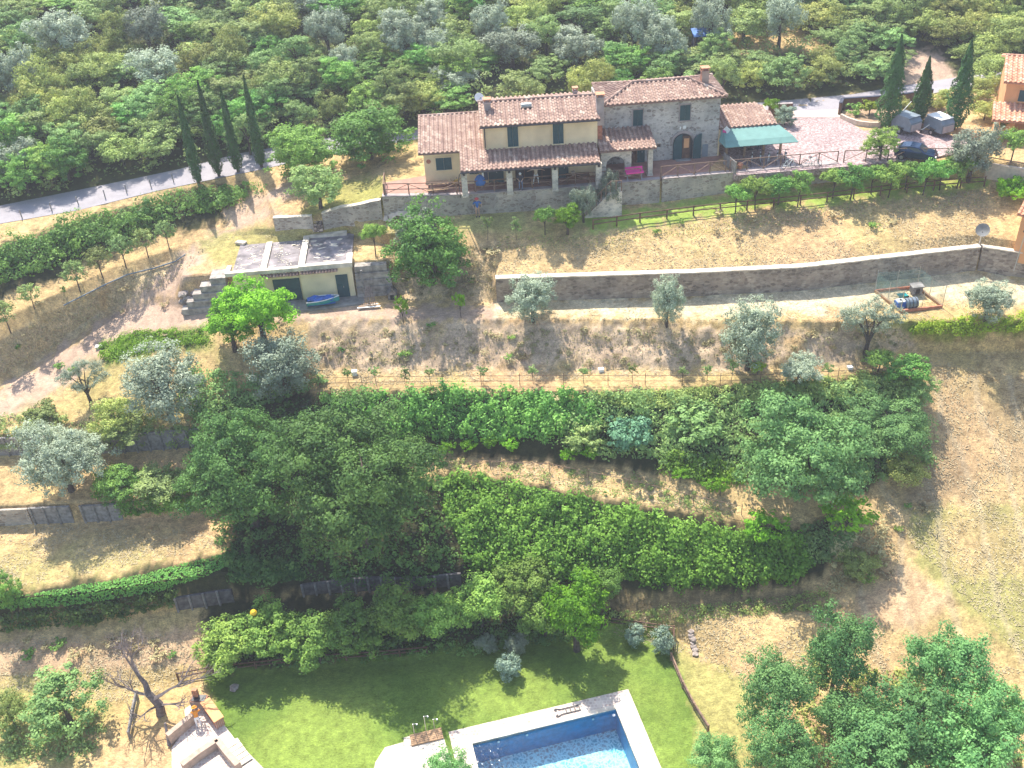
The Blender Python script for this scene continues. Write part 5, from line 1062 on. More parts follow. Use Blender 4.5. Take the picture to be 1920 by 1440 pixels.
railing('rail_fence', [gpt(335, 1275), gpt(400, 1262), gpt(480, 1252), gpt(600, 1240), gpt(700, 1234), gpt(800, 1224)], 'dark rail fence along the foot of the nut trees', 'fence', .7, 2.0, 'brown_wood', False, (.9, .4), .07, wob=.06)
railing('rail_fence', [gpt(258, 1310), gpt(252, 1345), gpt(243, 1382)], 'short leaning log fence left of the dead tree', 'fence', .7, 1.6, 'grey_wood', False, (.9, .5), .09, wob=.08)
railing('wire_fence', [gpt(600, 726), gpt(760, 723), gpt(975, 722), gpt(1140, 722), gpt(1350, 722), gpt(1500, 718), gpt(1640, 708)], 'thin wire fence on rusty stakes in front of the sapling strip', 'fence', 1.1, 3.0, 'brown_wood', False, (.8, .35), .022)
railing('wire_fence', [gpt(830, 880), gpt(920, 880), gpt(1030, 885), gpt(1180, 915), gpt(1300, 945), gpt(1390, 965)], 'thin wire fence along the middle dry terrace', 'fence', 1.0, 3.2, 'fence_wood', False, (.8,), .025)
for i, x in enumerate([42, 98, 148, 198, 238, 284, 326]):
    b = gpt(x, 424 - x * .24 - 4); t = thing('marker_post', 'short wooden post on the grass verge of the road', 'post', b, 0, 'short posts on the road verge'); MB().cyl((0, 0, -.2), (rnd.uniform(-.08, .08), 0, .8), .05, n=7).build('post_shaft', 'grey_wood', t); MB().lathe((0, 0, .79), [(.06, 0), (.04, .05), (.01, .07)], 7).build('post_top', 'grey_wood', t)
# black hose along the bank
m = MB(); hp = [(120, 575), (150, 560), (200, 535), (240, 517), (290, 505), (330, 492), (350, 478)]; q = [gpt(*p) + Vector((0, 0, .12)) for p in hp]; m.tube(q, [.06] * len(q), 6); tag(m.build('hose', 'trailer_grey'), 'long grey hose lying along the top of the bank below the young trees', 'hose')

# stairs from terrace to lawn
t = thing('stone_stairs', 'stone stairs descending left from the terrace to the green strip', 'stairs', fr(B_, 13.0, -1.25, 0), B_)
zb = zt(t.location.x, t.location.y) - ZT; n = 11; run = 3.0
m = MB(); m.extr([(.05, zb - .4), (-run - .1, zb - .4), (-run - .1, zb + .1), (-.9, -.02), (.05, -.02)], 'y', -.15, .05); m.build('side_wall', 'pier_stone', t)
for k in range(n):
    MB().b2(-.9 - (k + 1) * (run - .9) / n, -.9 - k * (run - .9) / n, .05, 1.05, zb - .3, -.18 * (k + 1) + .02).build('step', 'white_cap', t)
MB().b2(-.9, .05, .05, 1.05, zb - .3, 0.0).build('landing', 'tan_stone', t)
railing('stair_railing', [fr(B_, 13.0, -1.3, 0), fr(B_, 12.1, -1.3, 0), fr(B_, 10.1, -1.3, zb + .15)], 'brown wooden handrail on the stone stairs', 'railing', .95, .55, 'fence_wood', False, (.97,), .04)

# ------------------------------------------------------------------ flat-roofed outbuilding
sa, sb = Vector(P(450, 572, 14.15)), Vector(P(735, 548, 14.15)); SA = math.atan2(sb.y - sa.y, sb.x - sa.x); SO = sa.copy(); sc_ = math.cos(SA)
def su(px, py=560, z=14.15): p = Vector(P(px, py, z)) - SO; return p.x * math.cos(SA) + p.y * math.sin(SA)
fs_ = lambda u, v, h=0: fr(SA, u, v, h, SO)
t = thing('outbuilding', 'flat-roofed cream outbuilding with gravelly roof and two dark doors, set into the bank', 'outbuilding', SO, SA)
uR, uM, uD0, uD1, uG0, uG1 = su(668, 552), su(572, 560), su(636, 552), su(658, 551), su(520, 563), su(569, 560)
m = MB(); m.b2(-.1, uM, 0, .5, -.3, 2.85); m.b2(uM, uR, -.15, .5, -.3, 3.0); m.b2(-.1, .2, .5, 5.2, 1, 2.85); m.b2(uR - .25, uR, .5, 5.4, 1, 3.0); m.build('wall', 'pale_plaster', t)
door(t, uD0, uD1, -.17, .02, 2.15); g = door(t, uG0, uG1, -.02, .02, 2.1)
m = MB(); m.b2(-.1, uM, .1, 5.3, 2.75, 2.92); m.b2(uM, uR, .1, 5.6, 2.86, 3.06); rf = m.build('roof', 'roof_felt', t)
m = MB(); PW = .5
m.b2(-.6, uM, -.2, .22, 2.8, 3.12); m.b2(uM, uR + .1, -.32, .12, 2.86, 3.26)
um1 = su(487, 512, 17.1); m.b2(um1, um1 + PW, .22, 5.1, 2.92, 3.12); m.b2(uM - .02, uM + PW, .12, 5.7, 3.06, 3.27); m.b2(uM + PW, uR - .6, 5.2, 5.75, 3.06, 3.3); m.b2(uR - .4, uR + .1, .12, 1.5, 3.06, 3.25); m.b2(-.6, -.25, .22, 1.3, 2.8, 3.1)
m.build('parapet', 'white_cap', t)
m = MB()
for a, b, h, v in ((uG0 - .9, uM, 2.5, -.45), (uM + .1, uR - 1.15, 2.62, -.6)):
    tiles(m, (a, v, h), (1, 0, 0), (0, 1, .3), b - a, lambda u: 0, lambda u: .42, .26, .42)
m.build('tile_eaves', 'roof_tile', t)
# roof membrane with peeling patches and lumps of gravel
g2 = random.Random(3)
for i in range(26):
    m = MB()
    u = g2.uniform(.3, uM - .6) if i < 10 else g2.uniform(uM + .6, uR - .8); v = g2.uniform(.6, 4.8); z = 2.925 if u < uM else 3.065; n = 7
    L, W = g2.uniform(.15, .6), g2.uniform(.06, .2); a0 = g2.uniform(-.5, .5); m.prism([(u + math.cos(a0) * L * math.cos(6.28 * k / n) * g2.uniform(.6, 1) - math.sin(a0) * W * math.sin(6.28 * k / n), v + math.sin(a0) * L * math.cos(6.28 * k / n) + W * math.sin(6.28 * k / n) * g2.uniform(.6, 1)) for k in range(n)], z, z + .015); m.build('peeling_patch', 'white_cap', t)
m = MB(); g2 = random.Random(4)
for i in range(420):
    u = g2.uniform(0, uM - .1); v = g2.uniform(.4, 5.1)
    if g2.random() > .5 + .5 * math.sin(u * 3 + v): continue
    m.box((u, v, 2.94), (g2.uniform(.03, .12), g2.uniform(.03, .1), .04), g2.uniform(0, 3))
m.build('roof_gravel', 'white_cap', t)['kind'] = 'stuff'
sheet('apron', [fs_(uG0 - 1.5, -.03), fs_(uR + .6, -.18), fs_(uR + .8, -1.6), fs_(uM - .5, -1.9), fs_(uG0 - 1.5, -1.9)], 14.0, 14.22, 'concrete')
t = thing('block_wall', 'stepped grey concrete block wall left of the outbuilding, behind the bright tree', 'wall', fs_(-.6, 0), SA)
g2 = random.Random(5); GX = [(-4.1, -.1, 0), (-3.6, -.1, 1), (-3.0, -.1, 2), (-2.3, -.1, 3), (-1.4, -.1, 4)]
for a, b, k in GX:
    m = MB(); x = b
    while x > a + .2: x2 = max(a, x - 1.45); m.b2(x2 + .012, x - .012, -.55 + k * .16, .3 + k * .35, -.25 + k * .58, .31 + k * .58); x = x2
    m.build('block_course', 'block_concrete', t)
t = thing('block_wall', 'stepped grey concrete block wall right of the outbuilding', 'wall', fs_(uR + .15, 0), SA)
for k, b in enumerate((3.2, 3.1, 3.0, 2.9, 2.7)):
    m = MB(); x = .0
    while x < b - .2: x2 = min(b, x + 1.5); m.b2(x + .012, x2 - .012, -.5 + k * .14, .3 + k * .3, -.25 + k * .58, .31 + k * .58); x = x2
    m.build('block_course', 'block_concrete', t)
MB().b2(.55, .7, -.62, -.5, -.2, 2.6).build('timber_prop', 'grey_wood', t)
def rockm(r, sd, sq=.7):
    g_ = random.Random(sd); bm = bmesh.new(); bmesh.ops.create_icosphere(bm, subdivisions=2, radius=r)
    for v in bm.verts: v.co *= 1 + .35 * noise.noise(v.co * (1.7 / r) + Vector((sd, 0, 0))); v.co.z *= sq
    me = bpy.data.meshes.new('rock'); bm.to_mesh(me); bm.free(); me.materials.append(MAT['rock']); return me
RK = [rockm(.32, i) for i in range(4)]
def rock(p, s, label, group):
    o = bpy.data.objects.new('rock', rnd.choice(RK)); COL.objects.link(o); o.location = p; o.rotation_euler = (0, 0, rnd.uniform(0, 6)); o.scale = (s, s * rnd.uniform(.7, 1.1), s * rnd.uniform(.7, 1)); tag(o, label, 'rock', group)
for i in range(22): x = rnd.uniform(338, 405); y = 574 - rnd.random() * (22 if x < 372 else 8); rock(gpt(x, y) + Vector((0, 0, rnd.uniform(.05, .3))), rnd.uniform(.6, 1.3), 'pale brown boulder in the heap left of the concrete block wall', 'boulders left of the block wall')
for i in range(7): rock(gpt(1296 + i * 1.3 + rnd.uniform(-2, 2), 1186 + i * 7) + Vector((0, 0, .1)), rnd.uniform(.6, 1.0), 'pale rock in the short line right of the lawn fence', 'rocks right of the lawn')
# boat
bb = Vector(P(607, 571, 14.25)); t = thing('rowing_boat', 'small blue and turquoise boat lying in front of the outbuilding', 'boat', bb, SA + R(5))
m = MB(); n = 12; sec = []
for i in range(n + 1):
    s = i / n; wd = .52 * math.sin(math.pi * min(1, s * .62 + .38)) ** .8; wd = .5 * (1 - ((s - .35) / .65) ** 2) if s > .35 else .5 * (.82 + .18 * s / .35); wd = max(wd, .015); x = -1.35 + 2.7 * s; kz = .08 + .25 * max(0, s - .6) ** 2 * 4
    sec.append([(x, -wd, .55 + .12 * s), (x, -wd * .85, .28), (x, -wd * .35, kz), (x, wd * .35, kz), (x, wd * .85, .28), (x, wd, .55 + .12 * s)])
vs = [p for q in sec for p in q]; m.add(vs, [(i * 6 + k, (i + 1) * 6 + k, (i + 1) * 6 + k + 1, i * 6 + k + 1) for i in range(n) for k in range(5)] + [(0, 1, 2, 3, 4, 5)]); m.build('hull', 'teal_paint', t)
m = MB()
for sgn in (0, 5): m.tube([(q[sgn][0], q[sgn][1], q[sgn][2] + .01) for q in sec], [.035] * (n + 1), 6)
m.build('gunwale', 'white_paint', t)
for x in (-.8, 0, .7): MB().b2(x - .12, x + .12, -.42, .42, .48, .52).build('seat', 'blue_paint', t)
MB().b2(-1.25, 1.0, -.38, .38, .2, .24).build('inner_floor', 'blue_fabric', t)
t = thing('boat_cover', 'blue tarpaulin lying over the stern of the small boat', 'tarpaulin', bb + Vector((-.15, .05, .62)), SA + R(5)); m = MB(); g2 = random.Random(8)
for i in range(8):
    for j in range(4):
        f_ = lambda a, b: (-1.1 + a * .27, -.42 + b * .21, .06 * math.sin(a * 1.7 + b) + .05 * math.cos(b * 2.1 - a)); m.add([f_(i, j), f_(i + 1, j), f_(i + 1, j + 1), f_(i, j + 1)], [(0, 1, 2, 3)])
m.build('cover_sheet', 'blue_paint', t)
# trestle and planks
t = thing('timber_stack', 'grey poles leaning upright in a bundle beside the block wall', 'poles', Vector(P(694, 570, 14.25)), SA)
for k in range(7): MB().cyl((-.5 + k * .17, -.3 + .1 * math.sin(k * 2), 0), (-.15 + k * .06, .3, 1.5 + .15 * math.sin(k * 3)), .035, n=6).build('pole', 'dead_wood', t)
t = thing('plank_pile', 'pale planks stacked on the ground in front of the leaning poles', 'planks', Vector(P(692, 574, 14.2)), SA)
for k in range(4): MB().box((0, -.25 + k * .16, .06 + .05 * (k % 2)), (1.9 - .2 * k, .14, .05), .05 * k).build('plank', 'pale_wood' if k % 2 else 'white_paint', t)
t = thing('kennel', 'small dark gabled kennel at the right end of the block wall', 'kennel', Vector(P(736, 558, 14.2)), SA)
m = MB(); m.extr([(-.35, 0), (.35, 0), (.35, .45), (0, .8), (-.35, .45)], 'y', -.3, .5); m.build('kennel_body', 'grey_wood', t); MB().b2(-.16, .16, -.33, -.3, 0, .42).build('opening', 'dark_opening', t)
m = MB(); slab(m, [(-.45, -.38, .42), (0, -.38, .88), (0, .56, .88), (-.45, .56, .42)], .04); slab(m, [(.45, -.38, .42), (0, -.38, .88), (0, .56, .88), (.45, .56, .42)], .04); m.build('kennel_roof', 'tarp_dark', t)
b = gpt(752, 410); t = thing('covered_trailer', 'pale crumpled tarpaulin draped over a low rack at the foot of the terrace wall', 'tarpaulin', b, R(-12)); m = MB()
f_ = lambda a, b: (-1.4 + a * .31, -.65 + b * .26, .75 - .55 * abs(b - 2.5) / 2.5 * (.6 + .4 * math.sin(a)) - .35 * max(0, 4 - a) / 4 + .06 * math.sin(a * 2.3 + b * 1.7))
for i in range(9):
    for j in range(5): m.add([f_(i, j), f_(i + 1, j), f_(i + 1, j + 1), f_(i, j + 1)], [(0, 1, 2, 3)])
m.build('cover_sheet', 'tan_stone', t)
for sx in (-1, .9):
    for sy in (-.4, .4): MB().cyl((sx, sy, 0), (sx, sy, .4), .04).build('leg', 'dark_metal', t)
b = gpt(452, 457); tag(MB().box((b.x, b.y, b.z + .1), (.95, .5, .14), -.5).box((b.x + .1, b.y - .05, b.z + .2), (.8, .45, .05), -.35).build('stone_slab', 'white_cap'), 'pale stone slab on the grass left of the flat roof', 'slab')
def boxthing(name, px, py, d, mat, label, cat, lid='white_paint'):
    b = gpt(px, py); t = thing(name, label, cat, b, R(5)); MB().b2(-d[0] / 2, d[0] / 2, -d[1] / 2, d[1] / 2, -.05, d[2]).build('box_body', mat, t); MB().b2(-d[0] / 2 - .03, d[0] / 2 + .03, -d[1] / 2 - .03, d[1] / 2 + .03, d[2] + .002, d[2] + .05).build('lid', lid, t); return t
boxthing('utility_box', 1127, 696, (.36, .28, .2), 'white_paint', 'white box on the ground in the middle of the sapling strip', 'box')
boxthing('utility_box', 1593, 692, (.36, .28, .2), 'white_paint', 'white box on the ground near the right end of the sapling strip', 'box')
boxthing('utility_box', 665, 702, (.4, .3, .3), 'white_paint', 'white box on the ground near the left end of the wire fence', 'box')
boxthing('utility_box', 186, 652, (.5, .35, .15), 'white_cap', 'pale slab at the end of the fresh green strip beside the track', 'box')

# ------------------------------------------------------------------ pen with nets
t = thing('animal_pen', 'small netted pen with timber frame in front of the long stone wall', 'pen', gpt(1700, 560)); o = Vector(t.location)
cs = [gpt(1640, 548) - o, gpt(1718, 540) - o, gpt(1766, 577) - o, gpt(1688, 586) - o]
for i in range(4):
    a, b = cs[i], cs[(i + 1) % 4]; d = b - a; MB().box((a + b) / 2 + Vector((0, 0, .12)), (d.length, .14, .24), math.atan2(d.y, d.x), None, -math.atan2(d.z, Vector((d.x, d.y)).length)).build('frame_beam', 'brick_red' if i in (0, 2) else 'pale_wood', t)
for i in range(4):
    MB().cyl(cs[i], cs[i] + Vector((0, 0, 2.0)), .03, n=6).build('post', 'steel', t)
    mid = (cs[i] + cs[(i + 1) % 4]) / 2; MB().cyl(mid, mid + Vector((0, 0, 1.8)), .025, n=6).build('post', 'steel', t)
for a, b in ((0, 1), (1, 2), (3, 0)):
    m = MB(); n = 6
    for i in range(n):
        for j in range(3):
            f_ = lambda k, l: cs[a].lerp(cs[b], k / n) + Vector((.05 * math.sin(l * 2 + k), 0, .2 + l * .55 - .12 * math.sin(math.pi * k / n) * (l / 3)))
            m.add([f_(i, j), f_(i + 1, j), f_(i + 1, j + 1), f_(i, j + 1)], [(0, 1, 2, 3)])
    m.build('netting', 'net', t)
b = gpt(1716, 551); t = thing('kennel', 'little box kennel inside the netted pen', 'kennel', b, R(5)); MB().b2(-.4, .4, -.3, .3, .15, .75).build('kennel_body', 'grey_wood', t); MB().b2(-.16, .16, -.34, -.3, .2, .6).build('opening', 'dark_opening', t)
MB().b2(-.5, .5, -.4, .4, .76, .82).build('kennel_roof', 'concrete', t)
for sx in (-.35, .35): MB().b2(sx - .04, sx + .04, -.28, -.2, 0, .15).build('leg', 'grey_wood', t)
b = gpt(1706, 577); t = thing('water_drum', 'dark blue-grey drum lying at the front of the netted pen', 'drum', b, R(8)); MB().cyl((-.45, 0, .45), (.45, 0, .45), .43, n=18).build('drum_body', 'trailer_grey', t)
m = MB()
for x in (-.3, 0, .3): m.cyl((x - .03, 0, .45), (x + .03, 0, .45), .455, n=18)
m.build('hoops', 'dark_metal', t)
b = gpt(1686, 576); t = thing('water_tank', 'bright blue and white plastic tank beside the dark drum', 'tank', b, R(8)); MB().b2(-.35, .35, -.3, .3, 0, .55).build('tank_body', 'blue_paint', t); MB().b2(-.3, .3, -.25, .25, .551, .65).build('tank_top', 'white_paint', t); MB().cyl((0, 0, .65), (0, 0, .72), .1, n=10).build('cap', 'black_plastic', t)
b = gpt(1690, 562); t = thing('wheelbarrow', 'green wheelbarrow tray behind the blue tank in the pen', 'wheelbarrow', b, R(10)); m = MB(); m.add([(-.4, -.25, .5), (.4, -.25, .45), (.4, .25, .45), (-.4, .25, .5), (-.2, -.12, .2), (.2, -.12, .2), (.2, .12, .2), (-.2, .12, .2)], [(4, 5, 6, 7), (0, 1, 5, 4), (1, 2, 6, 5), (2, 3, 7, 6), (3, 0, 4, 7)]); m.build('tray', 'teal_paint', t); MB().cyl((.45, -.04, .17), (.45, .04, .17), .17, n=12).build('wheel', 'rubber', t); MB().cyl((-.85, -.2, .35), (.4, -.08, .25), .02).cyl((-.85, .2, .35), (.4, .08, .25), .02).build('handles', 'dark_metal', t)
dish(gpt(1836, 458) + Vector((0, 0, 0)), 1.3, .55, 'large grey satellite dish standing by the bend of the long stone wall', R(-25), .06)
b = gpt(1893, 492); t = thing('lamp_pole', 'thin grey pole with a small box on top by the stone wall', 'pole', b + Vector((0, -.9, 0)), 0); MB().cyl((0, 0, -.3), (.2, .1, 3.1), .035).build('shaft', 'steel', t); MB().box((.2, .1, 3.15), (.35, .15, .12)).build('lamp_head', 'dark_metal', t)

# ------------------------------------------------------------------ terrace things
def bench_table(p, rz):
    t = thing('picnic_table', 'wooden picnic table with bench in front of the shuttered wing window', 'picnic table', p, rz)
    m = MB(); 
    for k in range(5): m.b2(-.95, .95, -.36 + k * .148, -.23 + k * .148, .72, .76)
    m.build('tabletop', 'pale_wood', t)
    for sy in (-.75, .75): m = MB(); m.b2(-.95, .95, sy - .13, sy + .13, .42, .46); m.build('bench', 'pale_wood', t)
    for sx in (-.7, .7): MB().box((sx, -.3, .36), (.08, .08, .76), 0, None, 0, .35).box((sx, .3, .36), (.08, .08, .76), 0, None, 0, -.35).b2(sx - .04, sx + .04, -.85, .85, .35, .42).build('leg', 'brown_wood', t)
bench_table(fr(A_, -2.3, 1.5, .05), A_)
t = thing('deck_chair', 'yellow folding deck chair against the cream wall right of the picnic table', 'deck chair', fr(A_, -.75, 2.2, .05), A_ + R(25))
MB().box((0, 0, .42), (.5, 1.15, .03), 0, None, 0, R(-40)).build('seat', 'yellow_fabric', t)
for sx in (-.27, .27): MB().box((sx, 0, .42), (.04, 1.3, .04), 0, None, 0, R(-40)).box((sx, -.05, .35), (.04, .95, .04), 0, None, 0, R(35)).build('frame', 'pale_wood', t)
t = thing('hanging_chair', 'blue hanging seat and towels dangling in the left bay of the porch', 'hanging chair', fr(A_, 1.35, .9, .05), A_)
MB().lathe((0, 0, .45), [(.05, 0), (.35, .08), (.48, .3), (.45, .6), (.3, .85), (.1, 1.0)], 12, (1, .8)).build('basket', 'blue_fabric', t)
m = MB(); m.cyl((0, 0, 1.4), (0, 0, 2.2), .015); m.build('rope', 'steel', t); MB().b2(.35, .7, -.02, .02, .9, 1.9).build('towel', 'dark_fabric', t); MB().b2(.2, .34, -.03, .01, 1.2, 1.95).build('towel', 'white_fabric', t)
t = thing('massage_table', 'bright pink padded lounger beneath the entry porch by the railing', 'lounger', fr(B_, 14.45, .7, .06), B_ + R(3))
MB().b2(-.75, .75, -.3, .3, .62, .74).build('mattress', 'pink_fabric', t); MB().b2(-.75, .75, .3, .36, .66, 1.0).build('backrest', 'pink_fabric', t)
for sx in (-.6, .6): MB().cyl((sx, -.25, 0), (sx, .25, .6), .025).cyl((sx, .25, 0), (sx, -.25, .6), .025).build('leg', 'steel', t)
t = thing('table', 'dark table with things on it in the right bay of the porch', 'table', fr(A_, 9.6, 1.2, .05), A_); MB().b2(-1, 1, -.4, .4, .7, .75).build('tabletop', 'brown_wood', t)
for sx in (-.9, .9):
    for sy in (-.32, .32): MB().b2(sx - .04, sx + .04, sy - .04, sy + .04, 0, .7).build('leg', 'brown_wood', t)
tag(MB().lathe(fr(A_, 9.2, 1.2, .8), [(.1, 0), (.18, .1), (.15, .25), (.2, .3)], 10).build('bowl', 'tan_stone'), 'pale bowl on the dark table in the porch', 'bowl')
t = thing('flower_pot', 'terracotta pot with a red-green plant left of the bicycles', 'pot', fr(B_, 23.6, 1.0, .05)); MB().lathe((0, 0, 0), [(.14, 0), (.22, .3), (.24, .34)], 12).build('pot', 'terracotta', t); MB().lathe((0, 0, .34), [(.2, 0), (.28, .12), (.12, .3)], 8).build('plant', 'brick_red', t)
# bicycles
BIKE = None
def bicycle(p, rz, col, label):
    global BIKE
    if BIKE is None:
        t = thing('bicycle', label, 'bicycle', p, rz, 'bicycles parked under the awning')
        for x in (-.52, .52):
            m = MB(); n = 18; pts = [(x + .33 * math.cos(6.2832 * i / n), 0, .34 + .33 * math.sin(6.2832 * i / n)) for i in range(n + 1)]; m.tube(pts, [.022] * (n + 1), 5); w_ = m.build('wheel', 'rubber', t)
            s_ = MB(); 
            for i in range(6): a = math.pi * i / 6; s_.cyl((x - .32 * math.cos(a), 0, .34 - .32 * math.sin(a)), (x + .32 * math.cos(a), 0, .34 + .32 * math.sin(a)), .008, n=4)
            s_.build('spokes', 'steel', w_)
        m = MB(); m.tube([(-.52, 0, .34), (-.18, 0, .82), (.36, 0, .84), (.0, 0, .32), (-.52, 0, .34)], [.025] * 5); m.cyl((-.18, 0, .82), (0, 0, .32), .025); m.cyl((.52, 0, .34), (.34, 0, .98), .024); m.build('frame', 'white_paint', t)
        MB().b2(-.32, -.05, -.07, .07, .88, .94).build('saddle', 'black_plastic', t); MB().cyl((.32, -.3, 1.02), (.32, .3, 1.02), .02).cyl((.32, 0, 1.02), (.36, 0, .9), .02).build('handlebar', 'dark_metal', t)
        MB().cyl((0, -.02, .32), (0, .02, .32), .09, n=12).b2(-.14, .14, -.1, -.06, .2, .23).build('crank', 'steel', t); BIKE = t; return t
    r = BIKE.copy(); COL.objects.link(r); r.location = p; r.rotation_euler = (0, 0, rz); r['label'] = label
    for ch in BIKE.children:
        c = ch.copy(); COL.objects.link(c); c.parent = r
        for g in ch.children: d = g.copy(); COL.objects.link(d); d.parent = c
    return r
for i, lb in enumerate(['white bicycle at the left end of the row under the awning', 'second bicycle from the left under the awning', 'middle bicycle of the row under the awning', 'fourth bicycle from the left under the awning', 'bicycle at the right end of the row under the awning']):
    bicycle(fr(B_, 24.9 + i * .72, 2.0 - .05 * i, .05), B_ + R(70 + 8 * math.sin(i * 2)), None, lb)
bicycle(fr(B_, 27.6, .35, .05), B_ + R(15), None, 'bicycle leaning against the courtyard railing, left one'); bicycle(fr(B_, 29.6, .35, .05), B_ + R(-10), None, 'bicycle leaning against the courtyard railing, right one')

# ------------------------------------------------------------------ gateway, flower bed, trailers, car
def freewall(name, pts, h, th, mat, label, cap=None, cat='wall'):
    t = thing(name, label, cat, pts[0]); o = Vector(pts[0]); m, c = MB(), MB()
    for a, b in zip(pts[:-1], pts[1:]):
        a, b = Vector(a) - o, Vector(b) - o; d = (b - a); nrm = Vector((-d.y, d.x, 0)).normalized() * th / 2; Z = Vector((0, 0, h)); e = Vector((0, 0, .3))
        m.add([a - nrm - e, b - nrm - e, b + nrm - e, a + nrm - e, a - nrm + Z, b - nrm + Z, b + nrm + Z, a + nrm + Z], [(0, 1, 5, 4), (1, 2, 6, 5), (2, 3, 7, 6), (3, 0, 4, 7), (4, 5, 6, 7)])
        if cap: n2 = nrm * 1.25; z0 = Z + Vector((0, 0, .003)); z1 = Z + Vector((0, 0, .07)); c.add([a - n2 + z0, b - n2 + z0, b + n2 + z0, a + n2 + z0, a - n2 + z1, b - n2 + z1, b + n2 + z1, a + n2 + z1], [(3, 2, 1, 0), (0, 1, 5, 4), (1, 2, 6, 5), (2, 3, 7, 6), (3, 0, 4, 7), (4, 5, 6, 7)])
    m.build('wall_face', mat, t)
    if cap: c.build('coping', cap, t)
    return t
zc = lambda px, py: Vector(P(px, py, ZT))
freewall('gate_wall', [zc(1573, 216), zc(1577, 207), zc(1640, 203), zc(1700, 197), zc(1745, 190)], 1.15, .25, 'brown_wood', 'dark brown wall behind the flower bed, right of the gateway', 'dark_fabric')  # dark coping colour stands in for the violet-blue shadow edge
freewall('gate_wall', [zc(1440, 216), zc(1484, 213)], 1.0, .25, 'brown_wood', 'short dark wall behind the silver bush, left of the gateway', 'fascia')
freewall('bed_wall', [zc(1576, 222), zc(1590, 229), zc(1608, 235), zc(1630, 238), zc(1650, 238)], .45, .2, 'tan_stone', 'low curved kerb wall around the flower bed by the gateway')
railing('rail_fence', [zc(1748, 192), zc(1768, 188), zc(1800, 182)], 'short wooden rail fence between brown wall and tall right cypress', 'fence', .9, 1.6, 'pale_wood', False, (.95, .5), .05)
sheet('flower_bed', [zc(1577, 222), zc(1600, 232), zc(1640, 237), zc(1780, 243), zc(1800, 225), zc(1745, 195), zc(1640, 207), zc(1578, 212)], ZT - .3, ZT + .25, 'soil')
plant('weed', zc(1600, 219) + Vector((0, 0, .2)), 1.8, 1.0, 'flower_plant', 'spiky yellow-green plant in the flower bed by the gateway', 'plant')
plant('yellowshrub', zc(1628, 221) + Vector((0, 0, .2)), 1.9, 1.5, 'flower_plant', 'orange and yellow flowering plant left of the thick cypress', 'plant')
for x, y, lb in ((1695, 215, 'pale shrub between left and middle thick cypresses'), (1750, 208, 'pale shrub between middle and right thick cypresses'), (1772, 196, 'green shrub left of the tall right cypress')): plant('dry', zc(x, y), 2.2, 1.6, 'bush', lb, 'bush')
for x, y, wd, lb in ((1860, 160, 5, 'hazy bush left of the orange house roof'), (1830, 190, 4, 'yellow-green bush below the hazy one at the orange house'), (1845, 225, 3, 'brownish shrub at the left foot of the orange house')): plant('dry', gpt(x, y), wd, wd * .6, 'bush', lb, 'bush')
def trailer(p, rz, label, cover):
    t = thing('box_trailer', label, 'trailer', p, rz)
    m = MB(); m.extr([(-1.05, .45), (-1.05, 1.25), (-.7, 1.6), (.9, 1.6), (1.15, 1.2), (1.15, .45)], 'y', -.7, .7); b = m.build('trailer_body', 'trailer_grey', t)
    for z in (.7, .95, 1.2): MB().b2(-1.0, 1.1, -.725, -.7, z, z + .06).build('trim_strip', 'white_paint', b)
    MB().b2(-.8, .95, -.72, .72, 1.602, 1.66).build('lid', cover, t)
    MB().b2(-1.15, -1.05, -.6, .6, .5, 1.1).build('tailboard', 'fascia', t)
    for sy in (-.78, .78):
        w_ = MB().cyl((0, sy - .08, .3), (0, sy + .08, .3), .3, n=16).build('wheel', 'rubber', t); MB().cyl((0, sy - .09, .3), (0, sy + .09, .3), .14, n=12).build('rim', 'steel', w_)
        MB().b2(-.35, .35, sy - .1, sy + .1, .62, .67).build('mudguard', 'dark_metal', t)
    MB().cyl((1.1, -.4, .45), (2.0, 0, .42), .04).cyl((1.1, .4, .45), (2.0, 0, .42), .04).build('drawbar', 'dark_metal', t)
trailer(zc(1697, 248), R(118), 'grey box trailer with a dark rear, between left and middle cypresses', 'trailer_grey')
trailer(zc(1758, 251), R(112), 'grey box trailer with a pale lid, between middle and right cypresses', 'white_paint')
for (a, b, lb) in (((1672, 236), (1709, 190), 'long white pole slanting up left of the first trailer'), ((1726, 250), (1772, 215), 'long white pole slanting in front of the second trailer')):
    p = zc(*a) + Vector((0, 0, .3)); q = Vector(P(b[0], b[1], ZT + 1.8)); t = thing('boat_mast', lb, 'pole', p); MB().cyl((0, 0, 0), q - p, .045, .03).build('pole_shaft', 'white_paint', t); MB().cyl((0, 0, -.25), (0, 0, .05), .12, n=8).build('pole_base', 'dark_metal', t)
# car
cp = zc(1716, 298); t = thing('parked_car', 'dark blue hatchback parked behind the clipped trees', 'car', cp, R(-32)); t.scale = (.86, .86, .86)
prof = [(-1.95, .45), (-1.98, .8), (-1.8, 1.0), (-1.45, 1.38), (-.6, 1.5), (.25, 1.46), (.95, 1.03), (1.75, .88), (1.98, .66), (1.98, .35), (-1.9, .3)]
m = MB(); Y = [(-.84, .9), (-.78, 1.0), (.78, 1.0), (.84, .9)]; vs = []
for y, s in Y:
    for x, z in prof: vs.append((x * (1 if abs(y) < .8 else .97), y * (1 if z < 1.05 else .86), z if abs(y) < .8 else min(z, .98) if z < 1.2 else z * .965))
k = len(prof); m.add(vs, [(i * k + j, i * k + (j + 1) % k, (i + 1) * k + (j + 1) % k, (i + 1) * k + j) for i in range(3) for j in range(k)] + [tuple(range(k)), tuple(range(3 * k, 4 * k))[::-1]])
body = m.build('body', 'car_blue', t, smooth=False); mo = body.modifiers.new('bv', 'BEVEL'); mo.width = .06; mo.segments = 2; mo.limit_method = 'ANGLE'
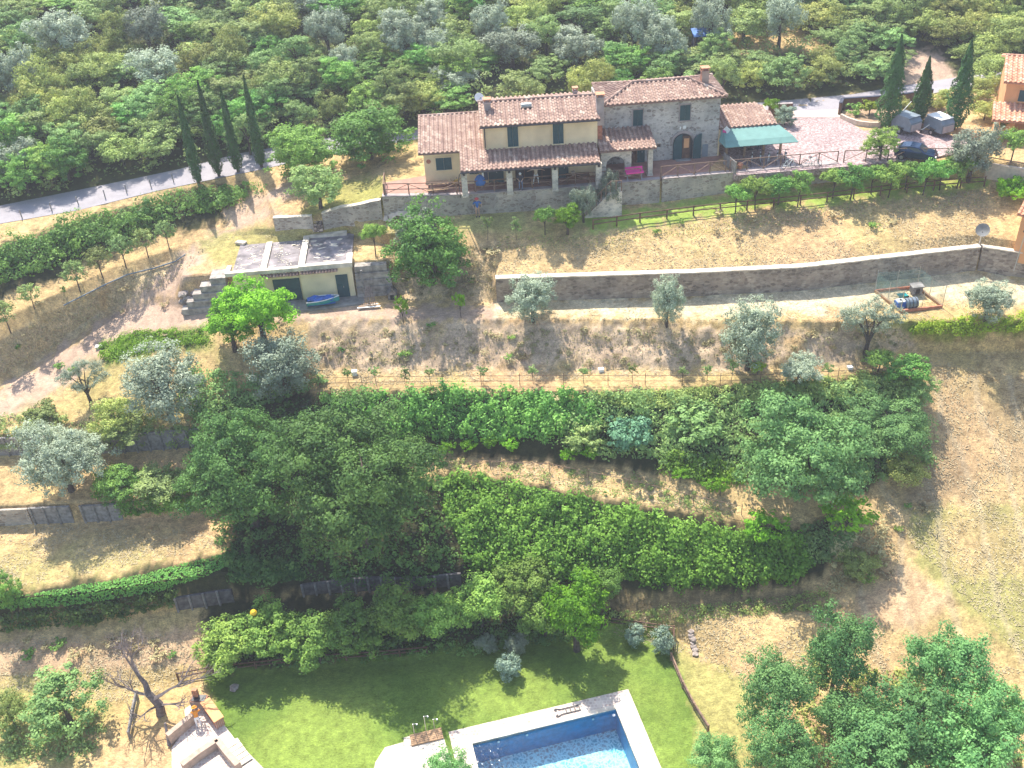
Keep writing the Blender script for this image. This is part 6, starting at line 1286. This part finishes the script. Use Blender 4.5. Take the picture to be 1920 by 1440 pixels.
g = [(-1.5, 1.05), (-1.3, 1.33), (-.6, 1.42), (.2, 1.38), (.75, 1.06)]
for sy in (-1, 1): m = MB(); m.add([(x, sy * (.80 if z < 1.1 else .72), z) for x, z in g], [tuple(range(5))]); m.v = [(x, y + sy * .03, z) for x, y, z in m.v]; m.build('side_window', 'glass', t)
m = MB(); m.add([(.32, -.6, 1.45), (.32, .6, 1.45), (.97, .68, 1.06), (.97, -.68, 1.06)], [(0, 1, 2, 3)]); m.build('windscreen', 'glass', t)
m = MB(); m.add([(-1.5, -.58, 1.39), (-1.5, .58, 1.39), (-1.84, .62, 1.04), (-1.84, -.62, 1.04)], [(0, 1, 2, 3)]); m.build('rear_window', 'glass', t)
for sx in (-1.2, 1.25):
    for sy in (-.8, .8): w_ = MB().cyl((sx, sy - .1, .31), (sx, sy + .1, .31), .31, n=18).build('wheel', 'rubber', t); MB().cyl((sx, sy - .11, .31), (sx, sy + .11, .31), .19, n=12).build('rim', 'steel', w_)
for sy in (-.6, .6): MB().b2(1.9, 1.99, sy - .15, sy + .15, .62, .75).build('headlight', 'white_paint', t); MB().b2(-1.99, -1.93, sy - .12, sy + .12, .7, .9).build('tail_light', 'red_fabric', t); MB().b2(.55, .75, sy / .6 * .86 - .06, sy / .6 * .86 + .06, 1.0, 1.12).build('wing_mirror', 'car_blue', t)

# ------------------------------------------------------------------ orange houses at the right edge, hut in the wood
def ohouse(name, px, py, z, rz, wu, wv, h, label, over=.35, slope=.3, win=((1.2, 1.2),), low=False):
    o = Vector(P(px, py, z)); t = thing(name, label, 'house', o, rz)
    m = MB(); m.b2(0, wu, 0, wv, -1.5, h); m.extr([(0, h), (wv, h), (wv / 2, h + slope * wv / 2)], 'x', .02, wu - .02); m.build('wall', 'orange_plaster', t)
    m = MB(); L = math.hypot(wv / 2 + over, slope * (wv / 2 + over)); z0 = h - slope * over + .08
    tiles(m, (-over, -over, z0), (1, 0, 0), (0, 1, slope), wu + 2 * over, lambda u: 0, lambda u: L); tiles(m, (-over, wv + over, z0), (1, 0, 0), (0, -1, slope), wu + 2 * over, lambda u: 0, lambda u: L)
    zr = z0 + slope * (wv / 2 + over); slab(m, [(-over, -over, z0), (wu + over, -over, z0), (wu + over, wv / 2, zr), (-over, wv / 2, zr)]); slab(m, [(-over, wv + over, z0), (-over, wv / 2, zr), (wu + over, wv / 2, zr), (wu + over, wv + over, z0)]); ridge(m, (-over, wv / 2, zr + .06), (wu + over, wv / 2, zr + .06)); m.build('roof', 'new_roof_tile', t)
    return t
t = ohouse('orange_house', 1868, 247, ZT, R(-22), 9, 7, 4.6, 'orange plastered house with red tiles cut by the right edge')
shutter(t, 1.1, 1.8, -.04, 2.9, 3.9, frame='orange_plaster', leaves_=1)
m = MB(); tiles(m, (-.8, -2.9, 2.05), (1, 0, 0), (0, 1, .22), 9, lambda u: 0, lambda u: 2.95); slab(m, [(-.8, -2.9, 2.05), (8.2, -2.9, 2.05), (8.2, -.02, 2.68), (-.8, -.02, 2.68)]); m.build('porch_roof', 'new_roof_tile', t)
MB().b2(-.4, 1.2, -1.6, -.02, -.5, 2.2).build('porch_wall', 'orange_plaster', t)
for u in (-.4, 3, 6): MB().b2(u, u + .3, -2.7, -2.4, -.8, 2.0).build('porch_pillar', 'orange_plaster', t)
t = ohouse('orange_outhouse', 1903, 458, 17.0, R(-38), 5, 5, 2.7, 'small orange outhouse with red tiles at the right edge above the stone wall'); shutter(t, .8, 1.2, -.04, 1.4, 1.9, mat='trailer_grey', frame='orange_plaster', leaves_=1)
MB().b2(2.2, 2.24, -.06, 0, 0, 2.6).build('downpipe', 'dark_metal', t)
b = gpt(1312, 100); t = thing('hut', 'small open hut with a blue roof among the trees on the hillside', 'hut', b, R(5))
m = MB(); slab(m, [(-.9, -.7, 2.0), (.9, -.7, 2.0), (.9, .8, 2.45), (-.9, .8, 2.45)], .08); m.build('hut_roof', 'blue_roof', t); MB().b2(-.75, .75, .5, .6, 0, 2.2).b2(-.8, -.7, -.5, .5, 0, 1.9).build('wall', 'dark_fabric', t)
for sx in (-.75, .75): MB().cyl((sx, -.6, 0), (sx, -.6, 2.0), .06).build('post', 'brown_wood', t)

# ------------------------------------------------------------------ pool
PA = Vector((5.57, 42.39, 0)); e1 = Vector((-.9785, -.206, 0)); e2 = Vector((.206, -.9785, 0))
pp = lambda a, b, z=0: PA + e1 * a + e2 * b + Vector((0, 0, z))
PL, PW_ = 9.7, 5.2
def quadwall(m, a, b, z0, z1): m.add([a + Vector((0, 0, z0)), b + Vector((0, 0, z0)), b + Vector((0, 0, z1)), a + Vector((0, 0, z1))], [(0, 1, 2, 3)])
m = MB(); m.add([pp(0, 0, -2.1), pp(PL, 0, -2.1), pp(PL, PW_, -2.1), pp(0, PW_, -2.1)], [(0, 1, 2, 3)])
t = thing('swimming_pool', 'rectangular swimming pool with glittering blue water and pale paving', 'pool', PA); T0 = Vector(PA)
def shift(mb): mb.v = [tuple(Vector(v) - T0) for v in mb.v]; return mb
shift(m).build('pool_floor', 'pool_glitter', t)
m = MB()
for a, b in (((0, 0), (PL, 0)), ((PL, 0), (PL, PW_)), ((PL, PW_), (0, PW_)), ((0, PW_), (0, 0))): quadwall(m, pp(*a), pp(*b), -2.1, -.02)
shift(m).build('pool_side', 'pool_tile_blue', t)
m = MB(); m.add([pp(.0, .0, -.16), pp(PL, .0, -.16), pp(PL, PW_, -.16), pp(.0, PW_, -.16)], [(0, 1, 2, 3)]); shift(m).build('water', 'pool_water', t)
def ring(z0, z1, o_, i_, mat, nm, ra=0):
    m = MB(); a0, a1, b0, b1 = -o_, PL + o_ + ra, -o_, PW_ + o_
    for q in ([(a0, b0), (a1, b0), (a1, -i_), (a0, -i_)], [(a0, PW_ + i_), (a1, PW_ + i_), (a1, b1), (a0, b1)], [(a0, -i_), (-i_, -i_), (-i_, PW_ + i_), (a0, PW_ + i_)], [(PL + i_, -i_), (a1, -i_), (a1, PW_ + i_), (PL + i_, PW_ + i_)]):
        v = [pp(*k) for k in q]; m.add([k + Vector((0, 0, z0)) for k in v] + [k + Vector((0, 0, z1)) for k in v], [(3, 2, 1, 0), (4, 5, 6, 7), (0, 1, 5, 4), (1, 2, 6, 5), (2, 3, 7, 6), (3, 0, 4, 7)])
    return shift(m).build(nm, mat, t)
ring(-.25, .03, 1.3, .32, 'pool_paving', 'pool_deck', 0); ring(-.2, .06, .32, -.0, 'white_cap', 'coping')
for a, b in ((1.6 - .0, 0), (6.1, 0), (8.0, 0)):
    q = pp(a, .03, -.35) - T0; MB().cyl(q, q + e2 * .06, .08, n=12).build('pool_light', 'white_paint', t)
q = pp(.25, .3, -.15) - T0; MB().cyl(q, q + Vector((0, 0, .03)), .1, n=12).build('skimmer_lid', 'white_paint', t)
q = Vector(P(1140, 1355, -2.08)); tag(MB().lathe(q, [(.3, 0), (.42, .03), (.4, .07), (.3, .1), (.05, .08)], 18).build('pool_glare_disc', 'white_paint'), 'white disc standing in for the round glare under water near the far right corner of the pool', 'glare disc')  # added disc imitating a round spot of glare in the water
t = thing('pool_ladder', 'steel pool ladder lying flat on the paving', 'ladder', pp(3.1, -.75, .09), math.atan2(e1.y, e1.x))
for s_ in (-.2, .2): m = MB(); m.tube([(-.85, s_, 0), (.45, s_, 0), (.75, s_ * 1.6, 0), (.85, s_ * 1.2, .0), (.7, s_ * .8, 0)], [.035] * 5); m.build('side_rail', 'dark_metal', t)
for x in (-.8, -.5, -.2, .1): MB().b2(x - .04, x + .04, -.2, .2, -.02, .02).build('rung', 'dark_metal', t)
sheet('pool_patio', [P(757, 1384, 0), P(771, 1380, 0), P(772, 1391, 0), P(832, 1384, 0), P(850, 1440, 0), P(850, 1500, 0), P(690, 1500, 0), P(704, 1430, 0), P(722, 1402, 0), P(757, 1392, 0)], -.2, .045, 'white_cap')
t = thing('shower_deck', 'slatted wooden shower platform at the left end of the pool', 'platform', P(800, 1383, .05), math.atan2(-e1.y, -e1.x))
for k in range(6): MB().b2(-1.05, 1.05, -.4 + k * .14, -.28 + k * .14, 0, .12).build('slat', 'pale_wood', t)
for u, lb in ((-.75, 'slim steel shower pole at the left of the wooden platform'), (.0, 'taller steel shower pole in the middle of the wooden platform'), (.55, 'steel shower pole at the right of the wooden platform')):
    p = Vector(P(800 + u * 29, 1378 - u * 7, .1)); t = thing('shower', lb, 'shower', p); h_ = 1.9 if u == 0 else 1.4; MB().cyl((0, 0, 0), (0, 0, h_), .025).build('pipe', 'steel', t); MB().cyl((0, 0, h_), (.22, 0, h_ + .02), .02).lathe((.24, 0, h_ - .05), [(.07, 0), (.03, .05)], 10).build('shower_head', 'steel', t)

# ------------------------------------------------------------------ barbecue patio, lower left
zq = .25
def zp(px, py, z=zq): return Vector(P(px, py, z))
sheet('patio', [zp(322, 1402), zp(352, 1362), zp(345, 1330), zp(372, 1312), zp(400, 1330), zp(415, 1352), zp(440, 1385), zp(490, 1436), zp(540, 1490), zp(330, 1490), zp(322, 1436)], -.3, zq, 'pool_paving')
freewall('patio_wall', [zp(318, 1392), zp(340, 1374), zp(366, 1352)], .8, .35, 'patio_wall', 'low plastered wall on the left side of the barbecue patio')
freewall('patio_wall', [zp(345, 1445), zp(378, 1420), zp(411, 1398)], .7, .4, 'patio_wall', 'low plastered wall in the middle of the barbecue patio')
freewall('patio_wall', [zp(411, 1398), zp(428, 1420), zp(450, 1445)], .7, .4, 'patio_wall', 'low plastered wall angling right beside the patio steps')
for k in range(7):
    a = zp(415 + 6.5 * k, 1402 + 8.5 * k, .2) ; 
t = thing('patio_steps', 'pale steps with dark risers going down from the barbecue patio to the lawn', 'steps', zp(428, 1395), R(-52) + math.pi / 2 * 0)
for k in range(5): MB().b2(.05 + k * .42, .05 + k * .42 + .36, -.65, .65, .02, .12).build('step', 'white_cap', t); MB().b2(.05 + k * .42 + .36, .05 + (k + 1) * .42, -.65, .65, .0, .03).build('riser', 'tarp_dark', t)
t = thing('brick_counter', 'long brick counter with an orange top beside the barbecue', 'counter', zp(402, 1345), R(-52)); MB().b2(-1.0, 1.0, -.3, .3, 0, .75).build('counter_body', 'brick_wall', t); MB().b2(-1.05, 1.05, -.35, .35, .752, .82).build('countertop', 'orange_plaster', t)
t = thing('barbecue', 'dark barbecue with a brick chimney hood behind the person in orange', 'barbecue', zp(376, 1325), R(-5)); MB().b2(-.5, .6, -.25, .35, 0, .8).build('hearth', 'brick_wall', t); MB().b2(-.4, .5, -.2, .3, .802, .85).build('grill', 'black_plastic', t); MB().b2(-.35, .0, .1, .35, .85, 1.5).build('hood', 'terracotta', t)
# dead tree
b = gpt(300, 1338); t = thing('dead_tree', 'bare dead tree with thick dark trunk and fine grey twigs beside the barbecue', 'tree', b); t.scale = (1.3, 1.3, 1.3); m, tw = MB(), MB(); g2 = random.Random(12)
def branch(p, d, L, r, lv):
    n = 3; q = p; pts = [p]; rs = [r]
    for i in range(n):
        d = (d + Vector((g2.uniform(-.3, .3), g2.uniform(-.3, .3), g2.uniform(-.12, .25)))).normalized(); q = q + d * L / n; pts.append(q); rs.append(r * (1 - .22 * (i + 1)))
    m.cur = 0 if lv < 2 else 1; m.tube(pts, rs, 7 if lv < 2 else 4)
    if lv < 5:
        for k in range(4 if lv in (2, 3) else 3): branch(pts[-1 - (k % 2)], (d + Vector((g2.uniform(-1, 1), g2.uniform(-1, 1), g2.uniform(-.4, .6)))).normalized(), L * g2.uniform(.55, .8), r * .5, lv + 1)
m.tube([(0, 0, -.4), (.15, 0, .7), (-.25, .1, 1.5)], [.27, .22, .18], 9)
branch(Vector((-.25, .1, 1.5)), Vector((-.1, .3, 1)), 1.7, .17, 1); branch(Vector((-.2, .1, 1.4)), Vector((-1, .1, .4)), 1.3, .11, 2); branch(Vector((0, 0, 1.2)), Vector((.9, .2, .7)), 1.5, .14, 2); branch(Vector((.15, 0, .7)), Vector((.9, -.3, .3)), 1.1, .09, 2); branch(Vector((0, 0, .6)), Vector((-.4, -.9, .2)), 1.2, .08, 3)
m.build('trunk', ['dead_bark', 'dead_wood'], t)
t = thing('fallen_log', 'pale leaning log beside the trunk of the dead tree', 'log', gpt(318, 1400)); MB().cyl((0, 0, .1), (-.15, .8, 1.4), .12, .08).build('log_shaft', 'dead_wood', t); MB().cyl((0, .3, .5), (.5, .6, .9), .06, .03).build('side_branch', 'dead_wood', t)
b = gc(478, 1158, 3.4); tag(MB().lathe(b + Vector((0, 0, 3.6)), [(.02, 0), (.16, .06), (.23, .2), (.24, .3), (.16, .44), (.02, .5)], 14).build('yellow_ball', 'yellow_paint'), 'yellow ball caught in the leaves of the nut trees', 'ball')
b = gpt(440, 1292); rock(b + Vector((0, 0, .15)), 1.0, 'grey rock lying on the shaded lawn near the nut trees', None)

# ------------------------------------------------------------------ people
def person(base, rz, pose, shirt, trousers, label, hat=None, hairm='hair', s=1.0):
    """skin-modifier body; the pose gives joints in metres: pelvis, chest, neck, head, elbows, hands, knees, feet"""
    J = dict(pel=(0, 0, .92), che=(0, 0, 1.3), nek=(0, 0, 1.47), hed=(0, 0, 1.6), top=(0, 0, 1.72), sl=(-.19, 0, 1.4), sr=(.19, 0, 1.4), el=(-.25, 0, 1.12), er=(.25, 0, 1.12), hl=(-.27, -.1, .9), hr=(.27, -.1, .9),
             pl=(-.1, 0, .88), pr=(.1, 0, .88), kl=(-.12, -.02, .48), kr=(.12, -.02, .48), al=(-.13, .02, .08), ar=(.13, .02, .08), fl=(-.14, -.17, .04), fr=(.14, -.17, .04)); J.update(pose)
    Rr = dict(pel=.14, che=.15, nek=.055, hed=.1, top=.075, sl=.075, sr=.075, el=.045, er=.045, hl=.035, hr=.035, pl=.1, pr=.1, kl=.06, kr=.06, al=.045, ar=.045, fl=.04, fr=.04)
    E_ = [('pel', 'che'), ('che', 'nek'), ('nek', 'hed'), ('hed', 'top'), ('che', 'sl'), ('sl', 'el'), ('el', 'hl'), ('che', 'sr'), ('sr', 'er'), ('er', 'hr'), ('pel', 'pl'), ('pl', 'kl'), ('kl', 'al'), ('al', 'fl'), ('pel', 'pr'), ('pr', 'kr'), ('kr', 'ar'), ('ar', 'fr')]
    ks = list(J); vs = [J[k] for k in ks]; es = [(ks.index(a), ks.index(b)) for a, b in E_]; rad = [Rr[k] for k in ks]
    for h_, e_ in (('hl', 'el'), ('hr', 'er')):
        d = (Vector(J[h_]) - Vector(J[e_])).normalized(); sd_ = Vector((1, 0, 0)) if abs(d.x) < .8 else Vector((0, 1, 0))
        for f_, ln in ((-1.5, .07), (-.5, .085), (.5, .085), (1.5, .07), (3, .045)):
            vs.append(tuple(Vector(J[h_]) + d * (ln if f_ < 2 else .02) + sd_ * .016 * f_ + Vector((0, -.01, 0)))); rad.append(.009); es.append((ks.index(h_), len(vs) - 1))
    me = bpy.data.meshes.new('body'); me.from_pydata(vs, es, []); o = link('body', me); md = o.modifiers.new('s', 'SKIN'); md.use_smooth_shade = True; o.modifiers.new('u', 'SUBSURF').levels = 1
    for i, r in enumerate(rad): me.skin_vertices[0].data[i].radius = (r, r * (.75 if ks[i] in ('pel', 'che') else 1) if i < len(ks) else r)
    me.skin_vertices[0].data[0].use_root = True
    dg = bpy.context.evaluated_depsgraph_get(); nm = bpy.data.meshes.new_from_object(o.evaluated_get(dg)); bpy.data.objects.remove(o)
    nm.materials.clear()
    for mm in ('skin', shirt, trousers, 'dark_fabric'): nm.materials.append(MAT[mm])
    jp = {k: Vector(v) for k, v in J.items()}
    segs = [('pel', 'che', 1), ('che', 'nek', 1), ('nek', 'top', 0), ('sl', 'el', 1), ('sr', 'er', 1), ('che', 'sl', 1), ('che', 'sr', 1), ('el', 'hl', 0), ('er', 'hr', 0), ('pel', 'pl', 2), ('pel', 'pr', 2), ('pl', 'kl', 2), ('pr', 'kr', 2), ('kl', 'al', 2), ('kr', 'ar', 2), ('al', 'fl', 3), ('ar', 'fr', 3)]
    for p in nm.polygons:
        c = p.center; best = min(segs, key=lambda s_: (c - (jp[s_[0]] + (jp[s_[1]] - jp[s_[0]]) * max(0, min(1, (c - jp[s_[0]]).dot(jp[s_[1]] - jp[s_[0]]) / max(1e-6, (jp[s_[1]] - jp[s_[0]]).length_squared))))).length); p.material_index = best[2]
    t = thing('person', label, 'person', base, rz); t.scale = (s, s, s); link('body', nm, t)
    up = (jp['top'] - jp['nek']).normalized(); hd = jp['hed']
    bm = bmesh.new(); bmesh.ops.create_uvsphere(bm, u_segments=14, v_segments=8, radius=.118); me = bpy.data.meshes.new('hair')
    for v in bm.verts: v.co = v.co * (1.03 if v.co.z > -.02 and not (v.co.y < -.05 and v.co.z < .04) else .8)
    bm.to_mesh(me); bm.free(); me.materials.append(MAT[hairm]); hh = link('hair', me, t); hh.location = hd + up * .03; hh.rotation_euler = up.to_track_quat('Z', 'Y').to_euler()
    f = MB(); 
    for sx in (-.035, .035): f.box((sx, -.105, 0), (.02, .012, .012))
    f.box((0, -.115, -.03), (.02, .03, .035)); f.box((0, -.102, -.065), (.04, .012, .01)); fo = f.build('face', 'brick_red', t); fo.location = hd; fo.rotation_euler = up.to_track_quat('Z', 'Y').to_euler()
    if hat: k = MB().lathe((0, 0, 0), [(.2, 0), (.2, .015), (.12, .03), (.12, .1), (.05, .13)], 14); ho = k.build('hat', hat, t); ho.location = hd + up * .06; ho.rotation_euler = up.to_track_quat('Z', 'Y').to_euler()
    return t
person(gpt(896, 407), R(10), dict(hl=(-.35, -.2, 1.05), hr=(.35, -.2, 1.05), el=(-.36, 0, 1.2), er=(.36, 0, 1.2)), 'blue_fabric', 'skin', 'person in blue and white top and red hat standing below the terrace wall', 'red_fabric')
person(fr(B_, 4.75, .35, .05), R(-5), dict(che=(0, -.1, 1.28), nek=(0, -.17, 1.42), hed=(0, -.22, 1.53), top=(0, -.25, 1.64), sl=(-.18, -.12, 1.36), sr=(.18, -.12, 1.36), el=(-.24, -.3, 1.16), er=(.24, -.3, 1.16), hl=(-.1, -.42, 1.02), hr=(.12, -.42, 1.02)), 'dark_fabric', 'denim', 'person with pale hair leaning on the terrace railing', None, 'white_fabric')
person(fr(A_, 6.1, 1.4, .05), R(4), dict(el=(-.45, -.02, 1.36), er=(.45, -.02, 1.36), hl=(-.7, -.1, 1.3), hr=(.68, -.1, 1.28), kl=(-.2, -.03, .5), kr=(.18, .02, .5), al=(-.26, 0, .08), ar=(.2, .02, .08), fl=(-.3, -.17, .04), fr=(.22, -.16, .04)), 'tan_stone', 'white_fabric', 'person in pale clothes with arms spread inside the middle bay of the porch')
person(zp(374, 1362, zq + .01), R(195), dict(che=(0, -.14, 1.26), nek=(0, -.24, 1.4), hed=(0, -.3, 1.5), top=(0, -.34, 1.6), sl=(-.19, -.16, 1.34), sr=(.19, -.16, 1.34), el=(-.3, -.34, 1.15), er=(.3, -.34, 1.15), hl=(-.2, -.56, 1.05), hr=(.22, -.56, 1.05)), 'orange_fabric', 'white_fabric', 'person in orange shirt and white trousers at the barbecue', 'orange_fabric')
